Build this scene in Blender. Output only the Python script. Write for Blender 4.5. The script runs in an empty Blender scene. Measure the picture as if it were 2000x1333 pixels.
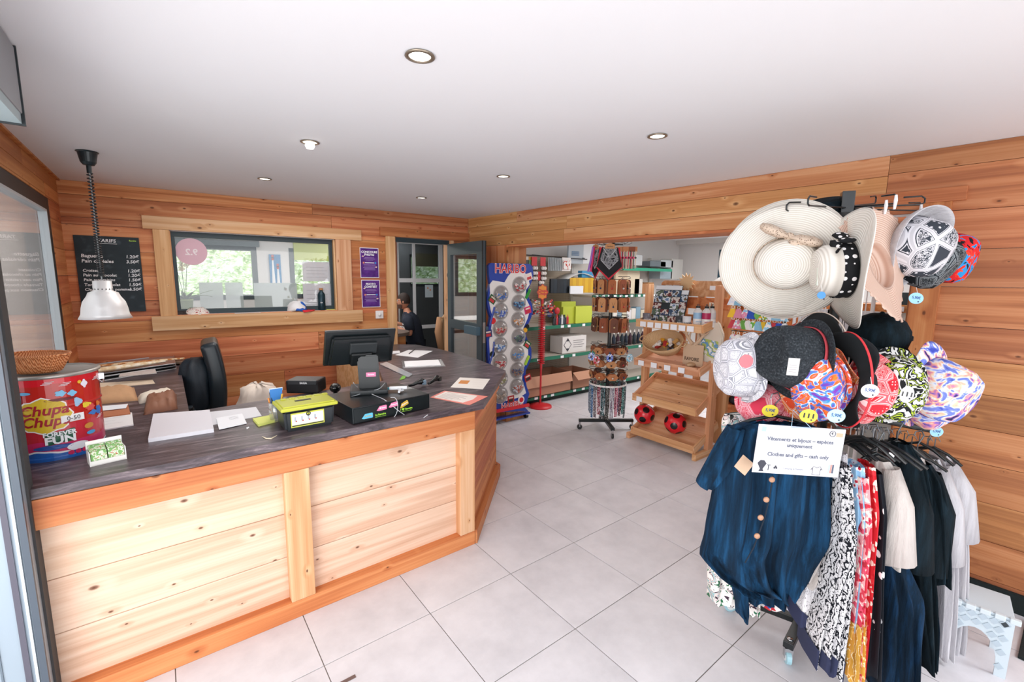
import bpy, bmesh, math, random
from mathutils import Matrix, Vector as V, Euler
random.seed(7)
R_=math.radians; PI=math.pi
sc=bpy.context.scene; COL=sc.collection
# ---------------- camera ----------------
CAM=V((-1.42883,-1.82364,1.64286)); FPX=880.685
YAW,PIT,ROL=R_(52.10737),R_(8.03051),R_(0.64460)
_f=V((math.cos(YAW)*math.cos(PIT),math.sin(YAW)*math.cos(PIT),-math.sin(PIT)))
_r=V((math.sin(YAW),-math.cos(YAW),0)); _u=_r.cross(_f)
RT=_r*math.cos(ROL)+_u*math.sin(ROL); UP=-_r*math.sin(ROL)+_u*math.cos(ROL); FW=_f
cd=bpy.data.cameras.new('camera'); cam=bpy.data.objects.new('camera',cd); COL.objects.link(cam)
cd.sensor_width=36; cd.lens=36*FPX/2000; cd.clip_start=.02
cam.matrix_world=Matrix(((RT.x,UP.x,-FW.x,CAM.x),(RT.y,UP.y,-FW.y,CAM.y),(RT.z,UP.z,-FW.z,CAM.z),(0,0,0,1)))
sc.camera=cam
# ---------------- light and exposure ----------------
sc.view_settings.view_transform='Standard'; sc.view_settings.look='None'
sc.view_settings.exposure=0.0; sc.view_settings.gamma=1; sc.view_settings.use_curve_mapping=False
w=bpy.data.worlds.new('sky'); sc.world=w; w.use_nodes=True
bg=w.node_tree.nodes['Background']; bg.inputs[0].default_value=(.88,.94,1,1); bg.inputs[1].default_value=1.8
sc.cycles.max_bounces=7; sc.cycles.diffuse_bounces=5; sc.cycles.glossy_bounces=3; sc.cycles.transmission_bounces=5
sc.cycles.transparent_max_bounces=12; sc.cycles.caustics_reflective=False; sc.cycles.caustics_refractive=False
sc.cycles.use_denoising=True; sc.cycles.sample_clamp_indirect=4
def area(name,loc,look,sx,sy,e,col=(1,1,1)):
    l=bpy.data.lights.new(name,'AREA'); l.shape='RECTANGLE'; l.size=sx; l.size_y=sy; l.energy=e; l.color=col
    o=bpy.data.objects.new(name,l); COL.objects.link(o); o.location=loc
    o.rotation_euler=(V(look)-V(loc)).to_track_quat('-Z','Y').to_euler(); return o
area('daylight_entrance',(-2.7,-1.5,1.35),(-.2,.5,.8),1.8,2.0,62,(1,.97,.95))
area('rear_fill',(-.6,-4.0,1.2),(-.3,0,1.7),4.0,2.0,38,(1,.98,.97))  # added fill behind the camera, tilted up to brighten the ceiling
area('shop_fill',(4.0,.6,2.28),(4.0,.6,0),2.6,2.2,88,(1,.97,.95))  # added fill, hidden behind the beam, to light the shop
area('office_recess_fill',(1.6,5.6,2.3),(1.6,5.6,0),1.2,.3,9,(1,.98,.96))  # fill added to lift the dark space behind the partition
area('office_fill',(.3,4.4,2.3),(.3,4.4,0),2.2,1.6,36,(1,.98,.96))  # unseen fill added so the office gets enough light
area('counter_fill',(-.5,1.9,2.3),(-.5,1.9,0),1.6,1.2,18,(1,.95,.9))  # added fill panel, no fitting here, brightens the rear of the room
# ---------------- geometry from the photograph ----------------
def ray(px,py): return RT*((px-1000)/FPX)+UP*(-(py-666.5)/FPX)+FW
def atz(px,py,z=0):
    d=ray(px,py); return CAM+d*((z-CAM.z)/d.z)
def atp(px,py,P,n):
    d=ray(px,py); n=V(n); return CAM+d*((V(P)-CAM).dot(n)/d.dot(n))
HC=2.331
K=V((1.542,2.870,0))
B_=R_(-2.299); A_=R_(3.870)
ub=V((math.cos(B_),math.sin(B_),0)); nb=V((math.sin(B_),-math.cos(B_),0))
tr=V((math.sin(A_),-math.cos(A_),0)); nr=V((-math.cos(A_),-math.sin(A_),0))
Z=V((0,0,1)); X_=V((1,0,0)); Y_=V((0,1,0))
def BW(s,z,off=0): return K-ub*s+nb*off+Z*z
def RW(s,z,off=0): return K+tr*s+nr*off+Z*z
def bwp(px,py,off=0):
    P=atp(px,py,K+nb*off,nb); return (K-P).dot(ub),P.z
HR=V((math.sin(YAW),-math.cos(YAW),0)); HF=V((-math.cos(YAW),-math.sin(YAW),0))  # image right, towards camera
# ---------------- colours ----------------
def lin(h):
    h=h.lstrip('#'); r=[int(h[i:i+2],16)/255 for i in (0,2,4)]
    return tuple((c/12.92 if c<=.04045 else ((c+.055)/1.055)**2.4) for c in r)+(1,)
_M={}
def newm(name):
    m=bpy.data.materials.new(name); m.use_nodes=True; return m,m.node_tree,m.node_tree.nodes['Principled BSDF']
def mat(h,rough=.6,metal=0,emit=0,alpha=1,spec=.5,bump=0,bscale=200,coat=0):
    k=(h,rough,metal,emit,alpha,spec,bump,bscale,coat)
    if k in _M: return _M[k]
    m,t,p=newm('m_'+h.strip('#')); p.inputs['Base Color'].default_value=lin(h); p.inputs['Roughness'].default_value=rough
    p.inputs['Metallic'].default_value=metal; p.inputs['Alpha'].default_value=alpha; p.inputs['Specular IOR Level'].default_value=spec
    if coat: p.inputs['Coat Weight'].default_value=coat
    if emit: p.inputs['Emission Color'].default_value=lin(h); p.inputs['Emission Strength'].default_value=emit
    if bump:
        n=t.nodes.new('ShaderNodeTexNoise'); n.inputs['Scale'].default_value=bscale; n.inputs['Detail'].default_value=3
        tc=t.nodes.new('ShaderNodeTexCoord'); t.links.new(tc.outputs['Object'],n.inputs['Vector'])
        b=t.nodes.new('ShaderNodeBump'); b.inputs['Strength'].default_value=bump; b.inputs['Distance'].default_value=.004
        t.links.new(n.outputs[0],b.inputs['Height']); t.links.new(b.outputs[0],p.inputs['Normal'])
    _M[k]=m; return m
def ramp(t,stops,const=False):
    r=t.nodes.new('ShaderNodeValToRGB'); e=r.color_ramp.elements
    while len(e)<len(stops): e.new(.5)
    for i,(q,c) in enumerate(stops): e[i].position=q; e[i].color=lin(c) if isinstance(c,str) else c
    if const: r.color_ramp.interpolation='CONSTANT'
    return r
def mapping(t,scale,rand=True):
    tc=t.nodes.new('ShaderNodeTexCoord'); mp=t.nodes.new('ShaderNodeMapping'); mp.inputs['Scale'].default_value=scale
    t.links.new(tc.outputs['Object'],mp.inputs['Vector']); oi=None
    if rand:
        oi=t.nodes.new('ShaderNodeObjectInfo'); mu=t.nodes.new('ShaderNodeMath'); mu.operation='MULTIPLY'; mu.inputs[1].default_value=37
        t.links.new(oi.outputs['Random'],mu.inputs[0]); cb=t.nodes.new('ShaderNodeCombineXYZ')
        for i in range(3): t.links.new(mu.outputs[0],cb.inputs[i])
        t.links.new(cb.outputs[0],mp.inputs['Location'])
    return mp,oi
def wood(name,c0,c1,c2,knot='#5a2f16',rough=.55,ks=1.0,vary=.25,fine=1.0,knots=True):
    """timber board, length along local x"""
    if name in _M: return _M[name]
    m,t,p=newm(name); L=t.links.new; N=t.nodes.new
    mp,oi=mapping(t,(1,1,1))
    s1=N('ShaderNodeVectorMath'); s1.operation='MULTIPLY'; s1.inputs[1].default_value=(.22,5,5); L(mp.outputs[0],s1.inputs[0])
    nz=N('ShaderNodeTexNoise'); nz.inputs['Scale'].default_value=1.1; nz.inputs['Detail'].default_value=3; L(s1.outputs[0],nz.inputs['Vector'])
    # knots
    s2=N('ShaderNodeVectorMath'); s2.operation='MULTIPLY'; s2.inputs[1].default_value=(3.4*ks,6*ks,2*ks); L(mp.outputs[0],s2.inputs[0])
    vo=N('ShaderNodeTexVoronoi'); vo.voronoi_dimensions='2D'; vo.inputs['Scale'].default_value=1; L(s2.outputs[0],vo.inputs['Vector'])
    kv=N('ShaderNodeMath'); kv.operation='MULTIPLY_ADD'; kv.inputs[1].default_value=3.6; kv.inputs[2].default_value=.45; L(vo.outputs['Color'],kv.inputs[0]); kd=N('ShaderNodeMath'); kd.operation='MULTIPLY'; L(vo.outputs['Distance'],kd.inputs[0]); L(kv.outputs[0],kd.inputs[1])
    kr=ramp(t,[(0,(1,1,1,1)),(.035,(.75,.75,.75,1)),(.062,(0,0,0,1))]); L(kd.outputs[0],kr.inputs[0])
    kh=ramp(t,[(0,(1,1,1,1)),(.26,(0,0,0,1))]); L(kd.outputs[0],kh.inputs[0])
    # ring phase
    a=N('ShaderNodeMath'); a.operation='MULTIPLY_ADD'; a.inputs[1].default_value=34*fine; L(nz.outputs[0],a.inputs[0])
    b=N('ShaderNodeMath'); b.operation='MULTIPLY'; b.inputs[1].default_value=3.4 if knots else 0; L(kh.outputs[0],b.inputs[0]); L(b.outputs[0],a.inputs[2])
    sn=N('ShaderNodeMath'); sn.operation='SINE'; L(a.outputs[0],sn.inputs[0])
    n2=N('ShaderNodeTexNoise'); n2.inputs['Scale'].default_value=1; n2.inputs['Detail'].default_value=4
    s3=N('ShaderNodeVectorMath'); s3.operation='MULTIPLY'; s3.inputs[1].default_value=(2.5,120,120); L(mp.outputs[0],s3.inputs[0]); L(s3.outputs[0],n2.inputs['Vector'])
    ad=N('ShaderNodeMath'); ad.operation='MULTIPLY_ADD'; ad.inputs[1].default_value=.13; ad.inputs[2].default_value=.28; L(sn.outputs[0],ad.inputs[0])
    ad2=N('ShaderNodeMath'); ad2.operation='MULTIPLY_ADD'; ad2.inputs[1].default_value=.42; L(n2.outputs[0],ad2.inputs[0]); L(ad.outputs[0],ad2.inputs[2])
    cr=ramp(t,[(.26,c0),(.50,c1),(.74,c2)]); L(ad2.outputs[0],cr.inputs[0])
    hs=N('ShaderNodeHueSaturation'); L(cr.outputs[0],hs.inputs['Color'])
    mr=N('ShaderNodeMapRange'); mr.inputs['To Min'].default_value=1-vary; mr.inputs['To Max'].default_value=1+vary*.5; L(oi.outputs['Random'],mr.inputs['Value']); L(mr.outputs[0],hs.inputs['Value']); mh=N('ShaderNodeMapRange'); mh.inputs['To Min'].default_value=.49; mh.inputs['To Max'].default_value=.508; fr2=N('ShaderNodeMath'); fr2.operation='FRACT'; fm=N('ShaderNodeMath'); fm.operation='MULTIPLY'; fm.inputs[1].default_value=13.7; L(oi.outputs['Random'],fm.inputs[0]); L(fm.outputs[0],fr2.inputs[0]); L(fr2.outputs[0],mh.inputs['Value']); L(mh.outputs[0],hs.inputs['Hue'])
    mx=N('ShaderNodeMixRGB'); L(hs.outputs[0],mx.inputs[1]); mx.inputs[2].default_value=lin(knot)
    if knots: L(kr.outputs[0],mx.inputs[0])
    else: mx.inputs[0].default_value=0
    L(mx.outputs[0],p.inputs['Base Color']); p.inputs['Roughness'].default_value=rough; p.inputs['Specular IOR Level'].default_value=.35
    bp=N('ShaderNodeBump'); bp.inputs['Strength'].default_value=.25; bp.inputs['Distance'].default_value=.002; L(ad2.outputs[0],bp.inputs['Height']); L(bp.outputs[0],p.inputs['Normal'])
    _M[name]=m; return m
def pat(name,kind,scale,stops,rough=.8,const=True,dist=0,bump=0):
    """printed fabric or print: a texture through a colour ramp"""
    if name in _M: return _M[name]
    m,t,p=newm(name); L=t.links.new; N=t.nodes.new; mp,oi=mapping(t,(scale,)*3)
    if kind=='noise':
        n=N('ShaderNodeTexNoise'); n.inputs['Scale'].default_value=1; n.inputs['Detail'].default_value=2; n.inputs['Distortion'].default_value=dist; o=n.outputs[0]
    elif kind=='dots':
        n=N('ShaderNodeTexVoronoi'); n.inputs['Scale'].default_value=1; n.inputs['Randomness'].default_value=dist; o=n.outputs['Distance']
    elif kind=='cells':
        n=N('ShaderNodeTexVoronoi'); n.inputs['Scale'].default_value=1; n.feature='DISTANCE_TO_EDGE'; n.inputs['Randomness'].default_value=1; o=n.outputs['Distance']
    elif kind=='rand':
        n=N('ShaderNodeTexVoronoi'); n.inputs['Scale'].default_value=1; o=n.outputs['Color']
    elif kind=='wave':
        n=N('ShaderNodeTexWave'); n.inputs['Scale'].default_value=1; n.inputs['Distortion'].default_value=dist; n.inputs['Detail'].default_value=3; n.inputs['Detail Scale'].default_value=1.5; o=n.outputs['Fac']
    elif kind=='rings':
        n=N('ShaderNodeTexWave'); n.wave_type='RINGS'; n.rings_direction='Z'; n.inputs['Scale'].default_value=1; n.inputs['Distortion'].default_value=dist; o=n.outputs['Fac']; 
        for i in range(3): mp.inputs['Location'].default_value[i]=0
        for l in list(t.links):
            if l.to_node==mp and l.to_socket.name=='Location': t.links.remove(l)
    elif kind=='brick':
        n=N('ShaderNodeTexBrick'); n.inputs['Scale'].default_value=1; o=n.outputs['Fac']
    L(mp.outputs[0],n.inputs['Vector']); r=ramp(t,stops,const); L(o,r.inputs[0]); L(r.outputs[0],p.inputs['Base Color'])
    p.inputs['Roughness'].default_value=rough; p.inputs['Specular IOR Level'].default_value=.25
    if bump:
        b=N('ShaderNodeBump'); b.inputs['Strength'].default_value=bump; b.inputs['Distance'].default_value=.003; L(o,b.inputs['Height']); L(b.outputs[0],p.inputs['Normal'])
    _M[name]=m; return m
def paisley(name,bgc,fg,mid,scale=28):
    """bandana print: fields of dots or scrolls edged with light borders"""
    if name in _M: return _M[name]
    m,t,p=newm(name); L=t.links.new; N=t.nodes.new; mp,oi=mapping(t,(scale,)*3)
    z=N('ShaderNodeTexVoronoi'); z.inputs['Scale'].default_value=.42; L(mp.outputs[0],z.inputs['Vector'])
    e=N('ShaderNodeTexVoronoi'); e.feature='DISTANCE_TO_EDGE'; e.inputs['Scale'].default_value=.42; L(mp.outputs[0],e.inputs['Vector'])
    v=N('ShaderNodeTexVoronoi'); v.inputs['Scale'].default_value=2.0; v.inputs['Randomness'].default_value=.2; L(mp.outputs[0],v.inputs['Vector'])
    q=N('ShaderNodeTexNoise'); q.inputs['Scale'].default_value=2.6; q.inputs['Detail'].default_value=1; q.inputs['Distortion'].default_value=1.5; L(mp.outputs[0],q.inputs['Vector'])
    rd=ramp(t,[(0,fg),(.26,bgc)],True); L(v.outputs['Distance'],rd.inputs[0])
    rs=ramp(t,[(0,bgc),(.44,fg),(.48,bgc),(.53,fg),(.57,mid),(.63,bgc)],True); L(q.outputs[0],rs.inputs[0])
    sel=ramp(t,[(0,(0,0,0,1)),(.45,(1,1,1,1))],True); L(z.outputs['Color'],sel.inputs[0])
    mx=N('ShaderNodeMixRGB'); L(sel.outputs[0],mx.inputs[0]); L(rd.outputs[0],mx.inputs[1]); L(rs.outputs[0],mx.inputs[2])
    re_=ramp(t,[(0,mid),(.035,fg),(.075,bgc),(.10,fg),(.12,(0,0,0,1))],True); L(e.outputs['Distance'],re_.inputs[0])
    rm=ramp(t,[(0,(1,1,1,1)),(.12,(0,0,0,1))],True); L(e.outputs['Distance'],rm.inputs[0])
    m2=N('ShaderNodeMixRGB'); L(rm.outputs[0],m2.inputs[0]); L(mx.outputs[0],m2.inputs[1]); L(re_.outputs[0],m2.inputs[2])
    L(m2.outputs[0],p.inputs['Base Color']); p.inputs['Roughness'].default_value=.85; p.inputs['Specular IOR Level'].default_value=.2; _M[name]=m; return m
def cloth(name,c0,c1,c2,b=.9,sc_=1.0):
    """plain woven fabric with vertical creases"""
    if name in _M: return _M[name]
    m,t,p=newm(name); L=t.links.new; N=t.nodes.new; mp,oi=mapping(t,(34*sc_,34*sc_,3.5*sc_))
    n=N('ShaderNodeTexNoise'); n.inputs['Scale'].default_value=1; n.inputs['Detail'].default_value=5; n.inputs['Roughness'].default_value=.6; L(mp.outputs[0],n.inputs['Vector'])
    r=ramp(t,[(.3,c0),(.5,c1),(.72,c2)]); L(n.outputs[0],r.inputs[0]); L(r.outputs[0],p.inputs['Base Color'])  # tone follows the creases: fold shade and highlights put into the colour
    w_=N('ShaderNodeTexNoise'); w_.inputs['Scale'].default_value=22; L(mp.outputs[0],w_.inputs['Vector'])
    a=N('ShaderNodeMath'); a.operation='MULTIPLY_ADD'; a.inputs[1].default_value=.12; L(w_.outputs[0],a.inputs[0]); L(n.outputs[0],a.inputs[2])
    bp=N('ShaderNodeBump'); bp.inputs['Strength'].default_value=b; bp.inputs['Distance'].default_value=.012; L(a.outputs[0],bp.inputs['Height']); L(bp.outputs[0],p.inputs['Normal'])
    p.inputs['Roughness'].default_value=.9; p.inputs['Specular IOR Level'].default_value=.15; _M[name]=m; return m
def glass(name,tint='#ffffff',refl=.12,vis=.0,vc='#ffffff'):
    """thin clear sheet: mostly transparent, with a fresnel mirror layer and an optional milky film"""
    if name in _M: return _M[name]
    m=bpy.data.materials.new(name); m.use_nodes=True; t=m.node_tree; t.nodes.clear(); N=t.nodes.new; L=t.links.new
    o=N('ShaderNodeOutputMaterial'); tp=N('ShaderNodeBsdfTransparent'); tp.inputs[0].default_value=lin(tint)
    g=N('ShaderNodeBsdfGlossy'); g.inputs['Roughness'].default_value=.02; lw=N('ShaderNodeLayerWeight'); lw.inputs[0].default_value=.35
    mr=N('ShaderNodeMapRange'); mr.inputs['To Min'].default_value=refl*.4; mr.inputs['To Max'].default_value=min(1,refl*5); L(lw.outputs['Facing'],mr.inputs['Value'])
    mx=N('ShaderNodeMixShader'); L(mr.outputs[0],mx.inputs[0]); L(tp.outputs[0],mx.inputs[1]); L(g.outputs[0],mx.inputs[2])
    if vis:
        d=N('ShaderNodeBsdfDiffuse'); d.inputs[0].default_value=lin(vc); m2=N('ShaderNodeMixShader'); m2.inputs[0].default_value=vis
        L(mx.outputs[0],m2.inputs[1]); L(d.outputs[0],m2.inputs[2]); L(m2.outputs[0],o.inputs[0])
    else: L(mx.outputs[0],o.inputs[0])
    _M[name]=m; return m
# ---------------- builders ----------------
def link(o,parent=None):
    COL.objects.link(o)
    if parent is not None: o.parent=parent
    return o
def thing(name,label,cat,loc=(0,0,0),rotz=0,group=None,M=None):
    o=bpy.data.objects.new(name,None); COL.objects.link(o); o.empty_display_size=.05
    if M is not None: o.matrix_world=M
    else: o.location=loc; o.rotation_euler=(0,0,rotz)
    o['label']=label; o['category']=cat
    if group: o['group']=group
    return o
def tag(o,label,cat,group=None):
    o['label']=label; o['category']=cat
    if group: o['group']=group
    return o
def kind(o,k='structure'): o['kind']=k; return o
_wm={}
def wmat(o):
    """world matrix from matrix_basis chain, without a depsgraph update"""
    m=o.matrix_basis.copy() if o.matrix_basis is not None else Matrix()
    return (wmat(o.parent)@m) if o.parent else m
def frame(o,x,y,z):
    return Matrix(((x[0],y[0],z[0],o[0]),(x[1],y[1],z[1],o[1]),(x[2],y[2],z[2],o[2]),(0,0,0,1)))
class MB:
    def __init__(s): s.b=bmesh.new()
    def box(s,c,d,M=None,bev=0):
        r=bmesh.ops.create_cube(s.b,size=1); vs=r['verts']; bmesh.ops.scale(s.b,vec=d,verts=vs)
        if bev: 
            es=list({e for v in vs for e in v.link_edges}); g=bmesh.ops.bevel(s.b,geom=es,offset=bev,segments=2,profile=.6,affect='EDGES'); vs=list({v for v in g['verts']}|{v for v in vs if v.is_valid})
        bmesh.ops.translate(s.b,vec=c,verts=vs)
        if M is not None: bmesh.ops.transform(s.b,matrix=M,verts=vs)
        return s
    def b2(s,lo,hi,M=None,bev=0):
        lo=V(lo);hi=V(hi); return s.box((lo+hi)/2,hi-lo,M,bev)
    def prism(s,pts,h0,h1,M=None):
        """polygon pts (x,y) extruded in z"""
        n=len(pts); a=[s.b.verts.new((x,y,h0)) for x,y in pts]; c=[s.b.verts.new((x,y,h1)) for x,y in pts]
        s.b.faces.new(a[::-1]); s.b.faces.new(c)
        for i in range(n): s.b.faces.new((a[i],a[(i+1)%n],c[(i+1)%n],c[i]))
        if M is not None: bmesh.ops.transform(s.b,matrix=M,verts=a+c)
        return s
    def tube(s,pts,r,n=8,closed=False,caps=True):
        pts=[V(p) for p in pts]; rs=r if isinstance(r,(list,tuple)) else [r]*len(pts); rings=[]; m=len(pts)
        prev=None
        for i,p in enumerate(pts):
            if closed: t=pts[(i+1)%m]-pts[i-1]
            else: t=pts[min(i+1,m-1)]-pts[max(i-1,0)]
            t.normalize()
            if prev is None:
                x=t.orthogonal().normalized()
            else:
                x=prev-t*prev.dot(t)
                x=x.normalized() if x.length>1e-6 else t.orthogonal().normalized()
            prev=x; y=t.cross(x)
            rings.append([s.b.verts.new(p+(x*math.cos(2*PI*k/n)+y*math.sin(2*PI*k/n))*rs[i]) for k in range(n)])
        for i in range(m if closed else m-1):
            A=rings[i];B=rings[(i+1)%m]
            for k in range(n): s.b.faces.new((A[k],A[(k+1)%n],B[(k+1)%n],B[k]))
        if not closed and caps: s.b.faces.new(rings[0][::-1]); s.b.faces.new(rings[-1])
        return s
    def lathe(s,prof,n=24,M=None,sx=1,sy=1,fn=None):
        rings=[]; vs=[]
        for (r,z) in prof:
            if r<1e-6: v=s.b.verts.new((0,0,z)); rings.append([v]); vs.append(v)
            else:
                R=[]
                for k in range(n):
                    a=2*PI*k/n; p=V((r*math.cos(a)*sx,r*math.sin(a)*sy,z))
                    if fn: p=fn(p,a,r)
                    R.append(s.b.verts.new(p))
                rings.append(R); vs+=R
        for A,B in zip(rings,rings[1:]):
            if len(A)==1 and len(B)==1: continue
            for k in range(n):
                if len(A)==1: s.b.faces.new((A[0],B[(k+1)%n],B[k]))
                elif len(B)==1: s.b.faces.new((A[k],A[(k+1)%n],B[0]))
                else: s.b.faces.new((A[k],A[(k+1)%n],B[(k+1)%n],B[k]))
        if M is not None: bmesh.ops.transform(s.b,matrix=M,verts=vs)
        return s
    def sph(s,c,r,u=12,v=8,sc_=(1,1,1)):
        q=bmesh.ops.create_uvsphere(s.b,u_segments=u,v_segments=v,radius=r); bmesh.ops.scale(s.b,vec=sc_,verts=q['verts']); bmesh.ops.translate(s.b,vec=c,verts=q['verts']); return s
    def grid(s,nu,nv,fn,closeu=False):
        g=[[s.b.verts.new(fn(i/(nu if closeu else nu-1),j/(nv-1))) for i in range(nu)] for j in range(nv)]
        for j in range(nv-1):
            for i in range(nu if closeu else nu-1): s.b.faces.new((g[j][i],g[j][(i+1)%nu],g[j+1][(i+1)%nu],g[j+1][i]))
        return s
    def build(s,name,m,parent=None,M=None,smooth=False,world=False,solid=0,sub=0):
        if world and parent is not None and M is None: bmesh.ops.transform(s.b,matrix=wmat(parent).inverted(),verts=s.b.verts[:])
        bmesh.ops.recalc_face_normals(s.b,faces=s.b.faces[:])
        me=bpy.data.meshes.new(name); s.b.to_mesh(me); s.b.free()
        if m is not None:
            for mm in (m if isinstance(m,(list,tuple)) else [m]): me.materials.append(mm)
        if smooth:
            for p in me.polygons: p.use_smooth=True
        o=bpy.data.objects.new(name,me)
        if parent is not None: o.parent=parent
        if M is not None: o.matrix_basis=(wmat(parent).inverted()@M) if (world and parent is not None) else M
        if solid: q=o.modifiers.new('s','SOLIDIFY'); q.thickness=solid; q.offset=0
        if sub: q=o.modifiers.new('u','SUBSURF'); q.levels=sub; q.render_levels=sub
        COL.objects.link(o); return o
def mobj(name,me,parent=None,M=None):
    o=bpy.data.objects.new(name,me); COL.objects.link(o)
    if parent is not None: o.parent=parent
    if M is not None: o.matrix_basis=M
    return o
def copytree(o,parent=None):
    c=o.copy(); COL.objects.link(c); c.parent=parent
    for ch in list(o.children): copytree(ch,c)
    return c
def board(parent,o,x,y,L,H,T,m,name='plank',bev=.0015,world=True):
    """plank: origin corner o (world), length L along x, height H along y, thickness T along x cross y"""
    x=V(x).normalized(); y=V(y).normalized(); n=x.cross(y)
    b=MB(); b.b2((0,0,0),(L,H,T),bev=bev if bev else 0)
    ob=b.build(name,m,parent,M=frame(V(o),x,y,n),world=world); return ob
def rects_minus(s0,s1,z0,z1,holes):
    """split a strip s0..s1 by holes (a0,a1,b0,b1) that cover its full height"""
    segs=[(s0,s1)]
    for a0,a1,b0,b1 in holes:
        if b0<(z0+z1)/2<b1:
            ns=[]
            for p,q in segs:
                if a1<=p or a0>=q: ns.append((p,q)); continue
                if a0>p: ns.append((p,a0))
                if a1<q: ns.append((a1,q))
            segs=ns
    return segs
def planks(parent,P,ux,Lx,levels,holes,m,T=.018,joints=2.4,seed=0):
    """wall of horizontal planks. P(s,z)->world point of the wall face; ux direction of growing s"""
    rnd=random.Random(seed); n=0
    for z0,z1 in zip(levels,levels[1:]):
        zs=[z0,z1]
        for h in holes:
            for e in (h[2],h[3]):
                if z0+.015<e<z1-.015: zs.append(e)
        zs.sort()
        jn=rnd.uniform(.4,joints)
        for a,b in zip(zs,zs[1:]):
            for p,q in rects_minus(0,Lx,a,b,holes):
                cuts=[p]; c=jn
                while c<q-.2:
                    if c>p+.2: cuts.append(c)
                    c+=joints
                cuts.append(q)
                for s0,s1 in zip(cuts,cuts[1:]):
                    pr=rnd.uniform(0,.002)
                    lo=P(s0+.0008,a+.001); up=Z; nrm=V(ux).cross(Z)
                    board(parent,lo+nrm*(-T+pr),ux,Z,s1-s0-.0016,b-a-.002,T,m); n+=1
    return n
_fonts={}
def text(s,size,m,parent,M,ext=.0004,align='CENTER',name='lettering',bold=0,sx=1,shear=0,bend=None,space=1,lsp=1,world=False):
    cu=bpy.data.curves.new(name,'FONT'); cu.body=s; cu.size=size; cu.extrude=ext; cu.align_x=align; cu.align_y='CENTER'; cu.resolution_u=2
    cu.offset=bold; cu.shear=shear; cu.space_character=space; cu.space_line=lsp
    o=bpy.data.objects.new('t',cu); COL.objects.link(o); dg=bpy.context.evaluated_depsgraph_get()
    me=bpy.data.meshes.new_from_object(o.evaluated_get(dg)); bpy.data.objects.remove(o); bpy.data.curves.remove(cu)
    me.name=name
    for v in me.vertices:
        v.co.x*=sx
        if bend: v.co=bend(v.co)
    me.materials.clear(); me.materials.append(m)
    o=bpy.data.objects.new(name,me)
    if parent is not None: o.parent=parent
    o.matrix_basis=(wmat(parent).inverted()@M) if (world and parent is not None) else M
    COL.objects.link(o); return o
ORD=['first','second','third','fourth','fifth','sixth','seventh','eighth','ninth','tenth','eleventh','twelfth','thirteenth','fourteenth','fifteenth']
def T(x,y,z): return Matrix.Translation((x,y,z))
def RZ(a): return Matrix.Rotation(a,4,'Z')
def RX(a): return Matrix.Rotation(a,4,'X')
def RY(a): return Matrix.Rotation(a,4,'Y')
# ================= STRUCTURE =================
WD=wood('pine_wall','#a75f36','#c97f50','#dba06f')
WD3=wood('pine_brown','#935a36','#b37548','#c88f62',vary=.18)
WDL=wood('pine_light','#c58f60','#d8a87c','#e5bf9a',vary=.12)
WDR=wood('pine_counter','#c7a082','#d8b79b','#e3c9b1',vary=.12)
WDD=wood('pine_orange','#a85c34','#c47a49','#d4925f',vary=.15)
WDS=wood('pine_stand','#c58a5c','#d8a277','#e6ba94',vary=.12,knots=True)
DARK=mat('#20343c',.45); WHITE=mat('#f2f1f1',.7); CEIL=mat('#e7e8eb',.9); BLACK=mat('#15191b',.5); CHROME=mat('#c9ccd0',.25,1)
# floor with individual tiles
m,t,p=newm('floor_tile'); mp,oi=mapping(t,(1.4,)*3); n=t.nodes.new('ShaderNodeTexNoise'); n.inputs['Scale'].default_value=3; n.inputs['Detail'].default_value=8; n.inputs['Roughness'].default_value=.65
t.links.new(mp.outputs[0],n.inputs['Vector']); r=ramp(t,[(.3,'#c4c2c7'),(.55,'#d3d1d6'),(.75,'#dddbe0')]); t.links.new(n.outputs[0],r.inputs[0]); t.links.new(r.outputs[0],p.inputs['Base Color'])
p.inputs['Roughness'].default_value=.38; p.inputs['Specular IOR Level'].default_value=.4; TILE=m
fl=kind(MB().b2((-3.6,-3.6,-.06),(6.4,6.2,-.004)).build('floor',mat('#8d857f',.9)))
fl['label']='pale grey square ceramic tiled floor'
tb=MB(); tb.b2((.002,.002,-.004),(.498,.498,0),bev=.0012); t0=tb.build('tile',TILE,fl)
first=True
for i in range(-7,13):
    for j in range(-6,6):
        if i>=-4+0 and j>=6: continue
        if first: t0.location=(i*.5,j*.5,0); first=False; continue
        c=t0.copy(); COL.objects.link(c); c.location=(i*.5,j*.5,0)
# ceiling
kind(MB().b2((-1.98,-3.3,HC),(1.9,3.05,HC+.1)).build('ceiling',CEIL))
kind(MB().b2((1.9,-3.3,HC+.02),(6.3,3.05,HC+.12)).build('ceiling_shop',WHITE)); 
kind(MB().b2((-4.2,3.05,HC+.02),(3.6,6.0,HC+.12)).build('ceiling_office',WHITE))
LV=[0,.12,.32,.52,.72,.90,1.078,1.25,1.419,1.62,1.811,2.008,2.23,HC]
# ---- back wall: s from K leftwards
SW0,SW1,ZW0,ZW1=1.545,2.885,1.293,1.998   # window
SD0,SD1,ZD1=.235,.925,2.062               # doorway
LB=3.53
def slab(name,P,nrm,u,L,holes,th,m,z1=HC):
    """wall core with openings, from boxes"""
    b=MB(); zs=sorted({0,z1}|{h[2] for h in holes}|{h[3] for h in holes}); M=frame(P,u,Z,V(u).cross(Z))
    for a,c in zip(zs,zs[1:]):
        if c-a<.001: continue
        for p,q in rects_minus(0,L,a,c,holes): b.b2((p,a,0),(q,c,th),M)
    return b
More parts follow.
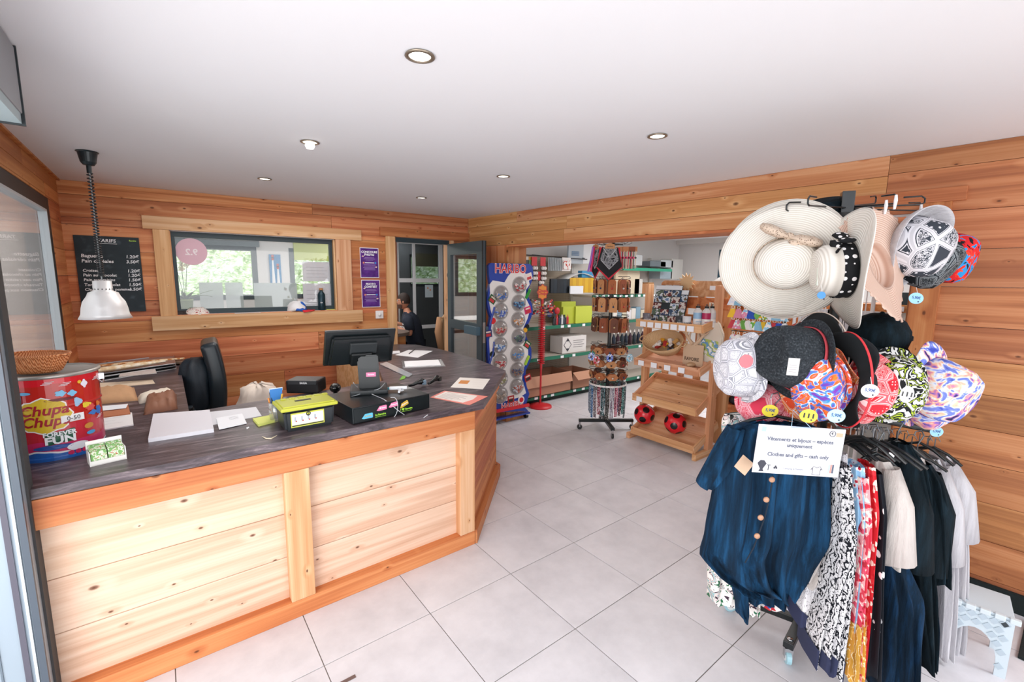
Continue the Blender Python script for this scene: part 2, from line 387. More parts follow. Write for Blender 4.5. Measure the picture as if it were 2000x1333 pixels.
# u for back wall = -ub ; u x Z direction:
uB=-ub; off=uB.cross(Z)  # points to +-nb
sg=1 if off.dot(nb)>0 else -1
holesB=[(SW0,SW1,ZW0,ZW1),(SD0,SD1,0,ZD1)]
b=MB(); M=frame(K,uB,Z,uB.cross(Z))
zs=[0,ZW0,ZW1,ZD1,HC]
for a,c in zip(zs,zs[1:]):
    for p,q in rects_minus(-.3,LB+.2,a,c,holesB): b.b2((p,a,-.02*sg),(q,c,-.16*sg),M)
wb=kind(b.build('wall_back',mat('#d8d4d2',.8)))
def PB(s,z): return BW(s,z,0)
planks(wb,lambda s,z:BW(s,z,0) if sg>0 else BW(s,z,-.018),uB,LB,LV,holesB,WD,seed=3)
# ---- right wall
sJ=RW(0,0); 
pj=atp(1733,360,K,nr); SJ=(pj-K).dot(tr); SO0,SO1,ZO=.70,4.093,1.994
LR=6.2
b=MB(); M=frame(K,tr,Z,tr.cross(Z)); sr=1 if tr.cross(Z).dot(nr)>0 else -1
holesR=[(SO0,SO1,0,ZO)]
for a,c in ((0,ZO),(ZO,HC)):
    for p,q in rects_minus(0,LR,a,c,holesR): b.b2((p,a,-.02*sr),(q,c,-.28*sr),M)
wr=kind(b.build('wall_right',mat('#e5e3e1',.8)))
PR=lambda s,z:RW(s,z,0) if sr>0 else RW(s,z,-.018)
def zone(P,u,s0,s1,levels,holes,m,par,seed,joints=2.4):
    planks(par,lambda s,z:P(s+s0,z),u,s1-s0,levels,[(a-s0,b_-s0,c,d) for a,b_,c,d in holes],m,seed=seed,joints=joints)
WR1=wood('pine_beam','#b97b48','#cd9462','#dfb080',vary=.1)
zone(PR,tr,0,SJ,[ZO,2.105,2.222,HC],[],WR1,wr,11,2.9)
zone(PR,tr,SJ,LR,LV,[(SO0,SO1,0,ZO)],WD3,wr,5,2.6)
# stub beside the corner: vertical boards
for k in range(4):
    a=k*SO0/4; o=RW(a+.001,0,-.018)
    board(wr,o+tr*(SO0/4-.002),Z,-tr,ZO-.002,SO0/4-.002,.018,WD)
# soffit and reveals of the opening
board(wr,RW(SO0,ZO-.02,0),tr,-nr,SO1-SO0,.28,.02,WD,name='soffit_board')
board(wr,RW(SO0+.02,0,0),Z,-nr,ZO-.02,.28,.02,WD,name='reveal_board')
board(wr,RW(SO1,0,0),Z,-nr,ZO-.02,.28,.02,WD,name='reveal_board')
# trim round right end of opening (proud of the planks)
q0=atp(1800,418,K,nr); sT=(q0-K).dot(tr)
tz=kind(MB().b2((0,0,0),(.001,.001,.001)).build('trim_1',WDD)); tz.location=RW(SO1,.05,-.01)
def trimboard(par,s0,s1,z0,z1,P,u,n,m,vertical=False,th=.028,name='trim_board'):
    if vertical: o=P(s0,z0,0); x=Z; y=u; L=z1-z0; H=s1-s0
    else: o=P(s0,z0,0); x=u; y=Z; L=s1-s0; H=z1-z0
    x=V(x);y=V(y); c=x.cross(y)
    if c.dot(n)<0: o=o+V(n)*th
    return board(par,o,x,y,L,H,th,m,name=name,bev=.003)
trimboard(tz,SO1-.01,SO1+.105,0,2.055,RW,tr,nr,WDD,True)
trimboard(tz,sT-.4,SO1+.155,2.055,2.125,RW,tr,nr,WD,False,.03)
# dark baseboard on right wall
bb=MB(); M=frame(RW(SO1+.11,0),tr,Z,tr.cross(Z)); bb.b2((0,0,0),(2,.10,.02*sr),M)
kind(bb.build('baseboard_right',mat('#101c1c',.9,bump=.8,bscale=60)))
# crown strips
b=MB(); b.b2((-1.975,.0,HC-.012),(-1.955,3.0,HC)); kind(b.build('trim_2',WDD))
# ---- left wall x=-1.975
XL=-1.975
b=MB(); 
LWN=(.47,2.585,.98,2.135)
b.b2((XL-.14,LWN[1],0),(XL-.02,3.2,HC)); b.b2((XL-.14,.3,LWN[3]),(XL-.02,3.2,HC)); b.b2((XL-.14,.3,0),(XL-.02,3.2,LWN[2])); b.b2((XL-.3,-3.3,2.15),(XL-.02,.5,HC))
wl=kind(b.build('wall_left',mat('#cfcac6',.8)))
PL=lambda s,z:V((XL-.018,3.02-s,z))
uL=V((0,-1,0))
hl=[(3.02-LWN[1],3.02-LWN[0],LWN[2],LWN[3]),(2.72,9,0,2.15)]
planks(wl,lambda s,z:V((XL,3.02-s,z)) if uL.cross(Z).x>0 else PL(s,z),uL,6.2,LV,hl,WDD,seed=8)
# window 1: left wall window
def winframe(name,M,W,H,fw,fd,mf,mg,panes=1,parent=None,glassname='pane',sill=None):
    """frame in local x,y ; z depth. returns frame object"""
    b=MB()
    b.b2((0,0,-fd/2),(W,fw,fd/2),bev=.002); b.b2((0,H-fw,-fd/2),(W,H,fd/2),bev=.002); b.b2((0,fw,-fd/2),(fw,H-fw,fd/2),bev=.002); b.b2((W-fw,fw,-fd/2),(W,H-fw,fd/2),bev=.002)
    o=b.build(name,mf,parent,M=M)
    for k in range(panes):
        a=fw+(W-2*fw)*k/panes; c=fw+(W-2*fw)*(k+1)/panes
        MB().b2((a,fw,-.003),(c,H-fw,.003)).build(glassname,mg,o)
        if k: MB().b2((a-.02,fw,-fd/2),(a+.02,H-fw,fd/2)).build('mullion',mf,o)
    return o
GL=glass('clear_glass',refl=.14); GLW=glass('window_glass',refl=.12)
wo=winframe('window_1',frame((XL-.03,LWN[1],LWN[2]),(0,-1,0),(0,0,1),(-1,0,0)),LWN[1]-LWN[0],LWN[3]-LWN[2],.08,.05,mat('#1a2124',.5),GLW); kind(wo)
b=MB(); b.b2((.08,LWN[3]-LWN[2]-.095,-.025),(LWN[1]-LWN[0]-.08,LWN[3]-LWN[2]-.08,.02)); b.b2((.08,.08,-.025),(.095,LWN[3]-LWN[2]-.08,.02)); b.build('inner_bead',mat('#b9c3c8',.4),wo)
# exterior render wall beyond left window
kind(MB().b2((-3.6,.4,0),(-3.4,6,3.2)).build('wall_exterior',mat('#e4e2e0',.9)))
kind(MB().b2((-4.3,3.3,0),(-2.2,3.5,3.2)).build('wall_exterior_corner',mat('#d9cfc8',.9)))
kind(MB().b2((-9,-9,-.12),(9,-3.6,-.06)).build('ground_entrance',mat('#dddad6',.9)))
# entrance door jamb, aluminium profiles
ej=kind(MB().b2((-1.98,.30,0),(-1.845,.40,2.15),bev=.004).build('door_1',mat('#9ba9b4',.4,.3)))
for x0,x1,y0,c in ((-1.90,-1.885,.292,'#55535f'),(-1.875,-1.868,.290,'#d8dde2'),(-1.862,-1.845,.286,'#4b5560'),(-1.955,-1.95,.296,'#66737e')):
    MB().b2((x0,y0,0),(x1,.302,2.15)).build('door_seal',mat(c,.4),ej)
MB().b2((-1.845,.34,0),(-1.838,.41,2.15)).build('door_gasket',mat('#3b3a3a',.7),ej)
# ---- window 2: inner window between counter and office
s0,z0=SW0,ZW0
iw=winframe('window_2',frame(BW(SW1,ZW0,-.075),ub,Z,ub.cross(Z)),SW1-SW0,ZW1-ZW0,.042,.05,DARK,GL); kind(iw)
tz=kind(MB().b2((0,0,0),(.001,.001,.001)).build('trim_3',WDL)); tz.location=BW(2,1.2,-.01)
# casing boards around window 2
trimboard(tz,1.285,3.045,ZW1+.005,2.108,BW,uB,nb,WDL,th=.03)
trimboard(tz,2.875,2.985,ZW0-.006,ZW1+.005,BW,uB,nb,WDL,True,.025)
trimboard(tz,1.395,1.545,ZW0-.006,ZW1+.005,BW,uB,nb,WDL,True,.025)
trimboard(tz,1.30,3.045,1.165,ZW0-.006,BW,uB,nb,WDL,th=.035)
# reveal boards of window 2 and sill
def rev(par,P,x,y,L,H,m,name): board(par,P,x,y,L,H,.016,m,name=name)
rev(tz,BW(SW0,ZW0-.006,0)+Z*.0,uB,-nb,SW1-SW0,.15,WDL,'window_sill')
rev(tz,BW(SW0-.0,ZW0,0)+ub*.0,Z,-nb,ZW1-ZW0,.15,WDL,'reveal_board')
rev(tz,BW(SW1-.016,ZW0,0),Z,-nb,ZW1-ZW0,.15,WDL,'reveal_board')
# doorway casing
td=kind(MB().b2((0,0,0),(.001,.001,.001)).build('trim_4',WDL)); td.location=BW(.5,2.1,-.01)
trimboard(td,0.0,1.085,ZD1+.003,2.155,BW,uB,nb,WDD,th=.03)
trimboard(td,.925,1.028,0,ZD1+.003,BW,uB,nb,WDL,True,.028)
trimboard(td,.205,.238,0,ZD1,BW,uB,nb,WDL,True,.02)
rev(td,BW(SD1-.016,0,0),Z,-nb,ZD1,.16,WDL,'reveal_board'); rev(td,BW(SD0,0,0),Z,-nb,ZD1,.16,WDL,'reveal_board')
MB().b2((0,0,0),(SD1-SD0,.045,.06),frame(BW(SD1,ZD1-.047,-.075),ub,Z,ub.cross(Z))).build('door_head_rail',DARK,td,world=True)
# ---- open door leaf
hp=V((1.300,2.862,0)); fp=V((1.262,2.085,0)); dx=(fp-hp).normalized(); LW=(fp-hp).length; dn=dx.cross(Z)  # normal
DM=mat('#3d4a52',.42); M=frame(hp,dx,Z,dn)
b=MB(); HT=2.015; th=.05
b.b2((0,0,0),(.075,HT,th)); b.b2((LW-.11,0,0),(LW,HT,th)); b.b2((.075,HT-.125,0),(LW-.11,HT,th)); b.b2((.075,1.05,0),(LW-.11,1.15,th)); b.b2((.075,0,0),(LW-.11,.1,th))
dl=kind(b.build('door_2',DM,M=M))
MB().b2((.075,1.15,.02),(LW-.11,HT-.125,.03)).build('door_pane',glass('door_glass',refl=.2),dl); MB().b2((.075,.1,.02),(LW-.11,1.05,.03)).build('door_pane',glass('door_glass'),dl)
b=MB(); b.b2((LW-.30,1.03,th),(LW-.03,1.12,th+.05),bev=.004); b.b2((LW-.30,1.03,-.05),(LW-.03,1.12,0),bev=.004); b.build('push_bar',mat('#46606f',.4),dl)
MB().b2((LW-.001,.95,.01),(LW+.004,1.17,.04)).build('lock_plate',CHROME,dl)
b=MB(); b.b2((LW-.004,0,.0),(LW+.002,HT,.012)); b.b2((LW-.004,0,.038),(LW+.002,HT,.05)); b.build('edge_profile',BLACK,dl)
# ---- shop room
XF=6.25; YN=3.02
kind(MB().b2((1.62,YN,0),(XF+.1,YN+.1,HC+.1)).build('wall_shop_back',mat('#dfdedc',.8)))
wf=MB(); 
fw0=atp(1405,488,(XF,0,0),X_); fw1=atp(1472,565,(XF,0,0),X_)
yA,yB=fw1.y-.75,fw0.y; zA,zB=fw1.z-.1,fw0.z
wf.b2((XF,yB,0),(XF+.15,YN,HC+.1)); wf.b2((XF,-3.3,0),(XF+.15,yA,HC+.1)); wf.b2((XF,yA,0),(XF+.15,yB,zA)); wf.b2((XF,yA,zB),(XF+.15,yB,HC+.1))
kind(wf.build('wall_shop_far',mat('#dad9d8',.8)))
kind(winframe('window_3',frame((XF+.03,yB,zA),(0,-1,0),(0,0,1),(-1,0,0)),yB-yA,zB-zA,.08,.06,mat('#2f5062',.4),GL))
kind(MB().b2((1.9,-3.4,0),(XF,-3.3,HC)).build('wall_shop_right',WHITE))
# horizontal ducts high on the shop walls
p0=atp(1318,470,(XF,0,0),X_)
kind(MB().b2((XF-.1,-2.5,p0.z-.09),(XF,YN,p0.z+.03),bev=.01).build('trim_5',mat('#d5d3cf',.5)))
kind(MB().b2((1.62,YN-.06,1.79),(XF-.1,YN,1.90),bev=.01).build('trim_6',mat('#cfccc6',.5)))
# ---- office
YF=5.95
def ofp(px,py,Y=YF): return atp(px,py,(0,Y,0),Y_)
a=ofp(300,482); c=ofp(500,482); d=ofp(563,480); e=ofp(700,480); zb=ofp(490,585).z; zt=c.z
wx=[(-3.9,c.x),(d.x,e.x)]
b=MB()
b.b2((-4.1,YF,0),(3.7,YF+.2,zb)); b.b2((-4.1,YF,zt),(3.7,YF+.2,HC+.1)); b.b2((c.x,YF,zb),(d.x,YF+.2,zt)); b.b2((e.x,YF,zb),(3.7,YF+.2,zt)); b.b2((-4.1,YF,zb),(-3.9,YF+.2,zt))
kind(b.build('wall_office_back',mat('#e3e1df',.8)))
OD=mat('#38474d',.5)
for i,(x0,x1) in enumerate(wx):
    w_=winframe('window_%d'%(4+i),frame((x0,YF+.02,zb),X_,Z,(0,-1,0)),x1-x0,zt-zb,.07,.06,OD,GL); kind(w_)
kind(MB().b2((-4.2,3.55,0),(-4.05,YF+.2,HC+.1)).build('wall_office_left',WHITE)); kind(MB().b2((3.6,3.1,0),(3.7,YF+.2,HC+.1)).build('wall_office_right',mat('#8c8784',.8)))
# roller box above the far window (dark band)
b=MB(); b.b2((-3.9,YF-.10,zt-.01),(c.x+.03,YF-.02,zt+.12)); kind(b.build('trim_7',mat('#59666a',.6)))
# hedge outside
rnd=random.Random(5); hb=MB()
hb.grid(90,30,lambda u,v:V((-5+10*u,8.4+1.5*v+.12*math.sin(40*u+9*v)+rnd.uniform(-.09,.09),.0+3.6*v+rnd.uniform(-.05,.05))))
for _ in range(26000):
    u=rnd.random();v=rnd.random(); c0=V((-5+10*u,8.3+1.5*v+rnd.uniform(-.22,.05),3.6*v)); a=rnd.uniform(-.6,.9); d1=V((math.cos(a),rnd.uniform(-.5,.5),math.sin(a)*.8)).normalized(); d2=V((-math.sin(a),rnd.uniform(-.6,.6),math.cos(a))).normalized()
    L=rnd.uniform(.05,.12); W=L*.3; q=[hb.b.verts.new(c0+d1*(sx*L)+d2*(sy*W)) for sx,sy in ((-.5,0),(0,-.5),(.5,0),(0,.5))]; hb.b.faces.new(q)
hg=hb.build('hedge',pat('hedge_leaf','noise',9,[(.3,'#7f9c5c'),(.5,'#c3d6aa'),(.62,'#f0f5e8')],const=False,rough=.7)); tag(hg,'pale green clipped hedge outside the office windows','hedge'); kind(hg,'stuff')
kind(MB().b2((-9,6.15,-.1),(9,14,-.02)).build('ground_garden',mat('#9aa888',.9)))
hs=bpy.data.lights.new('garden_sun','SUN'); hs.energy=3.0; hs.angle=.4; ho=bpy.data.objects.new('garden_sun',hs); COL.objects.link(ho); ho.rotation_euler=(R_(38),0,R_(15))
def vz(P,py):
    lo,hi=-.5,3.2
    for _ in range(34):
        m_=(lo+hi)/2; d=V((P[0],P[1],m_))-CAM
        y=666.5-FPX*d.dot(UP)/d.dot(FW)
        if y>py: lo=m_
        else: hi=m_
    return m_
# ================= COUNTER =================
ZT=.895; ZU=.857
ctr=thing('reception_counter','long pine reception counter with chunky posts and angled corner','counter',(-.9,.6,0))
def wb_(par,o,x,y,L,H,T_,m,name): return board(par,V(o),x,y,L,H,T_,m,name=name,bev=.004)
XA,XB=-1.96,-.003; YF0=.358
# front panel planks
for i,(a,c) in enumerate(((.085,.30),(.30,.52),(.52,.75))):
    wb_(ctr,(XA,.43,a),X_,Z,1.93,c-a-.002,.02,WDR,'panel_plank')
wb_(ctr,(XA,YF0+.075,ZU-.115),X_,Z,XB-XA,.112,.075,WDD,'top_rail')
wb_(ctr,(XA,YF0+.075,0),X_,Z,XB-XA,.088,.075,WDD,'plinth')
for x0,x1 in ((-1.045,-.937),(-.142+.035,-.004)):
    wb_(ctr,(x1,YF0+.07,.088),Z,-X_,ZU-.115-.088,x1-x0,.07,WDL,'post')
# angled side and right side
def side(p,q,ms,seed):
    d=(q-p); L=d.length; d.normalize(); n=d.cross(Z)
    for i,(a,c) in enumerate(((.085,.30),(.30,.52),(.52,.75))): board(ctr,p-n*.05+Z*a,d,Z,L,c-a-.002,.025,ms,name='panel_plank')
    board(ctr,p-n*.07,d,Z,L,.09,.085,WDD,name='plinth'); board(ctr,p-n*.07+Z*(ZU-.112),d,Z,L,.11,.07,WDD,name='top_rail')
c0=V((.0,.365,0)); c1=V((.70,1.075,0)); c2=V((.79,2.5,0))
side(c0,c1,WDD,1); side(c1,c2,WDD,2)  # redder pine than the front: the weaker light is put into the colour
board(ctr,c1-(c1-c0).normalized()*.10+Z*.09+V((-.03,.03,0)),Z,(c1-c0),ZU-.2,.10,.045,WDD,name='post')
# hidden carcass and inner faces
for lo_,hi_ in (((XA,.455,0),(-.06,.475,ZU)),((-.06,1.75,0),(-.03,2.86,ZU)),((-1.70,1.2,0),(-1.67,2.9,ZU))): MB().b2(lo_,hi_).build('carcass_panel',WDL,ctr,world=True)
for k in range(4):
    board(ctr,V((-.02,1.72+k*.27,.0)),Z,Y_,ZU-.01,.265,.02,WDL,name='inner_board')
# worktop
m,t,p=newm('slate_laminate'); mp,oi=mapping(t,(1,1,1),False); N=t.nodes.new; L_=t.links.new
sv=N('ShaderNodeVectorMath'); sv.operation='MULTIPLY'; sv.inputs[1].default_value=(2.2,14,14); L_(mp.outputs[0],sv.inputs[0])
nz=N('ShaderNodeTexNoise'); nz.inputs['Scale'].default_value=1.6; nz.inputs['Detail'].default_value=9; nz.inputs['Roughness'].default_value=.7; nz.inputs['Distortion'].default_value=1.2; L_(sv.outputs[0],nz.inputs['Vector'])
r=ramp(t,[(.28,'#282225'),(.46,'#453b40'),(.58,'#64585d'),(.70,'#9a8b8c')]); L_(nz.outputs[0],r.inputs[0]); L_(r.outputs[0],p.inputs['Base Color']); p.inputs['Roughness'].default_value=.33
SLATE=m
WP=[(-1.965,.36),(.055,.352),(.735,1.035),(.833,1.62),(.825,2.39),(.76,2.72),(.60,2.865),(.0,2.88),(-.018,1.85),(-.207,1.25),(-1.354,1.13),(-1.346,2.93),(-1.965,2.95)]
wt=MB().prism(WP,ZU,ZT).build('worktop',SLATE,M=None); tag(wt,'dark slate-look worktop running round the pine counter','worktop')
bm_=bmesh.new(); 
# ================= SMALL THINGS ON THE COUNTER =================
PAPER=mat('#eef0f4',.8); KRAFT=mat('#c79a72',.85,bump=.3,bscale=40); GREEN=mat('#1c7a5a',.5); RED=mat('#d8232b',.45); INK=mat('#3a3a44',.8)
def flatM(px,z):
    """frame from 4 pixel corners (tl,tr,br,bl) lying at height z: origin bl, x to br, y to tl"""
    P=[atz(x,y,z) for x,y in px]; return P
def flat(name,label,cat,px,z,th,m,group=None):
    P=flatM(px,z); c=(P[0]+P[1]+P[2]+P[3])/4
    o=thing(name,label,cat,c,0,group) if False else None
    b=MB(); b.prism([(q.x-c.x,q.y-c.y) for q in P],0,th); ob=b.build(name,m); ob.location=(c.x,c.y,z)
    return tag(ob,label,cat,group),P
def onsheet(P,z,u,v):
    """point on quad P (tl,tr,br,bl)"""
    a=P[0].lerp(P[1],u); b_=P[3].lerp(P[2],u); q=a.lerp(b_,v); return V((q.x,q.y,z))
def lines(parent,P,z,rows,m,name='printed_line',h=.004):
    """rows: list of (u0,u1,v)"""
    for u0,u1,v in rows:
        a=onsheet(P,z,u0,v); c=onsheet(P,z,u1,v); d=(c-a).normalized(); n=V((-d.y,d.x,0))*h/2
        b=MB(); q=[a-n,c-n,c+n,a+n]; vs=[b.b.verts.new(p_) for p_ in q]; b.b.faces.new(vs); b.build(name,m,parent,world=True)
def put(o): return o
# lollipop tin
bc=V((-1.815,.80,ZT)); 
TR=.148; H=.335
tin=thing('lollipop_tin','big red lollipop tin with grey lid and handwritten price label','tin',bc)
m,t,p=newm('tin_print'); N=t.nodes.new; L_=t.links.new; tc=N('ShaderNodeTexCoord'); sp=N('ShaderNodeSeparateXYZ'); L_(tc.outputs['Object'],sp.inputs[0])
r=ramp(t,[(0,'#2460b4'),(.16,'#2460b4'),(.165,'#e8e8ee'),(.18,'#e8e8ee'),(.185,'#c62c62'),(.3,'#c2283a'),(.5,'#c0261f'),(1,'#d61c2a')],True)
mr=N('ShaderNodeMapRange'); mr.inputs['From Max'].default_value=H; nn=N('ShaderNodeTexNoise'); nn.inputs['Scale'].default_value=7; L_(tc.outputs['Object'],nn.inputs['Vector'])
ma=N('ShaderNodeMath'); ma.operation='MULTIPLY_ADD'; ma.inputs[1].default_value=.05; L_(nn.outputs[0],ma.inputs[0]); L_(sp.outputs[2],ma.inputs[2]); L_(ma.outputs[0],mr.inputs['Value']); L_(mr.outputs[0],r.inputs[0]); L_(r.outputs[0],p.inputs['Base Color']); p.inputs['Roughness'].default_value=.25; p.inputs['Coat Weight'].default_value=.4
MB().lathe([(0,0),(TR,0),(TR,.012),(TR-.002,.016),(TR-.002,H*.62),(TR+.002,H*.64),(TR-.001,H*.66),(TR-.001,H),(0,H)],48).build('body',m,tin,smooth=False)
MB().lathe([(TR-.005,H-.005),(TR+.006,H),(TR+.008,H+.008),(TR-.002,H+.014),(TR-.012,H+.006),(0,H+.004)],48).build('lid',mat('#b5b1ab',.35,.6),tin,smooth=True)
hp_=MB().tube([V((TR*math.cos(a)*1.0+.012*math.cos(a),TR*math.sin(a)+.012*math.sin(a),H-.03-.03*math.sin(PI*k/8))) for k in range(9) for a in [R_(-25)+R_(50)*k/8]],.0028,6)
hp_.build('handle',CHROME,tin); MB().b2((-.006,-.01,H-.045),(.02,.01,H-.02),T(TR-.004,0,0)).build('ear',CHROME,tin)
va=math.atan2(CAM.y-bc.y,CAM.x-bc.x)   # facing camera
def cyl(a0,z0,r_=TR+.0012):
    def f(co):
        a=a0+co.x/r_; rr=r_+co.z; return V((rr*math.cos(a),rr*math.sin(a),z0+co.y))
    return f
def disc(cx,cz,rx,rz,m,name,parent,a0=None,lay=0,n=28,wob=0,lob=0):
    pts=[]
    for k in range(n):
        a=2*PI*k/n; w=1+wob*math.cos(lob*a); pts.append((cx+rx*w*math.cos(a),cz+rz*w*math.sin(a)))
    polyc(pts,m,name,parent,a0,lay)
def polyc(pts,m,name,parent,a0=None,lay=0):
    b=MB(); f=cyl(a0 if a0 is not None else va,0,TR+.0012+lay*.0005)
    n=len(pts); cx=sum(q[0] for q in pts)/n; cz=sum(q[1] for q in pts)/n
    c=b.b.verts.new(f(V((cx,cz,0)))); o=[b.b.verts.new(f(V((x,y,0)))) for x,y in pts]; mid=[b.b.verts.new(f(V(((x+cx)/2,(y+cz)/2,0)))) for x,y in pts]
    for i in range(n): b.b.faces.new((o[i],o[(i+1)%n],mid[(i+1)%n],mid[i])); b.b.faces.new((mid[i],mid[(i+1)%n],c))
    b.build(name,m,parent)
disc(-.035,.185,.083,.072,mat('#f2e9e4',.4),'emblem_border',tin,lay=0,wob=.07,lob=8)
disc(-.035,.185,.078,.067,mat('#d8b62c',.4),'emblem',tin,lay=1,wob=.07,lob=8)
text('Chupa',.056,mat('#a51c2c',.4),tin,Matrix(),bend=cyl(va-.035/TR,.207,TR+.0025),bold=.0012,shear=.25)
text('Chups',.056,mat('#a51c2c',.4),tin,Matrix(),bend=cyl(va-.035/TR,.162,TR+.0025),bold=.0012,shear=.25)
polyc([(-.035,.065),(.045,.07),(.05,.122),(-.04,.118)],mat('#1f5a40',.4),'slogan_panel',tin,lay=2)
text('FOREVER',.024,PAPER,tin,Matrix(),bend=cyl(va+.004/TR,.108,TR+.0035),bold=.0008)
text('FUN',.04,PAPER,tin,Matrix(),bend=cyl(va+.004/TR,.082,TR+.0035),bold=.0015,sx=1.2)
polyc([(.012,.148),(.085,.148),(.085,.178),(.012,.178)],mat('#f0eff0',.6),'price_sticker',tin,lay=5)
text('0-50',.024,mat('#4a3b40',.6),tin,Matrix(),bend=cyl(va+.049/TR,.163,TR+.005))
# generic printed motifs of the fairground scene on the tin
for cx,cz,rx,rz,c,lb in ((.02,.27,.016,.012,'#7fc0e6',5),(.055,.265,.014,.012,'#7fc0e6',4),(-.085,.28,.022,.006,'#6ab0dd',0),(-.10,.26,.006,.03,'#5ea2c8',0),(.10,.295,.012,.016,'#e9e4f0',4),(.083,.305,.007,.007,'#e8b93a',0),(.10,.205,.018,.011,'#e8cc3c',3),(.115,.19,.02,.014,'#d8504a',6),(.125,.165,.02,.010,'#3b77c4',4),(.10,.115,.018,.012,'#c88a3c',0),(.105,.085,.018,.008,'#4aa0d8',0),(.155,.17,.015,.022,'#2f6fc4',5),(.155,.195,.012,.012,'#e07a2c',3),(.07,.225,.014,.018,'#9fc4e4',3),(-.02,.055,.06,.010,'#2b4f9a',0),(.055,.045,.036,.016,'#e6e9f2',0),(.02,.245,.05,.006,'#702026',0)):
    disc(cx,cz,rx,rz,mat(c,.4),'printed_motif',tin,lay=1,n=14,wob=.2 if lb else 0,lob=lb)
for k in range(3): disc(.03+.022*k,.022,.010,.009,mat('#c52a5c',.3),'printed_ball',tin,lay=2,n=14)
for cx,cz in ((-.02,.31),(.03,.30),(.15,.30),(.15,.135)):
    for k in range(3): polyc([(cx+.006*k-.012,cz+.005*k),(cx+.006*k+.014,cz+.005*k),(cx+.006*k+.014,cz+.005*k+.002),(cx+.006*k-.012,cz+.005*k+.002)],PAPER,'printed_cloud',tin,lay=2)
# bread basket on the tin
bk=thing('bread_basket','oval orange wicker bread basket resting on the lollipop tin lid','basket',bc+V((-.03,-.035,H+.014)),YAW-PI/2)
WICK=pat('wicker','wave',55,[(0,'#a3532a'),(.5,'#d98a55'),(1,'#e8a878')],dist=2,const=False,bump=.6,rough=.5)
MB().lathe([(0,.002),(.078,.0),(.082,.004),(.10,.035),(.115,.068),(.118,.07),(.112,.068),(.097,.036),(.078,.008),(0,.006)],40,sy=.72).build('bowl',WICK,bk,smooth=True)
b=MB()
for k in range(44):
    a=2*PI*k/44; b.tube([(.081*math.cos(a),.081*math.sin(a)*.72,.004),(.10*math.cos(a),.10*math.sin(a)*.72,.036),(.116*math.cos(a),.116*math.sin(a)*.72,.068)],.0022,5)
kind(b.build('wicker_ribs',WICK,bk),'stuff')
MB().tube([(.117*math.cos(2*PI*k/40),.117*math.sin(2*PI*k/40)*.72,.071+.0012*(k%2)) for k in range(40)],.0045,6,True).build('rim',WICK,bk)
# tea sachet box
P=atz(213,905,ZT); tb_=thing('tea_box','open white carton holding two rows of green tea sachets','box',P,R_(12))
b=MB(); b.b2((-.052,0,0),(.052,.004,.02)); b.b2((-.052,0,0),(.052,.07,.003)); b.b2((-.055,0,0),(-.052,.072,.055)); b.b2((.052,0,0),(.055,.072,.055)); b.b2((-.055,.066,0),(.055,.07,.085)); b.build('carton',mat('#e6e4e0',.6),tb_)
for i in range(2):
    for k in range(9): MB().b2((-.05+.052*i,.008+.006*k,.004),(-.002+.052*i,.0115+.006*k,.055+.002*k)).build('sachet',pat('sachet','noise',60,[(0,'#7fae6a'),(.48,'#d9e8d0'),(.56,'#c94a4a'),(.58,'#8dba78')]),tb_)
# --- left run: bread trays, baguettes, bags
def tray(px,z,label,m):
    o,P=flat('baking_tray',label,'tray',px,z,.004,m); c=o.location
    b=MB()
    for a,d in ((0,1),(1,2),(2,3),(3,0)):
        b.tube([P[a]+Z*.006,P[d]+Z*.006],.004,6)
    b.build('rim',m,o,world=True); return o
ALU=mat('#b9bcc0',.3,.8); 
tray([(120,735),(341,703),(344,722),(120,760)],ZT,'lowest aluminium baking tray of the stack beside the tin',ALU)
tray([(120,728),(340,698),(343,716),(120,750)],ZT+.02,'middle aluminium baking tray of the stack beside the tin',ALU)
tr3=tray([(120,722),(339,694),(342,712),(120,742)],ZT+.04,'topmost aluminium baking tray holding the pale baguette',ALU)
o,_=flat('paper_tray','wooden board under a long seeded tart at the back of the counter','board',[(120,704),(352,690),(362,710),(120,724)],ZT+.015,.012,mat('#8a7464',.6))
def loaf(name,label,a,c,r,m,flatk=.6,w=.0):
    a=V(a);c=V(c);n=12; d=(c-a).normalized(); 
    ob=MB(); pts=[a.lerp(c,k/n) for k in range(n+1)]; rr=[r*max(.25,math.sin(PI*min(max(k/n,.04),.96))**.35) for k in range(n+1)]
    ob.tube([p_-a for p_ in pts],rr,12); bmesh.ops.scale(ob.b,vec=(1,1,flatk),verts=ob.b.verts[:]); x=ob.build(name,m,smooth=True); x.location=a; return tag(x,label,'bread')
CRUST=pat('crust','noise',30,[(0,'#c98a4e'),(.45,'#e8cfa8'),(.6,'#f5e9d6')],const=False,rough=.8)
loaf('baguette','long pale floury baguette lying on the topmost tray',atz(110,735,ZT+.07),atz(322,706,ZT+.07),.03,CRUST)
loaf('tart_slab','long baked tart with browned crust on a board behind the baguette',atz(120,722,ZT+.045),atz(360,700,ZT+.045),.036,pat('tart','noise',25,[(0,'#8a3c14'),(.42,'#d08a50'),(.52,'#f3dcb6')],const=False),.3)
o,_=flat('plastic_sheet','crumpled clear plastic bag lying over the trays','bag',[(235,731),(303,722),(306,730),(232,737)],ZT+.052,.004,glass('film',refl=.3,vis=.35))
o,P=flat('paper_bag','flat kraft bread bag beside the tray stack','bag',[(150,752),(298,743),(303,750),(150,764)],ZT,.003,mat('#e2cdb4',.8))
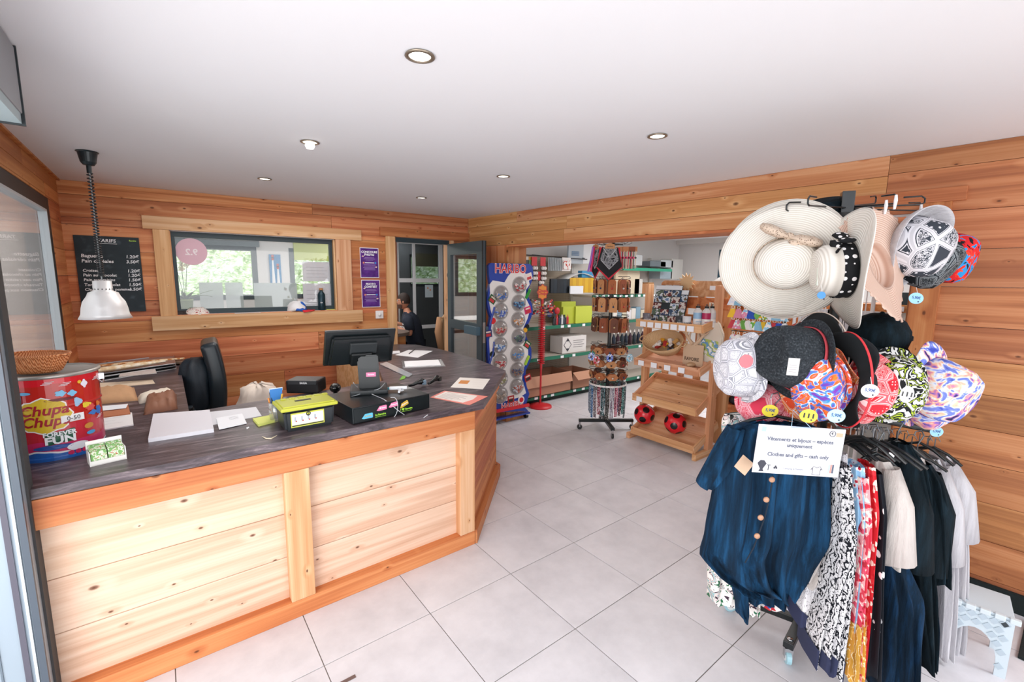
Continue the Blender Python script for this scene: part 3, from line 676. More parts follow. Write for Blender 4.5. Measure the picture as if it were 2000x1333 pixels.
def crumple(name,label,cat,px,z,h,m,seed=1,nx=14,ny=10,amp=.01,group=None):
    P=flatM(px,z); c=(P[0]+P[1]+P[2]+P[3])/4; rnd=random.Random(seed)
    def f(u,v):
        q=P[0].lerp(P[1],u).lerp(P[3].lerp(P[2],u),v)-c; e=min(u,1-u,v,1-v)*2
        k=min(1,e*3)**.6; return V((q.x+rnd.uniform(-amp,amp)*.5*k,q.y+rnd.uniform(-amp,amp)*.5*k,h*k+rnd.uniform(-amp,amp)*k))
    b=MB().grid(nx,ny,f); o=b.build(name,m,smooth=True); o.location=(c.x,c.y,z+.001); q=o.modifiers.new('s','SOLIDIFY'); q.thickness=.002; q.offset=1
    return tag(o,label,cat,group)
crumple('paper_bag','stack of folded kraft bread bags beside the red tin','bag',[(150,765),(262,757),(270,783),(150,795)],ZT,.035,KRAFT,3,16,8,.006)
crumple('paper_bag','tan leather-like crumpled bread bag at the end of the counter','bag',[(285,782),(345,770),(347,800),(280,812)],ZT,.05,mat('#8a5a42',.6,bump=.3,bscale=30),5,14,8,.01)
crumple('cloth','cream paper flap lying behind the brown crumpled bag','paper',[(268,778),(340,767),(344,776),(272,790)],ZT,.04,mat('#e8dccb',.8),6,12,6,.006)
for k,(px,c,l) in enumerate((([(180,800),(250,793),(255,812),(180,822)],'#b7714c','brown folder of order slips beside the red tin'),([(180,816),(258,808),(261,832),(180,846)],'#eceaea','white printed order form in front of the brown folder'))):
    o,P=flat('order_folder' if k==0 else 'order_form',l,'paper',px,ZT+.001,.012 if k==0 else .006,mat(c,.7))
    if k: lines(o,P,ZT+.0085,[(.1,.8,.3),(.1,.6,.5),(.1,.75,.7)],mat('#8a8a92',.8),h=.0015)
    else: flat('paper_slip','long white paper slip inside the brown folder','paper',[(182,796),(250,790),(246,798),(182,805)],ZT+.016,.002,PAPER)
# --- middle of the counter
o,P=flat('display_book','closed white plastic-covered folder in the middle of the counter','folder',[(300,815),(410,807),(418,845),(290,865)],ZT,.018,mat('#e4e3ea',.45))
o,P=flat('paper_sheet','large white sheet behind the small printed card','paper',[(404,806),(500,796),(511,813),(416,831)],ZT,.0015,mat('#dcdde2',.7))
o,P=flat('printed_card','small white folded card with a barcode beside the folder','card',[(422,818),(473,809),(482,828),(428,840)],ZT+.003,.003,PAPER)
lines(o,P,ZT+.0068,[(.45,.8,.2),(.45,.8,.3),(.45,.8,.4)],INK,h=.002)
o,P=flat('sticky_note_pad','pad of pale yellow sticky notes beside the pen glass','notepad',[(494,822),(535,814),(543,824),(505,834)],ZT,.012,mat('#dbe27a',.7))
o,P=flat('paper_scrap','tiny white scrap of paper in front of the sticky notes','paper',[(481,836),(486,834),(487,836),(482,839)],ZT,.001,PAPER)
MBt=MB().tube([atz(512,853,ZT+.003),atz(520,857,ZT+.003),atz(530,857,ZT+.006),atz(541,851,ZT+.004)],[.001,.003,.003,.001],6).build('peel_strip',mat('#e9dcc0',.7)); tag(MBt,'curled cream peel strip lying in front of the tool box','strip')
# pen glass
P=atz(541,822,ZT); pg=thing('pen_glass','clear glass holding pens and a blue tube beside the yellow lidded box','pen holder',P)
MB().lathe([(0,.002),(.032,.002),(.036,.10),(.033,.10),(.029,.006),(0,.006)],20).build('glass',glass('cup_glass',refl=.25,vis=.12),pg,smooth=True)
for i,(dx_,dy_,c,h) in enumerate(((-.015,.0,'#1c2022',.15),(.012,.01,'#2e64b8',.13),(-.02,.012,'#e08a32',.12),(.02,-.008,'#e8b13a',.14),(0,.015,'#d8dce2',.14))):
    MB().tube([(dx_*.5,dy_*.5,.01),(dx_*1.5,dy_*1.5,h)],.005,8).build('pen',mat(c,.4),pg)
b=MB(); b.grid(2,4,lambda u,v:V(((-.02+.045*u)*(1+.3*v),.012*(1-v)*(1 if u<.5 else 1),.05+.12*v))); o=b.build('tube',mat('#3f7fc8',.4),pg,solid=.018)
b=MB().box((.004,0,.165),(.062,.008,.014)).build('tube_crimp',mat('#dfe7ee',.4),pg)
# tool box with yellow lid
a=atz(556,848,ZT); c=atz(656,829,ZT); d=(c-a).normalized(); W=(c-a).length; nn=Z.cross(d); Mx=frame(a,d,nn,Z)
vb=thing('cleaning_box','black plastic box with olive yellow lid and illustrated label','box',M=Mx)
b=MB(); b.prism([(0,0),(W,0),(W,.17),(0,.17)],0,.105); bmesh.ops.bevel(b.b,geom=b.b.edges[:],offset=.012,segments=3,affect='EDGES')
for v_ in b.b.verts:
    k=.93+.07*v_.co.z/.105; v_.co.x=W/2+(v_.co.x-W/2)*k; v_.co.y=.085+(v_.co.y-.085)*k
b.build('tub',mat('#22272c',.4),vb)
YL=mat('#b9bb3a',.45)
b=MB(); b.b2((-.012,-.012,.105),(W+.012,.182,.122),bev=.006); b.b2((.0,.0,.12),(W,.17,.128),bev=.003); b.build('lid',YL,vb)
b=MB(); b.b2((W*.3,.075,.1275),(W*.62,.098,.1295),bev=.0008); b.build('handle_slot',mat('#1e2220',.6),vb)
for k in range(6): MB().b2((.02+k*.04,.135,.128),(.045+k*.04,.16,.1315)).build('lid_cleat',YL,vb)
MB().b2((.03,-.0035,.022),(W-.055,.0005,.092)).build('label',mat('#c3c650',.5),vb); MB().b2((.034,-.0045,.034),(W-.06,-.003,.085)).build('label_panel',PAPER,vb)
MB().lathe([(0,0),(.011,0),(.011,.001),(0,.001)],20,T((W-.02)/2,-.0045,.082)@RX(PI/2)).build('label_badge',mat('#1d1d1d',.5),vb)
text('ICI',.011,mat('#cfd03a',.5),vb,T((W-.02)/2,-.0062,.082)@RX(PI/2),bold=.0004)
for k in range(4):
    x=.045+k*.03; MB().b2((x,-.0052,.052),(x+.008,-.0044,.074)).build('drawn_spray',mat('#a9aeb6',.5),vb); MB().sph((x+.008,-.0048,.052),.004,8,6,(1,.2,1)).build('drawn_hand',mat('#b5533a',.5),vb)
MB().b2((.034,-.005,.028),(W-.06,-.0035,.032)).build('label_stripe',mat('#1d1d1d',.5),vb)
# cash drawer
a=atz(690,832,ZT); c=atz(840,799,ZT); d=(c-a).normalized(); W=(c-a).length; nn=Z.cross(d); Mx=frame(a,d,nn,Z); HH=.088
cdw=thing('cash_till','wide black cash drawer covered in small stickers','cash drawer',M=Mx); DB=mat('#10181c',.35,coat=.2)
MB().b2((0,.004,.004),(W,.36,HH),bev=.004).build('case',DB,cdw); MB().b2((.006,0,.012),(W-.004,.006,HH-.006)).build('drawer_front',mat('#0b1518',.3),cdw)
for fx in (.02,W-.03):
    for fy in (.02,.3): MB().b2((fx,fy,0),(fx+.015,fy+.015,.005)).build('foot',BLACK,cdw)
def sticker(x,z,w_,h_,ang,c,txt,tc,par=cdw,ysurf=-.001,fs=.010):
    M_=T(x,ysurf,z)@RX(PI/2)@RZ(ang)
    pts=[(-w_/2+.012,-h_/2+0),(w_/2-.003,-h_/2),(w_/2,-h_/2+.003),(w_/2,h_/2-.003),(w_/2-.003,h_/2),(-w_/2+.018,h_/2),(-w_/2+.008,0),(-w_/2,-h_/2+.004)]
    s_=MB().prism(pts,0,.0008).build('sticker',mat(c,.5),par,M=M_)
    text(txt,fs,mat(tc,.5),s_,T(.004,0,.001),ext=.0002,bold=.0003)
sticker(.075,.035,.060,.026,0,'#5db7d8','la Ravoire','#c9a23a',fs=.009)
sticker(.155,.062,.058,.024,.05,'#ef7fa8','I ♥ Ravoire','#f9e8ee',fs=.008)
sticker(.222,.068,.056,.024,.08,'#ef7fa8','I ♥ Ravoire','#f9e8ee',fs=.008)
sticker(.285,.058,.056,.024,.38,'#c8a43a','I ♥ Ravoire','#f3e2e6',fs=.008)
for x,s1 in ((.168,'La Ravoire'),(.32,'I ♥ Ravoire')):
    text(s1,.014,mat('#9bd43a',.5),cdw,T(x-.02,-.0012,.03)@RX(PI/2),ext=.0003,bold=.0005)
    MB().b2((x-.05,-.0012,.018),(x+.012,-.0004,.0195)).build('sticker_line',mat('#9bd43a',.5),cdw)
# till screen on its stand, seen from behind
base=atz(722,765,ZT+HH); scr=thing('till_screen','large black touchscreen till seen from behind on a sloped stand','monitor',base)
PB_=mat('#12181b',.3,coat=.3); PBG=mat('#24292c',.5)
dv=(CAM-base); dv.z=0; dv.normalize(); rv=Z.cross(dv)*1.0  # rv: image-right? check sign
rv=V((-dv.y,dv.x,0)); 
if rv.dot(HR)<0: rv=-rv
# axes: x=right, y=away from viewer, z up
Mb=frame((0,0,0),rv,Z.cross(rv),Z)
q=MB(); q.b2((-.105,-.09,0),(.10,.10,.028),Mb,bev=.01); q.build('foot',PBG,scr)
b=MB(); pts=[(-.055,.026),(.06,.026),(.05,.22),(-.062,.22)]; b.prism(pts,-.03,.03,Mb@T(-.0,-.02,0)@RX(PI/2)); bmesh.ops.bevel(b.b,geom=b.b.edges[:],offset=.006,segments=2,affect='EDGES'); b.build('stand',PB_,scr)
# screen slab: corners in px
def on_vp(px,py,d,P0=base): return atp(px,py,P0+dv*d,dv)
tl=on_vp(645,663,.07)
sl_=on_vp(631,716,.02); sr_=on_vp(754,706,-.08)
x=(sr_-sl_); wS=x.length*1.10; x.normalize(); y=((tl-sl_)); y=(y-x*y.dot(x)).normalized(); z=x.cross(y)
Ms=frame(sl_,x,y,z); Hs=.215
sb=MB(); sb.b2((0,0,-.018),(wS,Hs,0),bev=.006); sb.build('screen_panel',PB_,scr,M=Ms,world=True)
MB().b2((.005,.005,-.020),(wS-.005,Hs-.005,-.018)).build('screen_glass',mat('#05080a',.1),scr,M=Ms,world=True)
b=MB(); b.prism([(.02,.01),(wS-.02,.01),(wS-.035,Hs-.03),(.035,Hs-.03)],0,.028); bmesh.ops.bevel(b.b,geom=b.b.edges[:],offset=.01,segments=2,affect='EDGES'); b.build('rear_housing',PB_,scr,M=Ms,world=True)
MB().b2((.125,.085,.02),(.275,.155,.045),bev=.006).build('mount_plate',PBG,scr,M=Ms,world=True)
MB().b2((.13,.02,.018),(.25,.10,.06),bev=.01).build('hinge_block',mat('#0d1214',.3),scr,M=Ms,world=True)
stk=MB().b2((-.026,-.012,0),(.026,.012,.0008)).build('sticker',mat('#ef7fa8',.5),scr,M=Mb@T(.01,-.052,.11)@RX(PI/2))
text('Ravoire',.011,mat('#f9e8ee',.5),stk,T(0,0,.001),bold=.0003)
def cable(pts,r,c,label,name='cable'):
    P=[V(p_) for p_ in pts]; P=[P[0]*2-P[1]]+P+[P[-1]*2-P[-2]]; out=[]
    for i in range(1,len(P)-2):
        for k in range(6):
            t_=k/6; a,b_,c_,d_=P[i-1:i+3]; out.append(.5*((2*b_)+(c_-a)*t_+(2*a-5*b_+4*c_-d_)*t_*t_+(3*b_-a-3*c_+d_)*t_**3))
    out.append(P[-2]); o0=out[0].copy(); o=MB().tube([q-o0 for q in out],r,6).build(name,mat(c,.45),smooth=True); o.location=o0; return tag(o,label,'cable')
zz=ZT+HH+.004
fr_=cdw.matrix_basis
def onf(px,py,off=.004): 
    P0=fr_@V((0,-off,0)); return atp(px,py,P0,fr_.col[1].to_3d())
cable([atz(690,748,zz+.06),atz(700,758,zz+.02),atz(730,772,zz),atz(752,782,zz),onf(775,800),onf(790,811),onf(812,825),atz(835,811,ZT+.004)],.0022,'#b8bcc0','grey cable trailing from the till stand over the drawer front')
cable([onf(763,777),onf(772,778),onf(777,790),onf(775,806),onf(768,817),onf(758,819)],.002,'#b8bcc0','short curled grey cable hanging on the drawer front')
cable([atz(664,776,zz-.05),atz(690,774,zz),atz(715,766,zz+.01),atz(740,760,zz+.03),atz(752,748,zz+.05)],.0022,'#9aa0a4','thin cable looped round the till stand foot')
# card terminal, roll and others around the till
P=atz(598,765,ZT); tp=thing('receipt_printer','low black receipt printer behind the yellow lidded box','printer',P,R_(-38))
MB().b2((-.10,-.06,0),(.10,.08,.085),bev=.01).build('case',mat('#17191c',.3),tp); MB().b2((-.08,-.075,.06),(.10,-.055,.088),bev=.004).build('cover',mat('#272a2e',.35),tp)
text('SAGA',.018,mat('#dfe0e2',.5),tp,T(.02,-.0765,.073)@RX(PI/2),bold=.0006)
P=atz(656,785,ZT); sc_=thing('barcode_scanner','black handheld scanner standing behind the yellow lidded box','scanner',P,R_(-30))
MB().sph((0,0,.085),.032,16,10,(1,1.3,.9)).build('head',mat('#0d0f10',.15),sc_,smooth=True); MB().tube([(0,0,.0),(0,0,.08)],.013,10).build('stem',BLACK,sc_); MB().lathe([(0,0),(.04,0),(.035,.012),(0,.014)],20).build('foot',BLACK,sc_)
def scanner(px,py,label,c2,rz):
    P=atz(px,py,ZT); s=thing('card_scanner',label,'scanner',P,rz)
    MB().tube([(-.06,0,.012),(-.03,0,.018),(.0,0,.03),(.03,0,.036),(.055,0,.025)],[.008,.011,.014,.022,.018],10).build('body',mat('#0f1214',.2),s,smooth=True)
    MB().b2((.03,-.02,.012),(.06,.02,.045),bev=.006).build('window',mat(c2,.3),s); return s
scanner(815,756,'black handset with pale blue end lying beside the white cutter','#7f99ad',R_(-10)); scanner(848,750,'curved black handset on the dark worktop right of the till','#15181a',R_(20))
wc=thing('tape_gun','white plastic gun-shaped tagging tool lying on the cash drawer','tool',atz(778,765,ZT+HH),R_(-25))
MB().b2((-.05,-.008,.012),(.05,.010,.03),bev=.004).build('barrel',mat('#e2e4e8',.4),wc); MB().tube([(0,0,.018),(.012,-.03,.014),(.005,-.06,.012)],[.009,.008,.007],8).build('grip',mat('#dfe1e5',.4),wc); MB().b2((-.075,-.006,.014),(-.05,.006,.026)).build('tip',mat('#2c8c9a',.4),wc); MB().tube([(.02,-.01,.016),(.03,-.035,.014),(.012,-.045,.013)],.003,6).build('trigger',mat('#cfd2d6',.4),wc)
# papers at right
o,P=flat('acrylic_strip','long clear acrylic strip leaning across the counter gap beside the till','ruler',[(755,708),(806,732),(797,738),(742,712)],ZT+.004,.004,glass('acryl',refl=.2,vis=.35,vc='#d8dde4'))
o,P=flat('green_card','small black and lime card beside the acrylic strip','card',[(786,735),(795,733),(790,741),(780,743)],ZT+.001,.002,mat('#6fae3a',.5))
o,P=flat('paper_sheet','white sheet with a black pen lying on it at the counter end','paper',[(798,684),(845,686),(816,699),(772,694)],ZT,.0012,PAPER)
pn=MB().tube([V((0,0,0)),atz(811,682,ZT+.012)-atz(799,691,ZT+.006)],.004,8).build('pen',mat('#14181b',.3)); pn.location=atz(799,691,ZT+.006); tag(pn,'black pen lying on the white sheet at the counter end','pen')
o,P=flat('white_eraser','small white strip of paper beside the till screen','paper',[(764,687),(780,686),(782,690),(765,692)],ZT,.004,PAPER)
cb=thing('clipboard','clear acrylic clipboard with metal clip and blank white form','clipboard',atz(820,711,ZT))
P=flatM([(785,707),(862,703),(870,716),(788,720)],ZT); b=MB(); b.prism([(q.x,q.y) for q in P],ZT,ZT+.003); b.build('board',glass('acryl2',refl=.2,vis=.25),cb,world=True)
P=flatM([(789,707),(856,704),(861,714),(790,718)],ZT+.003); b=MB(); b.prism([(q.x,q.y) for q in P],ZT+.003,ZT+.008); b.build('form',PAPER,cb,world=True)
P=flatM([(784,707),(789,707),(791,718),(786,719)],ZT+.003); b=MB(); b.prism([(q.x,q.y) for q in P],ZT+.003,ZT+.014); b.build('clip',CHROME,cb,world=True)
o,P=flat('printed_sheet','white timetable sheet with a small orange picture near the counter corner','paper',[(898,738),(957,741),(943,761),(880,757)],ZT,.0012,mat('#e4e0da',.7))
a_=onsheet(P,ZT,.15,.3); 
q4=[onsheet(P,ZT+.0014,u,v) for u,v in ((.12,.28),(.42,.28),(.42,.62),(.12,.62))]; b=MB(); vs=[b.b.verts.new(v_) for v_ in q4]; b.b.faces.new(vs); b.build('picture',mat('#cf8a4a',.6),o,world=True)
lines(o,P,ZT+.0016,[(.5,.95,v) for v in (.2,.4,.6,.8)],mat('#b9b4b0',.8),h=.0012)
lc=thing('laminated_card','laminated sheet with pink border and lines of text at the counter corner','sign',atz(895,778,ZT))
P=flatM([(868,764),(953,775),(917,792),(840,777)],ZT); b=MB(); b.prism([(q.x,q.y) for q in P],ZT,ZT+.0015); b.build('sheet',mat('#e58b80',.5),lc,world=True)
q4=[onsheet(P,0,u,v) for u,v in ((.06,.08),(.80,.08),(.86,.5),(.80,.92),(.06,.92))]; b=MB(); b.prism([(q.x,q.y) for q in q4],ZT+.0015,ZT+.002); b.build('panel',mat('#e8e0da',.6),lc,world=True)
lines(lc,P,ZT+.0022,[(.12,.4,.18),(.12,.66,.32),(.12,.62,.42),(.12,.7,.52),(.12,.58,.62),(.12,.66,.72),(.12,.5,.82)],mat('#55504e',.8),h=.003)
# bag behind counter
bgc=atp(505,775,(0,1.75,0),Y_); bgt=vz(bgc,750)
bgx=thing('waste_bag','crumpled translucent white bag tied over a bin behind the counter','bag',(bgc.x,bgc.y,0)); bgx.scale=(1.15,1.15,bgt/.72)
MB().lathe([(0,0),(.12,0),(.15,.5),(0,.5)],20).build('bin',mat('#8d8f92',.5),bgx)
rnd=random.Random(4)
MB().lathe([(.155,.38),(.165,.50),(.15,.56),(.12,.60),(.10,.66),(.09,.70),(.03,.72),(0,.71)],28,fn=lambda p_,a,r_:p_*1.0+V((rnd.uniform(-.012,.012),rnd.uniform(-.012,.012),rnd.uniform(-.012,.012)))).build('liner',mat('#d9cbbf',.6),bgx,smooth=True)
# office chair behind counter, high back, facing left, jacket over it
cx=V((-1.44,2.40,0)); oc=thing('office_chair','black leather high-backed office chair behind the counter','chair',cx,R_(176))
LEA=mat('#16222a',.32)
b=MB()
prof=[(-.26,0.45),(-.30,.62),(-.29,.80),(-.33,.95),(-.31,1.06),(-.27,1.10)]
b.grid(12,14,lambda u,v:(lambda w,k:V((-.27-.05*math.sin(v*3.0)-.02*math.cos(2*PI*u)*0,(u-.5)*w,.45+.68*v)))(.46*(1-.25*max(0,v-.55)),0)); bk_=b.build('backrest',LEA,oc,solid=.115,smooth=True); bk_.modifiers['s'].use_rim=True; q=bk_.modifiers.new('v','BEVEL'); q.width=.03; q.segments=3
MB().b2((-.25,-.24,.42),(.25,.24,.52),bev=.03).build('seat',LEA,oc); MB().tube([(0,0,.08),(0,0,.42)],.03,12).build('gas_lift',BLACK,oc)
for k in range(5):
    a=2*PI*k/5; MB().tube([(0,0,.09),(.28*math.cos(a),.28*math.sin(a),.07)],[.025,.016],8).build('leg',BLACK,oc); MB().sph((.28*math.cos(a),.28*math.sin(a),.03),.03,10,8,(1,.6,1)).build('castor',BLACK,oc)
for s_ in (-1,1): MB().tube([(-.2,.26*s_,.5),(-.15,.28*s_,.68),(.12,.28*s_,.68),(.12,.26*s_,.5)],.018,8).build('armrest',LEA,oc)
jk=thing('jacket','dark navy padded jacket slung over the office chair','jacket',cx+V((.03,-.06,0)),R_(176))
rnd=random.Random(9)
MB().lathe([(0,1.03),(.08,1.02),(.13,.98),(.16,.90),(.17,.78),(.16,.66),(.13,.56)],22,T(-.16,-.02,-.02),sx=.75,fn=lambda p_,a,r_:p_+V((.014*math.sin(5*a+p_.z*20),.012*math.sin(7*a),0))).build('body',mat('#12202c',.55,bump=.5,bscale=25),jk,smooth=True)
# heat lamp
lp=atz(170,296,HC); hl=thing('heat_lamp','aluminium bell heat lamp hanging on a coiled black cord','lamp',(lp.x,lp.y,HC))
MB().lathe([(0,0),(.05,0),(.052,-.004),(.045,-.008),(.036,-.06),(.026,-.075),(.012,-.078),(.012,-.12),(0,-.12)],24).build('ceiling_rose',mat('#18262c',.35),hl,smooth=False)
zb_=vz(lp,549)-HC; 
lo=lambda z: V((.028*min(1,(z/zb_)),-.022*min(1,z/zb_),z)) if False else V((0,0,z))
pts=[]; nt=40; 
for k in range(nt*8+1):
    tt=k/(nt*8); zz_=-.12+(zb_+.12+.03)*(1-(1-tt)**1.35); rr=.0125; pts.append((rr*math.cos(2*PI*k/8),rr*math.sin(2*PI*k/8),zz_))
MB().tube(pts,.0036,5).build('coiled_cord',mat('#1c2226',.35),hl,smooth=True); MB().tube([(0,0,-.12),(0,0,zb_)],.0035,6).build('core_cable',mat('#9aa0a4',.4),hl)
ZB=vz(lp,622)-HC; h_=zb_-ZB
s=h_/.21
MB().lathe([(0,zb_+.004),(.044,zb_),(.046,zb_-.055*s),(.07,zb_-.065*s),(.078,zb_-.085*s),(.098,zb_-.115*s),(.107,zb_-.15*s),(.112,zb_-.185*s),(.125,ZB),(.121,ZB),(.108,zb_-.185*s),(.1,zb_-.14*s),(.07,zb_-.09*s),(0,zb_-.08*s)],40).build('shade',mat('#e9e8e8',.35,.25),hl,smooth=True)
b=MB()
for k in range(16): b.sph((.0462*math.cos(2*PI*k/16),.0462*math.sin(2*PI*k/16),zb_-.045*s),.0035,6,4)
kind(b.build('vent_holes',BLACK,hl),'stuff'); MB().sph((0,0,zb_-.13*s),.045,14,10).build('bulb',mat('#f3e2d0',.3),hl,smooth=True)
# downlights
for i,(px,py,sz) in enumerate(((820,108,1),(605,277,1),(1284,265,1),(983,344,1),(517,349,1),(823,386,1))):
    q=atz(px,py,HC); lab=['nearest recessed ceiling spotlight in the middle of the ceiling','recessed ceiling spotlight with a dropped glowing bulb','recessed ceiling spotlight nearest the hat rack','recessed ceiling spotlight above the wide opening','recessed ceiling spotlight above the window to the office','small recessed ceiling spotlight nearest the office doorway'][i]
    dlo=thing('ceiling_spotlight',lab,'ceiling light',q,0,'recessed ceiling spotlights')
    MB().lathe([(.036,.0),(.045,-.001),(.047,-.005),(.036,-.007),(.034,-.002)],28).build('ring',mat('#a09484',.3,.8),dlo,smooth=True)
    MB().lathe([(0,-.003),(.034,-.003),(.034,-.0015),(0,-.0015)],24).build('lens',mat('#fff6e8',.3,emit=4),dlo)
    if i==1: MB().lathe([(0,-.035),(.018,-.034),(.024,-.02),(.02,-.006)],18).build('bulb',mat('#fffaf0',.3,emit=3),dlo,smooth=True)
    sp_=bpy.data.lights.new('spot','SPOT'); sp_.energy=9; sp_.spot_size=R_(110); sp_.spot_blend=.8; sp_.shadow_soft_size=.03; sp_.color=(1,.93,.85); so=bpy.data.objects.new('downlight_beam',sp_); COL.objects.link(so); so.location=q-Z*.05
# air curtain box over the entrance
ac=thing('air_curtain','grey boxed air curtain fixed above the entrance door','heater',(-1.86,-.4,2.1))
p1=atz(47,243,2.1)
MB().b2((-1.97,-1.7,2.13),(p1.x,p1.y+.0,2.325),bev=.004).build('case',mat('#8f9296',.55),ac,world=True)
MB().b2((-1.965,-1.69,2.1),(p1.x-.004,p1.y-.004,2.13)).build('grille',mat('#9fb0b4',.5),ac,world=True); MB().b2((-1.97,p1.y-.001,2.095),(p1.x+.004,p1.y+.007,2.328)).build('end_plate',mat('#1a2226',.4),ac,world=True)
# ================= BACK WALL ITEMS =================
def wallthing(name,label,cat,s,z,off=.002): return thing(name,label,cat,M=frame(BW(s,z,off),ub,Z,ub.cross(Z)))
s0,z0=3.075,1.927; 
bbd=wallthing('price_blackboard','blackboard with handwritten bakery prices beside the window','blackboard',3.465,1.332)
BWd=.388; BHt=.595
MB().b2((0,0,0),(BWd,BHt,.008)).build('board',pat('slate','noise',14,[(0,'#20292e'),(.6,'#2a343a'),(.8,'#46525a')],const=False,rough=.6),bbd)
CH=mat('#e8ebee',.9)
def chalk(s,x,y,sz,al='LEFT'): text(s,sz,CH,bbd,T(x,y,.0085),ext=.0002,align=al,shear=.12,bold=.0006)
chalk('TARIFS',.19,BHt-.035,.036,'CENTER'); MB().b2((.13,BHt-.058,.0082),(.25,BHt-.0555,.009)).build('chalk_underline',CH,bbd)
for i,(a,c,y) in enumerate((('Baguette','1.20€',.155),('Pain céréales','3.50€',.195),('Croissant','1.20€',.268),('Pain au chocolat','1.20€',.303),('Pain aux raisins','1.50€',.340),('Torsade chocolat','1.50€',.378),('Chausson aux pommes','1.50€',.415))):
    chalk(a,.03,BHt-y,.036 if i<2 else .030); chalk(c,.375,BHt-y,.034,'RIGHT')
MB().b2((.32,BHt-.035,.008),(.375,BHt-.018,.009)).build('logo_sticker',mat('#14201a',.5),bbd); text('Ravoire',.014,mat('#b4e23a',.5),bbd,T(.348,BHt-.027,.0095),bold=.0004)
def poster(s0,s1,z0,z1,lines_,label):
    W=s0-s1; H=z1-z0; o=wallthing('poster',label,'poster',s0,z0)
    MB().b2((0,0,0),(W,H,.0015)).build('sheet',mat('#e9e6ef',.5),o); MB().b2((.006,.006,.0015),(W-.006,H-.006,.002)).build('print',pat('purple','noise',20,[(.3,'#4a2470'),(.7,'#62348c')],const=False),o)
    for k,l in enumerate(lines_): text(l,.030,PAPER,o,T(W/2,H-.045-.028*k,.0022),bold=.0012,ext=.0002)
    for k,y in enumerate((.105,.118,.131,.180,.193,.206,.219,.232)):
        ww=(.10,.12,.08,.13,.12,.14,.11,.12)[k]; MB().b2((W/2-ww/2,H-y,.002),(W/2+ww/2,H-y+.004,.0024)).build('text_line',mat('#9f86bd',.6),o)
    MB().b2((.028,H-.165,.002),(.045,H-.148,.0026),bev=0).build('icon',mat('#d9826a',.5),o); MB().b2((W-.045,H-.165,.002),(W-.028,H-.148,.0026)).build('icon',mat('#3a86d8',.5),o)
    MB().b2((.05,H-.160,.002),(W-.05,H-.153,.0026)).build('text_bar',PAPER,o)
    for x,y in ((.03,.09),(W-.03,.20)): MB().prism([(-.014,0),(.004,-.008),(.012,.004),(0,.008)],.002,.003,T(x,H-y,0)).build('clip_art',mat('#e8c6b8',.5),o)
poster(1.300,1.102,1.622,1.935,['CONCOURS','PHOTO'],'upper purple photo contest poster between window and doorway')
sA,zA_=bwp(706,547); sB,zB_=bwp(742,600)
poster(1.295,1.098,zB_,zA_,['PHOTO','CONTEST'],'lower purple photo contest poster above the light switch')
sw=wallthing('light_switch','white square dimmer switch beside the doorway','switch',1.155,1.186)
MB().b2((0,0,0),(.085,.085,.009),bev=.003).build('plate',mat('#eceaea',.4),sw); MB().lathe([(0,.02),(.016,.02),(.019,.008),(.019,0)],24,T(.042,.042,.006)).build('knob',mat('#e2e0df',.35),sw,smooth=True)
# sill items
zs_=ZW0-.004
def sillP(px,off=.04,z=zs_): 
    P=atp(px,610,K-nb*off+nb*0,nb); return V((P.x,P.y,z))
bt=thing('water_bottle','dark metal water bottle with wooden cap on the window sill','bottle',sillP(629,.05))
MB().lathe([(0,0),(.034,0),(.036,.006),(.036,.155),(.030,.175),(.017,.19),(.016,.205),(0,.205)],24).build('body',mat('#16323e',.3,.4),bt,smooth=True); MB().lathe([(0,.205),(.018,.205),(.018,.225),(0,.227)],18).build('cap',mat('#b07a4c',.5),bt); text('RA',.016,PAPER,bt,T(-.01,-.0365,.08)@RX(PI/2),bold=.0006)
cp=thing('peaked_hat','white and blue cap with red peak lying on the window sill','cap',sillP(580,.06),R_(-15))
MB().lathe([(.085,0),(.088,.02),(.082,.05),(.062,.078),(.03,.092),(0,.095)],28,fn=lambda p_,a,r_:p_+V((0,0,.008*math.sin(3*a)))).build('crown',pat('capcloth','noise',5,[(0,'#2f66c8'),(.5,'#e9e9ec')],rough=.8),cp,smooth=True,solid=.003)
MB().grid(14,6,lambda u,v:(lambda a,r_:V((r_*math.cos(a)+.02,r_*math.sin(a),.012-.02*v*abs(u-.5)*2)))(R_(-55+110*u-10),.078+.07*v*math.sin(PI*(.12+.76*u)))).build('peak',mat('#d3222e',.7),cp,solid=.003,smooth=True)
o=MB().b2((0,0,0),(.21,.11,.0015)).build('paper_sheet',PAPER); o.location=sillP(458,.0)+V((0,-.03,.001)); o.rotation_euler=(0,0,R_(3)); tag(o,'white sheet of paper hanging over the sill edge','paper')
P=sillP(385,.05)
rnd=random.Random(2)
o=MB().lathe([(.0,.06),(.05,.055),(.085,.03),(.095,.0)],20,sy=.55,fn=lambda p_,a,r_:p_+V((rnd.uniform(-.01,.01),rnd.uniform(-.01,.01),rnd.uniform(-.008,.008)))).build('folded_scarf',pat('florals','dots',60,[(0,'#a8323c'),(.3,'#e9e2dc'),(.6,'#dcd4ce')],dist=1),smooth=True); o.location=P; tag(o,'small floral print scarf crumpled on the window sill','scarf')
o=MB().lathe([(.0,.035),(.05,.03),(.075,.0)],18,sy=.6,fn=lambda p_,a,r_:p_+V((rnd.uniform(-.01,.01),rnd.uniform(-.01,.01),rnd.uniform(-.006,.006)))).build('dark_pouch',mat('#2a2224',.7),smooth=True); o.location=sillP(350,.05); tag(o,'dark fabric pouch beside the floral scarf on the sill','pouch')
o=MB().b2((0,0,0),(.10,.02,.008)).build('marker_pen',mat('#c9c83a',.4)); o.location=sillP(648,.03)+V((-.05,0,.002)); tag(o,'yellow marker lying on the sill beside the bottle','marker')
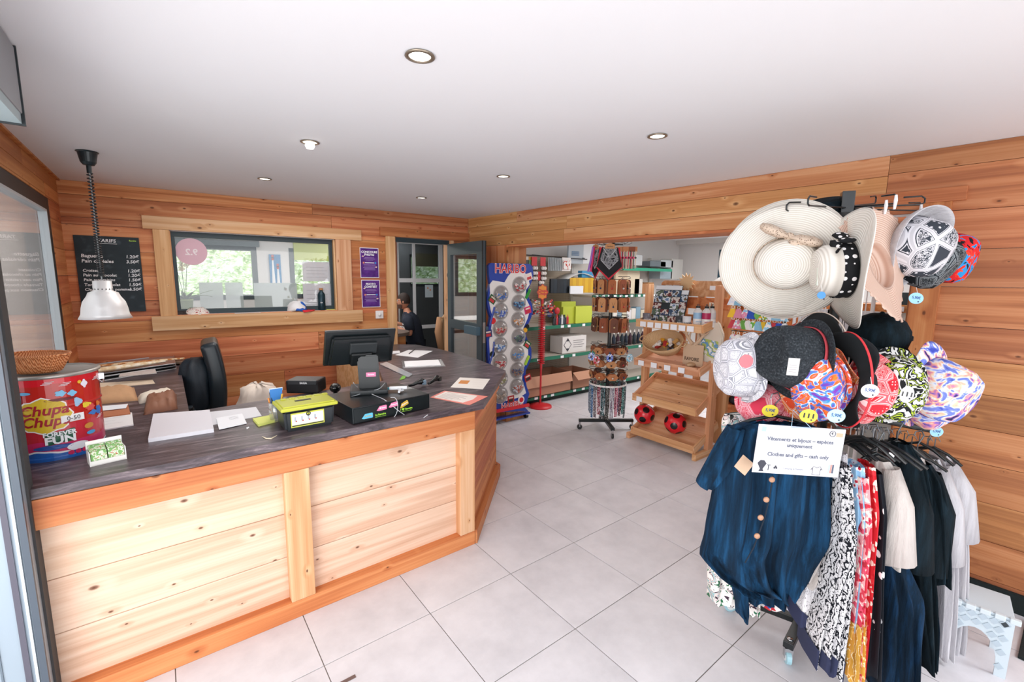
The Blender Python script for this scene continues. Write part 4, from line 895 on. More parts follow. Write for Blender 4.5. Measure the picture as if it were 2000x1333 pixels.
# stickers and sheets on the glass
stg=thing('round_sticker','pale pink round rating sticker on the window glass','sticker',M=frame(BW(0,0,-.0715)*0+atp(374,492,K-nb*.0715,nb),ub,Z,ub.cross(Z)))
MB().lathe([(0,0),(.115,0),(.115,.001),(0,.001)],40).build('disc',mat('#dcb6c4',.6),stg); text('9.2',.075,mat('#f0e6ea',.6),stg,T(0,-.005,.0012),sx=-1,bold=.002)
def glasssheet(px0,py0,px1,py1,label,c='#e9e9ef'):
    a=atp(px0,py0,K-nb*.082,nb); c_=atp(px1,py1,K-nb*.082,nb); W=(c_-a).dot(ub); H=a.z-c_.z
    o=thing('notice_sheet',label,'paper',M=frame(V((a.x,a.y,c_.z)),ub,Z,ub.cross(Z))); MB().b2((0,0,0),(W,H,.001)).build('sheet',mat(c,.7),o)
    for k in range(4): MB().b2((W*.12,H*(.2+.17*k),.001),(W*(.85-.1*(k%2)),H*(.2+.17*k)+.004,.0014)).build('text_line',mat('#c3c3cb',.7),o)
glasssheet(590,511,648,550,'upper white notice stuck on the window glass'); glasssheet(591,554,650,600,'lower white notice stuck on the window glass')
# ================= OFFICE =================
def rectY(px0,py0,px1,py1,Y): 
    a=atp(px0,py0,(0,Y,0),Y_); c=atp(px1,py1,(0,Y,0),Y_); return a,c
dim_grey=mat('#8d9092',.8)
a,c=rectY(797,497,868,560,YF); b=MB()
x0=e.x+.02
b.b2((x0,YF-.06,0),(3.6,YF-.01,c.z)); b.b2((x0,YF-.06,a.z),(3.6,YF-.01,HC)); b.b2((x0,YF-.06,c.z),(a.x,YF-.01,a.z)); b.b2((c.x,YF-.06,c.z),(3.6,YF-.01,a.z)); kind(b.build('wall_office_dimmed',dim_grey))  # added panel, greyed so its colour carries the dimness of the room
wq=bpy.data.objects['wall_office_back']
# open the wall behind with boolean-free rebuild: separate piece
bm2=bmesh.new(); bm2.from_mesh(wq.data)
def cutbox(me_bm,x0,x1,z0,z1):
    for f in list(me_bm.faces): pass
me=wq.data; bpy.data.objects.remove(wq)
b=MB(); zt_,zb2=a.z,c.z
b.b2((-4.1,YF,0),(e.x,YF+.2,zb)); b.b2((-4.1,YF,zt),(e.x,YF+.2,HC+.1)); b.b2((ofp(500,482).x,YF,zb),(ofp(563,480).x,YF+.2,zt)); b.b2((-4.1,YF,zb),(-3.9,YF+.2,zt))
b.b2((e.x,YF,0),(3.7,YF+.2,zb2)); b.b2((e.x,YF,zt_),(3.7,YF+.2,HC+.1)); b.b2((e.x,YF,zb2),(a.x,YF+.2,zt_)); b.b2((c.x,YF,zb2),(3.7,YF+.2,zt_))
kind(b.build('wall_office_back',mat('#e3e1df',.8)))
kind(winframe('window_6',frame((a.x,YF+.02,c.z),X_,Z,(0,-1,0)),c.x-a.x,a.z-c.z,.05,.06,OD,GL))
sh,_=rectY(806,497,866,524,YF-.09)
P1,P2=rectY(812,495,868,522,YF-.1)
o=MB().b2((P1.x,YF-.1,P2.z),(P2.x,YF-.09,P1.z)).build('roller_blind',mat('#8c8768',.8)); tag(o,'olive roller blind half drawn behind the white office partition','blind')
P1,P2=rectY(575,466,650,510,YF-.12)
o=MB().b2((P1.x,YF-.045,P2.z),(P2.x,YF-.001,P1.z)).build('roller_blind',mat('#c3cd74',.8)); tag(o,'yellow green roller blind at the top right of the office window','blind')
P1,P2=rectY(525,497,551,560,YF-.03)
pc=thing('ski_picture','tall blue picture of two red-capped skis on the white office pillar','picture',(P1.x,YF-.03,P2.z)); W,H=P2.x-P1.x,P1.z-P2.z
MB().b2((0,0,0),(W,.02,H)).build('canvas',mat('#2f7fb4',.6),pc)
for x,h in ((.3,.82),(.72,.55)):
    MB().prism([(W*x-W*.15,0),(W*x+W*.15,0),(W*x+W*.06,H*h),(W*x-W*.06,H*h)],0,.004,RX(PI/2)).build('ski',mat('#eef0f2',.5),pc); MB().b2((W*x-W*.10,-.008,H*h),(W*x+W*.10,0,H*h+.08)).build('ski_tip',mat('#b8402c',.5),pc); MB().b2((W*x-W*.10,-.009,H*h+.03),(W*x+W*.10,-.001,H*h+.045)).build('ski_band',mat('#2a2a2e',.5),pc)
# partition
YP=5.25
pt=thing('glazed_partition','white framed glass partition behind the seated man','partition',(1.7,YP,0)); WF=mat('#e2e2e6',.4)
def px2x(px,Y=YP): return atp(px,550,(0,Y,0),Y_).x
zr1=atp(820,546,(0,YP,0),Y_).z; zr2=atp(840,636,(0,YP,0),Y_).z; ztp=atp(820,474,(0,YP,0),Y_).z
for u0,u1 in ((774,779),(806,811),(857,864),(869,871),(889,892)): MB().b2((px2x(u0),YP-.02,0),(px2x(u1),YP+.02,ztp)).build('upright',WF,pt,world=True)
for zz_,h in ((zr1,.05),(zr2,.045),(ztp,.03),(.1,.08)): 
    for u0,u1 in ((779,806),(811,857),(871,889)): MB().b2((px2x(u0),YP-.018,zz_-h/1),(px2x(u1),YP+.018,zz_+h/3)).build('rail',WF,pt,world=True)
GD=glass('partition_glass','#b9bdc0',refl=.08)
for u0,u1 in ((779,806),(811,857),(871,889)):
    for z0,z1 in ((.1,zr2),(zr2,zr1),(zr1,ztp)): MB().b2((px2x(u0),YP-.003,z0),(px2x(u1),YP+.003,z1)).build('pane',GD,pt,world=True)
MB().b2((px2x(864),YP-.03,0),(px2x(869),YP+.03,ztp+.1)).build('dark_post',mat('#2d2c2c',.6),pt,world=True)
P1,P2=rectY(830,557,846,581,YP-.03); o=MB().b2((P1.x,YP-.03,P2.z),(P2.x,YP-.028,P1.z)).build('notice_sheet',mat('#bccad2',.6)); tag(o,'small pale blue notice taped on the partition glass','paper')
for x,z in ((.35,.75),(.65,.6)):
    MB().b2((P1.x+(P2.x-P1.x)*x-.012,YP-.032,P2.z+(P1.z-P2.z)*z-.015),(P1.x+(P2.x-P1.x)*x+.012,YP-.0305,P2.z+(P1.z-P2.z)*z+.015)).build('printed_figure',mat('#d08a6a',.6),o)
kind(MB().b2((px2x(752),YP-.05,0),(px2x(774),YP+.05,HC)).build('trim_8',mat('#8a4a30',.6)))
# plexi screens on office desk
for i,(u0,v0,u1,v1) in enumerate(((388,552,438,605),(439,552,477,604),(495,553,582,603))):
    Y=4.2; P1=atp(u0,v0,(0,Y,0),Y_); P2=atp(u1,v1,(0,Y,0),Y_)
    o=MB().b2((P1.x,Y-.004,1.0),(P2.x,Y+.004,P1.z)).build('desk_screen',glass('frost',refl=.08,vis=.72,vc='#ccd6d6')); tag(o,['left frosted screen on the office desk','middle frosted screen on the office desk','right frosted screen on the office desk, below the ski picture'][i],'screen','frosted desk screens in the office')
dk=thing('office_desk','white desk with frosted screens beyond the window','desk',(-.3,4.3,0)); MB().b2((-1.9,4.0,.96),(1.0,4.7,1.0)).build('top',WHITE,dk,world=True)
for x in (-1.85,.9): MB().b2((x,4.05,0),(x+.05,4.65,.96)).build('side_panel',WHITE,dk,world=True)
# orchid
P=atp(364,606,K-nb*.27,nb); op=thing('potted_orchid','yellow orchid in a green pot behind the window glass','plant',(P.x,P.y,1.285))
MB().lathe([(0,0),(.045,0),(.06,.13),(.063,.13),(.056,.11),(0,.11)],20).build('pot',mat('#8fa55c',.5),op,smooth=True)
rnd=random.Random(6)
for k in range(8):
    a=k*.85; L=rnd.uniform(.14,.24); b=MB(); b.grid(3,6,lambda u,v:V((math.cos(a)*L*v+(u-.5)*.03*math.sin(PI*min(1,v+.15))*-math.sin(a),math.sin(a)*L*v+(u-.5)*.03*math.sin(PI*min(1,v+.15))*math.cos(a),.12+.13*v-.10*v*v*(1 if k%2 else .4)))); b.build('leaf',mat('#3a5a30',.5),op,solid=.003)
for k in range(3):
    dx_=-.06+.05*k; st=[(0,0,.12),(dx_*.5,.01,.30),(dx_,.0,.52)]; MB().tube(st,.0025,5).build('stem',mat('#2e3a22',.6),op)
    for j in range(5):
        c_=V((dx_+rnd.uniform(-.04,.04)-.02,rnd.uniform(-.02,.02),.40+.035*j)); b=MB()
        for q in range(5):
            a=2*PI*q/5; b.prism([(0,0),(.014,.008),(.026,0),(.014,-.008)],0,.002,T(*c_)@RX(PI/2)@RZ(a))
        b.build('blossom',mat('#ecd9a0',.6),op)
# desk of the man and man
mp_=V((1.45,4.50,0))
DZ=.885
d2=thing('office_counter','office desk with rounded dark top on a pine base','desk',(1.2,4.6,0))
pA=atp(799,646,(0,0,DZ),Z); 
MB().lathe([(0,DZ-.045),(.30,DZ-.045),(.30,DZ),(0,DZ)],32,T(pA.x-.30,pA.y+.05,0)).build('top_end',mat('#6a5a52',.5),d2,world=True); MB().b2((pA.x-1.2,pA.y-.25,DZ-.045),(pA.x-.30,pA.y+.35,DZ)).build('top',mat('#6a5a52',.5),d2,world=True)
for k in range(4): MB().b2((pA.x-.12-.1*(k+1),pA.y-.15,0),(pA.x-.12-.1*k-.004,pA.y+.2,DZ-.045)).build('base_board',WDD,d2,world=True)
o=MB().b2((pA.x-.34,pA.y-.02,DZ),(pA.x-.24,pA.y+.08,DZ+.012)).build('notepad',mat('#dad6d8',.6)); tag(o,'small pale notepad on the office desk by the forearm','notepad')
# person: facing image-left
Fd=-HR; Sd=HF  # facing dir, and side towards camera
pv=atp(795,648,(0,0,.0),Z)*0
hd=CAM+ray(788,589)*6.75
def W3(f,s,z): # f forward offset from head centre, s side offset toward camera, z absolute
    return V((hd.x,hd.y,0))+Fd*f+Sd*s+Z*z
hz=hd.z
person=thing('person','seated man with dark hair, glasses and navy printed t-shirt working at a desk','person',(hd.x,hd.y,0))
def skin(name,nodes,edges,m,parent,sub=2):
    me=bpy.data.meshes.new(name); inv=wmat(parent).inverted(); me.from_pydata([inv@n[0] for n in nodes],edges,[]); me.materials.append(m)
    o=bpy.data.objects.new(name,me); o.parent=parent; COL.objects.link(o)
    md=o.modifiers.new('skin','SKIN'); sv=me.skin_vertices[0].data
    for i,n in enumerate(nodes): r=n[1]; sv[i].radius=(r,r) if not isinstance(r,tuple) else r; sv[i].use_root=(i==0)
    md.use_smooth_shade=True
    q=o.modifiers.new('sub','SUBSURF'); q.levels=sub; q.render_levels=sub; return o
SK=mat('#c98a6e',.55)
sh_=hz-.215; pelz=.52
nodes=[(W3(-.20,0,pelz),.13),(W3(-.17,0,pelz+.2),.115),(W3(-.12,0,sh_-.12),.11),(W3(-.08,0,sh_),.07),(W3(-.05,0,hz-.15),.052),(W3(-.03,0,hz-.09),.056),
 (W3(-.09,.15,sh_-.03),.045),(W3(-.16,.25,sh_-.26),.043),(W3(.16,.20,DZ+.055),.036),(W3(.34,.10,DZ+.05),.026),
 (W3(-.09,-.15,sh_-.03),.045),(W3(-.06,-.24,sh_-.22),.043),(W3(.22,-.16,DZ+.055),.036),(W3(.40,-.08,DZ+.05),.026),
 (W3(-.16,.10,pelz),.09),(W3(.18,.13,pelz+.03),.078),(W3(.16,.13,.10),.045),(W3(.28,.13,.05),.035),
 (W3(-.16,-.10,pelz),.09),(W3(.18,-.13,pelz+.03),.078),(W3(.16,-.13,.10),.045),(W3(.28,-.13,.05),.035)]
edges=[(0,1),(1,2),(2,3),(3,4),(4,5),(3,6),(6,7),(7,8),(8,9),(3,10),(10,11),(11,12),(12,13),(0,14),(14,15),(15,16),(16,17),(0,18),(18,19),(19,20),(20,21)]
for hnd,s_ in ((9,1),(13,-1)):
    base_=nodes[hnd][0]; palm=len(nodes); nodes.append((base_+Fd*.06,.022)); edges.append((hnd,palm))
    for k,(o_,L) in enumerate(((-.03,.055),(-.01,.075),(.01,.08),(.03,.07))):
        i1=len(nodes); nodes.append((base_+Fd*(.06+L*.5)+Sd*o_+Z*.006,.009)); nodes.append((base_+Fd*(.06+L)+Sd*o_*1.1-Z*.02,.007)); edges+= [(palm,i1),(i1,i1+1)]
    i1=len(nodes); nodes.append((base_+Fd*.05-Sd*s_*.04,.010)); edges.append((palm,i1))
skin('body',nodes,edges,SK,person)
# head
Mh=frame(hd,Sd,-Fd,Z) # local: x side to camera, y back, z up ; face towards -y
Mh=frame(hd,Sd,Z.cross(Sd),Z)
if (Z.cross(Sd)).dot(-Fd)<0: Mh=frame(hd,-Sd,Z.cross(-Sd),Z)
def headfn(u,v):
    th=2*PI*u; ph=PI*(v-.5)
    x=.072*math.cos(ph)*math.cos(th); y=.092*math.cos(ph)*math.sin(th); z=.115*math.sin(ph)
    if z<0: x*=1-.35*(-z/.115); y=y*(1-.15*(-z/.115))-.012*(-z/.115)
    if y<0:
        f=-y/.092
        if -.02<z<.012 and abs(x)<.016: y-=.022*(1-abs(x)/.016)*(1-abs(z+.008)/.02) if abs(z+.008)<.02 else 0
        if .005<z<.022 and .012<abs(x)<.045: y+=.006
        if -.055<z<-.040 and abs(x)<.03: y-=.006
        if z<-.085: y-=.008*f
    return V((x,y,z))
MB().grid(36,28,headfn,closeu=True).build('head',SK,person,M=Mh,world=True,smooth=True)
HAIR=mat('#2a1a14',.7,bump=.6,bscale=90)
MB().grid(30,14,lambda u,v:(lambda th,ph:V((.079*math.cos(ph)*math.cos(th),.006+.097*math.cos(ph)*math.sin(th),.012+.118*math.sin(ph))))(2*PI*u,PI*(.08+.42*v) if math.sin(2*PI*u)<-.25 else PI*(-.12+.62*v)),closeu=True).build('hair',HAIR,person,M=Mh,world=True,smooth=True)
MB().grid(20,8,lambda u,v:(lambda th,z:V((.064*math.cos(th),-.012+.082*math.sin(th),z)))(PI+PI*u,-.045-.06*v)).build('beard',mat('#4a2c20',.8),person,M=Mh,world=True,smooth=True,solid=.006)
for s_ in (-1,1):
    MB().sph((.074*s_,.012,-.005),.018,10,8,(.4,.7,1.3)).build('ear',SK,person,M=Mh,world=True,smooth=True)
    b=MB().tube([(.030*s_+.017*math.cos(2*PI*k/12),-.094,.010+.013*math.sin(2*PI*k/12)) for k in range(12)],.0022,5,True); b.tube([(.048*s_,-.092,.012),(.074*s_,.0,.014)],.002,5); b.build('glasses',mat('#141414',.3),person,M=Mh,world=True)
    MB().sph((.030*s_,-.082,.010),.009,8,6).build('eye',mat('#e8e4e0',.3),person,M=Mh,world=True)
TS=mat('#1b2334',.85); 
tn=[(W3(-.19,0,pelz+.05),.15),(W3(-.17,0,pelz+.22),.145),(W3(-.12,0,sh_-.12),.155),(W3(-.09,0,sh_-.01),.12),(W3(-.07,0,sh_+.055),.072),(W3(-.09,.15,sh_-.03),.088),(W3(-.13,.22,sh_-.18),.078),(W3(-.09,-.15,sh_-.03),.088),(W3(-.07,-.22,sh_-.17),.070)]
_rows=[(-.19,pelz-.02,.18,.14),(-.17,pelz+.16,.165,.13),(-.13,sh_-.16,.195,.135),(-.10,sh_-.06,.20,.125),(-.085,sh_+.005,.165,.10),(-.07,sh_+.045,.08,.075),(-.065,sh_+.06,.066,.065)]
def _tee(u,v):
    t=v*(len(_rows)-1); i=min(int(t),len(_rows)-2); f=t-i; q=[_rows[i][k]*(1-f)+_rows[i+1][k]*f for k in range(4)]; a=2*PI*u
    return W3(q[0]+q[3]*math.cos(a)+.006*math.sin(7*a+9*v),q[2]*math.sin(a),q[1])
MB().grid(32,20,_tee,closeu=True).build('t_shirt',TS,person,world=True,smooth=True,solid=.004)
for s_,f_ in ((1,-.15),(-1,-.08)): MB().tube([W3(-.09,.12*s_,sh_-.035),W3(-.10,.17*s_,sh_-.06),W3(f_,.235*s_,sh_-.20)],[.078,.08,.066],14).build('t_shirt_sleeve',TS,person,world=True,smooth=True)
jn=[(W3(-.20,0,pelz),.155),(W3(-.16,.10,pelz),.112),(W3(.18,.13,pelz+.03),.09),(W3(.16,.13,.14),.06),(W3(-.16,-.10,pelz),.112),(W3(.18,-.13,pelz+.03),.09),(W3(.16,-.13,.14),.06)]
skin('trousers',jn,[(0,1),(1,2),(2,3),(0,4),(4,5),(5,6)],mat('#1d2026',.8),person)
dl_=(Sd*.75+Fd*.66).normalized(); xr_=Z.cross(dl_)
if xr_.dot(HR)<0: xr_=-xr_
Mt=frame(W3(-.11,0,sh_-.17)+dl_*.165,xr_,Z,xr_.cross(Z)); text('RAVOIRE',.055,mat('#e9e2df',.7),person,Mt,world=True,bold=.002,sx=.8,ext=.003); MB().b2((.02,.045,0),(.06,.07,.006)).build('name_badge',PAPER,person,M=Mt,world=True); MB().b2((-.07,-.06,0),(.07,-.053,.004)).build('shirt_line',mat('#8a8f9c',.7),person,M=Mt,world=True)
MB().tube([W3(.335,.10,DZ+.05)+Sd*.03*math.cos(2*PI*k/12)+Z*.03*math.sin(2*PI*k/12) for k in range(12)],.006,6,True).build('watch_strap',mat('#e4e0dc',.5),person,world=True)
oc2=thing('office_chair','black office chair under the seated man beyond the doorway','chair',(W3(-.32,0,0)))
MB().b2((-.24,-.24,.38),(.24,.24,.44),RZ(math.atan2(Fd.y,Fd.x)),bev=.02).build('seat',mat('#14171a',.6),oc2)
MB().b2((-.27,-.21,.5),(-.23,.21,1.02),RZ(math.atan2(Fd.y,Fd.x)),bev=.015).build('backrest',mat('#14171a',.6),oc2)
MB().tube([(0,0,.06),(0,0,.40)],.03,10).build('gas_lift',BLACK,oc2)
for k in range(5):
    a=2*PI*k/5; MB().tube([(0,0,.07),(.28*math.cos(a),.28*math.sin(a),.045)],[.025,.016],8).build('leg',BLACK,oc2)
    MB().sph((.28*math.cos(a),.28*math.sin(a),.025),.025,8,6).build('castor',BLACK,oc2)
jk2=thing('beige_jacket','beige jacket hanging over the back of the office chair','jacket',W3(-.34,0,0)); 
def coat(u,v):
    s_=(u-.5); z=1.12-.62*v-.12*abs(s_)*(1-v)*1.5; w=.50*(1-.15*v)
    return -Fd*(.26+.05*math.sin(12*u)*v+.04*(1-v)*(1-4*s_*s_))+Sd*(s_*w*(1+.1*v))+Z*z
inv=wmat(jk2).inverted(); b=MB().grid(22,14,coat); b.build('body',mat('#c8a27e',.85,bump=.4,bscale=20),jk2,smooth=True,solid=.04)
b=MB().tube([-Fd*.24+Sd*.20+Z*1.05,-Fd*.22+Sd*.26+Z*.85,-Fd*.26+Sd*.24+Z*.55],[.05,.055,.045],10); b.build('sleeve',mat('#b88a66',.85),jk2,smooth=True)
# ================= SHOP SHELVING =================
YS=2.50; MET=mat('#c9c6c0',.5); SHB=mat('#b8b0a6',.6); GR=mat('#156b52',.45); PEG=pat('pegboard','dots',38,[(0,'#5c5248'),(.22,'#a89c8d')],dist=0)
sh=thing('shop_shelving','long grey metal shelving with green price rails along the shop wall','shelf',(3.4,2.75,0))
for x in (1.75,3.36,4.30,5.24): MB().b2((x-.02,2.90,0),(x+.02,2.96,2.0)).build('upright',MET,sh,world=True)
for x0,x1 in ((1.75,3.36),(3.36,4.30),(4.30,5.24)):
    MB().b2((x0+.02,2.93,.1),(x1-.02,2.945,1.95)).build('back_panel',PEG if x0<2 else mat('#d6d2cc',.6),sh,world=True)
    for z in (.10,.605,1.015): 
        MB().b2((x0+.01,YS+.01,z-.025),(x1-.01,2.93,z)).build('shelf_board',SHB,sh,world=True); r_=MB().b2((x0,YS-.012,z-.035),(x1,YS+.01,z+.008)).build('price_rail',GR,sh,world=True)
        rnd=random.Random(int(z*100+x0*7)); x=x0+.15
        while x<x1-.1:
            MB().b2((x,YS-.016,z-.030),(x+.055,YS-.0125,z+.003)).build('price_label',PAPER,r_,world=True); x+=rnd.uniform(.12,.42)
for x0,x1,z,y0 in ((3.36,4.28,1.40,YS),(4.32,4.9,1.40,YS),(4.0,5.24,1.80,YS)):
    MB().b2((x0+.01,y0+.01,z-.025),(x1,2.93,z)).build('shelf_board',SHB,sh,world=True); r_=MB().b2((x0,y0-.012,z-.035),(x1,y0+.01,z+.008)).build('price_rail',mat('#1f9a78',.45) if z>1.7 else GR,sh,world=True)
    if z<1.7:
        x=x0+.05
        while x<x1-.08: MB().b2((x,y0-.016,z-.03),(x+.06,y0-.0125,z+.003)).build('price_label',PAPER,r_,world=True); x+=.13
MB().b2((1.75,YS+.05,.0),(5.24,2.93,.075)).build('kick_base',mat('#12201c',.6),sh,world=True)
MB().tube([(1.9,2.62,1.93),(3.35,2.62,1.905)],.007,6).build('hanging_rod',mat('#2b2a2a',.5),sh,world=True)
for x in (2.0,2.6,3.3): MB().tube([(x,2.62,1.92),(x,2.93,1.95)],.006,6).build('rod_bracket',mat('#2b2a2a',.5),sh,world=True)
def bxY(px0,py0,px1,py1,Y,dep,m,name,label,cat,group=None,base=None,bev=.003):
    a,c=rectY(px0,py0,px1,py1,Y); z0=c.z if base is None else base
    o=MB().b2((0,0,0),(c.x-a.x,dep,a.z-z0),bev=bev).build(name,m); o.location=(a.x,Y,z0); tag(o,label,cat,group); return o
# egg-ball packs
EW=mat('#e9e6e4',.3)
def eggpack(x,z,Y=2.62):
    o=thing('ball_pack','hanging pack of six white balls with a red card top','toy',(x,Y,z),0,'packs of white balls on the shop rod'); MB().b2((-.045,0,-.11),(.045,.004,0)).build('card_top',mat('#c92530',.5),o); MB().b2((-.04,-.001,-.31),(.04,.003,-.11)).build('backing',mat('#4a3a36',.6),o)
    for i in range(2):
        for j in range(3): MB().sph((-.02+.04*i,-.018,-.14-.065*j),.024,12,8).build('ball',EW,o,smooth=True)
    return o
a,_c=rectY(1044,497,1,1,2.62); e1=eggpack(a.x,1.905); e1['label']='left pack of six white balls with red card top on the rod'; a,_c=rectY(1061,497,1,1,2.62); c_=copytree(e1); c_.location.x=a.x; c_['label']='right pack of six white balls with red card top on the rod'
a,_c=rectY(1056,531,1,1,2.62); c_=copytree(e1); c_.location=(a.x,2.62,a.z); c_['label']='lower pack of six white balls hanging beside the sweets display'
rnd=random.Random(12)
cols=['#c9232c','#2a2c30','#3a7a3a','#d8d3ca','#2f5a9a','#c98a2a']
for k in range(9):
    px=988+k*6; a,_c=rectY(px,496,1,1,2.63); t_=thing('hanging_toy','small boxed toy, %s from the left on the rod behind the sweets display'%ORD[k],'toy',(a.x,2.63,1.905-.0),0,'small toys hanging behind the sweets display')
    MB().b2((-.022,0,-.16-.03*(k%3)),(.022,.02,-.04)).build('pack',mat(cols[k%6],.4),t_); MB().b2((-.026,.005,-.04),(.026,.009,0)).build('card',mat(cols[(k*2+1)%6],.5),t_)
for k in range(9):
    o=bxY(1071+k*3.4,503,1099+k*1.9,530,2.76-.02*k,.006,mat('#c9d2d6' if k<8 else '#e6e4e2',.5),'card_pack','slim white puzzle pack, %s from the left in the hanging row'%ORD[k],'pack','slim white packs hanging in a row') 
a,c=rectY(1101,505,1115,528,2.575); o=MB().b2((a.x,2.572,c.z+.01),(c.x,2.575,a.z-.02)).build('printed_figures',pat('fig','rand',40,[(0,'#e6e4e2'),(.55,'#c23a2c'),(.7,'#e6e4e2'),(.8,'#2f6f4a'),(.88,'#e6e4e2')])); tag(o,'colourful toy picture on the front white puzzle pack','picture')
o=bxY(1111,475,1139,516,2.66,.03,mat('#aab4bc',.6),'tall_carton','tall grey-blue carton standing above the shelving','box'); a,c=rectY(1117,490,1131,500,2.655)
for k in range(5): MB().b2((a.x,2.652,c.z+(a.z-c.z)*k/5),(c.x,2.656,c.z+(a.z-c.z)*(k+.5)/5)).build('text_line',mat('#5f7fa0',.6),o,world=True)
bxY(1140,476,1158,516,2.70,.03,mat('#d9dde0',.6),'tall_carton','tall white carton beside the grey-blue carton above the shelving','box')
for k in range(6): bxY(1076+k*6.2,545,1081.5+k*6.2,573,2.60,.03,mat(['#15202a','#1b2833','#101820'][k%3],.35),'blister_pack','black blister pack, %s from the left on the pegboard'%ORD[k],'pack','black blister packs on the pegboard')
for k in range(8): bxY(1113+k*6,543,1118.6+k*6,572,2.62,.05,mat('#d6ad26' if k%2 else '#c99a1c',.45),'yellow_pack','yellow pack, %s from the left on the upper shelf'%ORD[k],'pack','yellow packs on the upper shelf')
bxY(1114,559,1139,574,2.56,.02,mat('#dfe4ea',.4),'white_pack','white flat pack with blue print lying before the yellow packs','pack')
bxY(1137,529,1160,543,2.64,.08,mat('#3b8fc0',.4),'blue_pack','blue film-wrapped pack on top of the yellow packs','pack')
b=MB().grid(14,3,lambda u,v:V((2.95+.62*u,2.60+.25*v,1.62+.09*math.sin(PI*u)))); o=b.build('curved_panel',mat('#d9dbda',.5),solid=.006,smooth=True); tag(o,'curved white plastic panel under the tall cartons','panel')
for i,(r4) in enumerate(((1097,590,1124,612),(1100,600,1126,628),(1125,599,1156,630))):
    bxY(*r4,2.62-.03*i,.16,mat(['#a9b53a','#b4c03c','#bcc848'][i],.5),'lime_box',['lime green box standing behind the other lime boxes','lime green box beside the toy bottles','largest lime green box at the front of the shelf'][i],'box','lime green boxes',base=1.018)
for i in range(6):
    a,c=rectY(1083+i*5,598,1088,614,2.58+.02*(i%2)); o=MB().lathe([(0,0),(.025,0),(.025,.09),(.012,.11),(.012,.13),(0,.13)],12).build('small_bottle',mat(['#20242c','#c9303a','#26324c','#d9dde2','#1a2a3a','#c22c38'][i],.3)); o.location=(a.x,2.58+.02*(i%2),1.018); tag(o,'small toy bottle, %s from the left beside the lime boxes'%ORD[i],'bottle','small bottles by the lime boxes')
o=bxY(1099,659,1144,693,2.56,.25,mat('#d8d6d4',.6),'white_carton','white carton printed with a black-edged diamond on the middle shelf','box',base=.612)
a,c=rectY(1101,664,1117,684,2.555); cx_,cz_=(a.x+c.x)/2,(a.z+c.z)/2
MB().tube([(cx_-.07,2.557,cz_),(cx_,2.557,cz_+.09),(cx_+.07,2.557,cz_),(cx_,2.557,cz_-.09)],.004,4,True).build('diamond_outline',INK,o,world=True)
for s_ in (-1,1): MB().prism([(-.03,.05*s_),(.03,.05*s_),(0,.09*s_)],0,.002,T(cx_,2.557,cz_)@RX(PI/2)).build('diamond_corner',INK,o,world=True)
for k in range(4): MB().b2((cx_+.11,2.554,cz_+.05-.03*k),(cx_+.32-.03*(k%2),2.557,cz_+.054-.03*k)).build('text_line',mat('#6a6a70',.6),o,world=True)
def carton(x0,y0,x1,y1,z0,h,label,flapdir=1):
    o=thing('cardboard_box',label,'box',((x0+x1)/2,(y0+y1)/2,z0)); W=x1-x0; D=y1-y0; KB=mat('#a87a62',.8)
    for lo,hi in (((-W/2,-D/2,0),(W/2,-D/2+.006,h)),((-W/2,D/2-.006,0),(W/2,D/2,h)),((-W/2,-D/2,0),(-W/2+.006,D/2,h)),((W/2-.006,-D/2,0),(W/2,D/2,h))): MB().b2(lo,hi).build('side',KB,o)
    MB().b2((-W/2,-D/2,0),(W/2,D/2,.008)).build('bottom',KB,o)
    MB().b2((-W/2,-.14,-.003),(W/2,0,.003),T(0,-D/2,h)@RX(R_(38*flapdir))).build('flap',mat('#b98a70',.8),o)
    return o
bx_=carton(2.12,2.47,2.95,2.85,.11,.27,'large open cardboard box on the bottom shelf behind the red stand',2)
text('A bientôt',.05,mat('#5a4034',.7),bx_,T(.05,-.194,.2)@RX(PI/2),bold=.001)
carton(2.98,2.47,3.36,2.85,.11,.24,'second open cardboard box with a flap folded outwards',1)
# right-hand shelf goods seen past the card spinner
for i,(r4,c,l,z) in enumerate((((1203,528,1225,551),'#cdbba0','beige food bag on the shelf behind the bandanas',1.41),((1226,524,1249,551),'#d9cdb4','tall cream food bag on the shelf behind the long earrings',1.41),((1255,554,1266,573),'#a8744a','brown carton beside the red lanyard on the upper shelf',1.41),((1266,552,1276,573),'#b98858','second brown carton beside the red lanyard',1.41),((1240,545,1254,572),'#d8d5d0','white tub on the upper shelf behind the spinner',1.41))): bxY(*r4,2.62,.12,mat(c,.6),'food_pack',l,'pack',base=z)
for k in range(8):
    a,c=rectY(1200+k*8,632,1206+k*8,660,2.60); o=thing('sauce_bottle','dark bottle with white cap, %s from the left on the lower shelf'%ORD[k],'bottle',(a.x,2.60,.615),0,'dark bottles on the lower shop shelf'); MB().lathe([(0,0),(.03,0),(.03,.13),(.012,.17),(.012,.19),(0,.19)],14).build('body',mat(['#1f2a3a','#3a2430','#22303a'][k%3],.25),o,smooth=True); MB().lathe([(0,.19),(.014,.19),(.008,.23),(0,.23)],12).build('cap',EW,o)
for k in range(9): 
    o=bxY(1198+k*9,606-(k%3)*3,1205+k*9,628,2.60,.1,mat(['#d9d6d0','#7f9fb4','#c9c3b0','#d8d8dc'][k%4],.5),'grocery_box','small grocery box, %s from the left on the middle shop shelf'%ORD[k],'box','grocery boxes on the middle shelf',base=1.018)
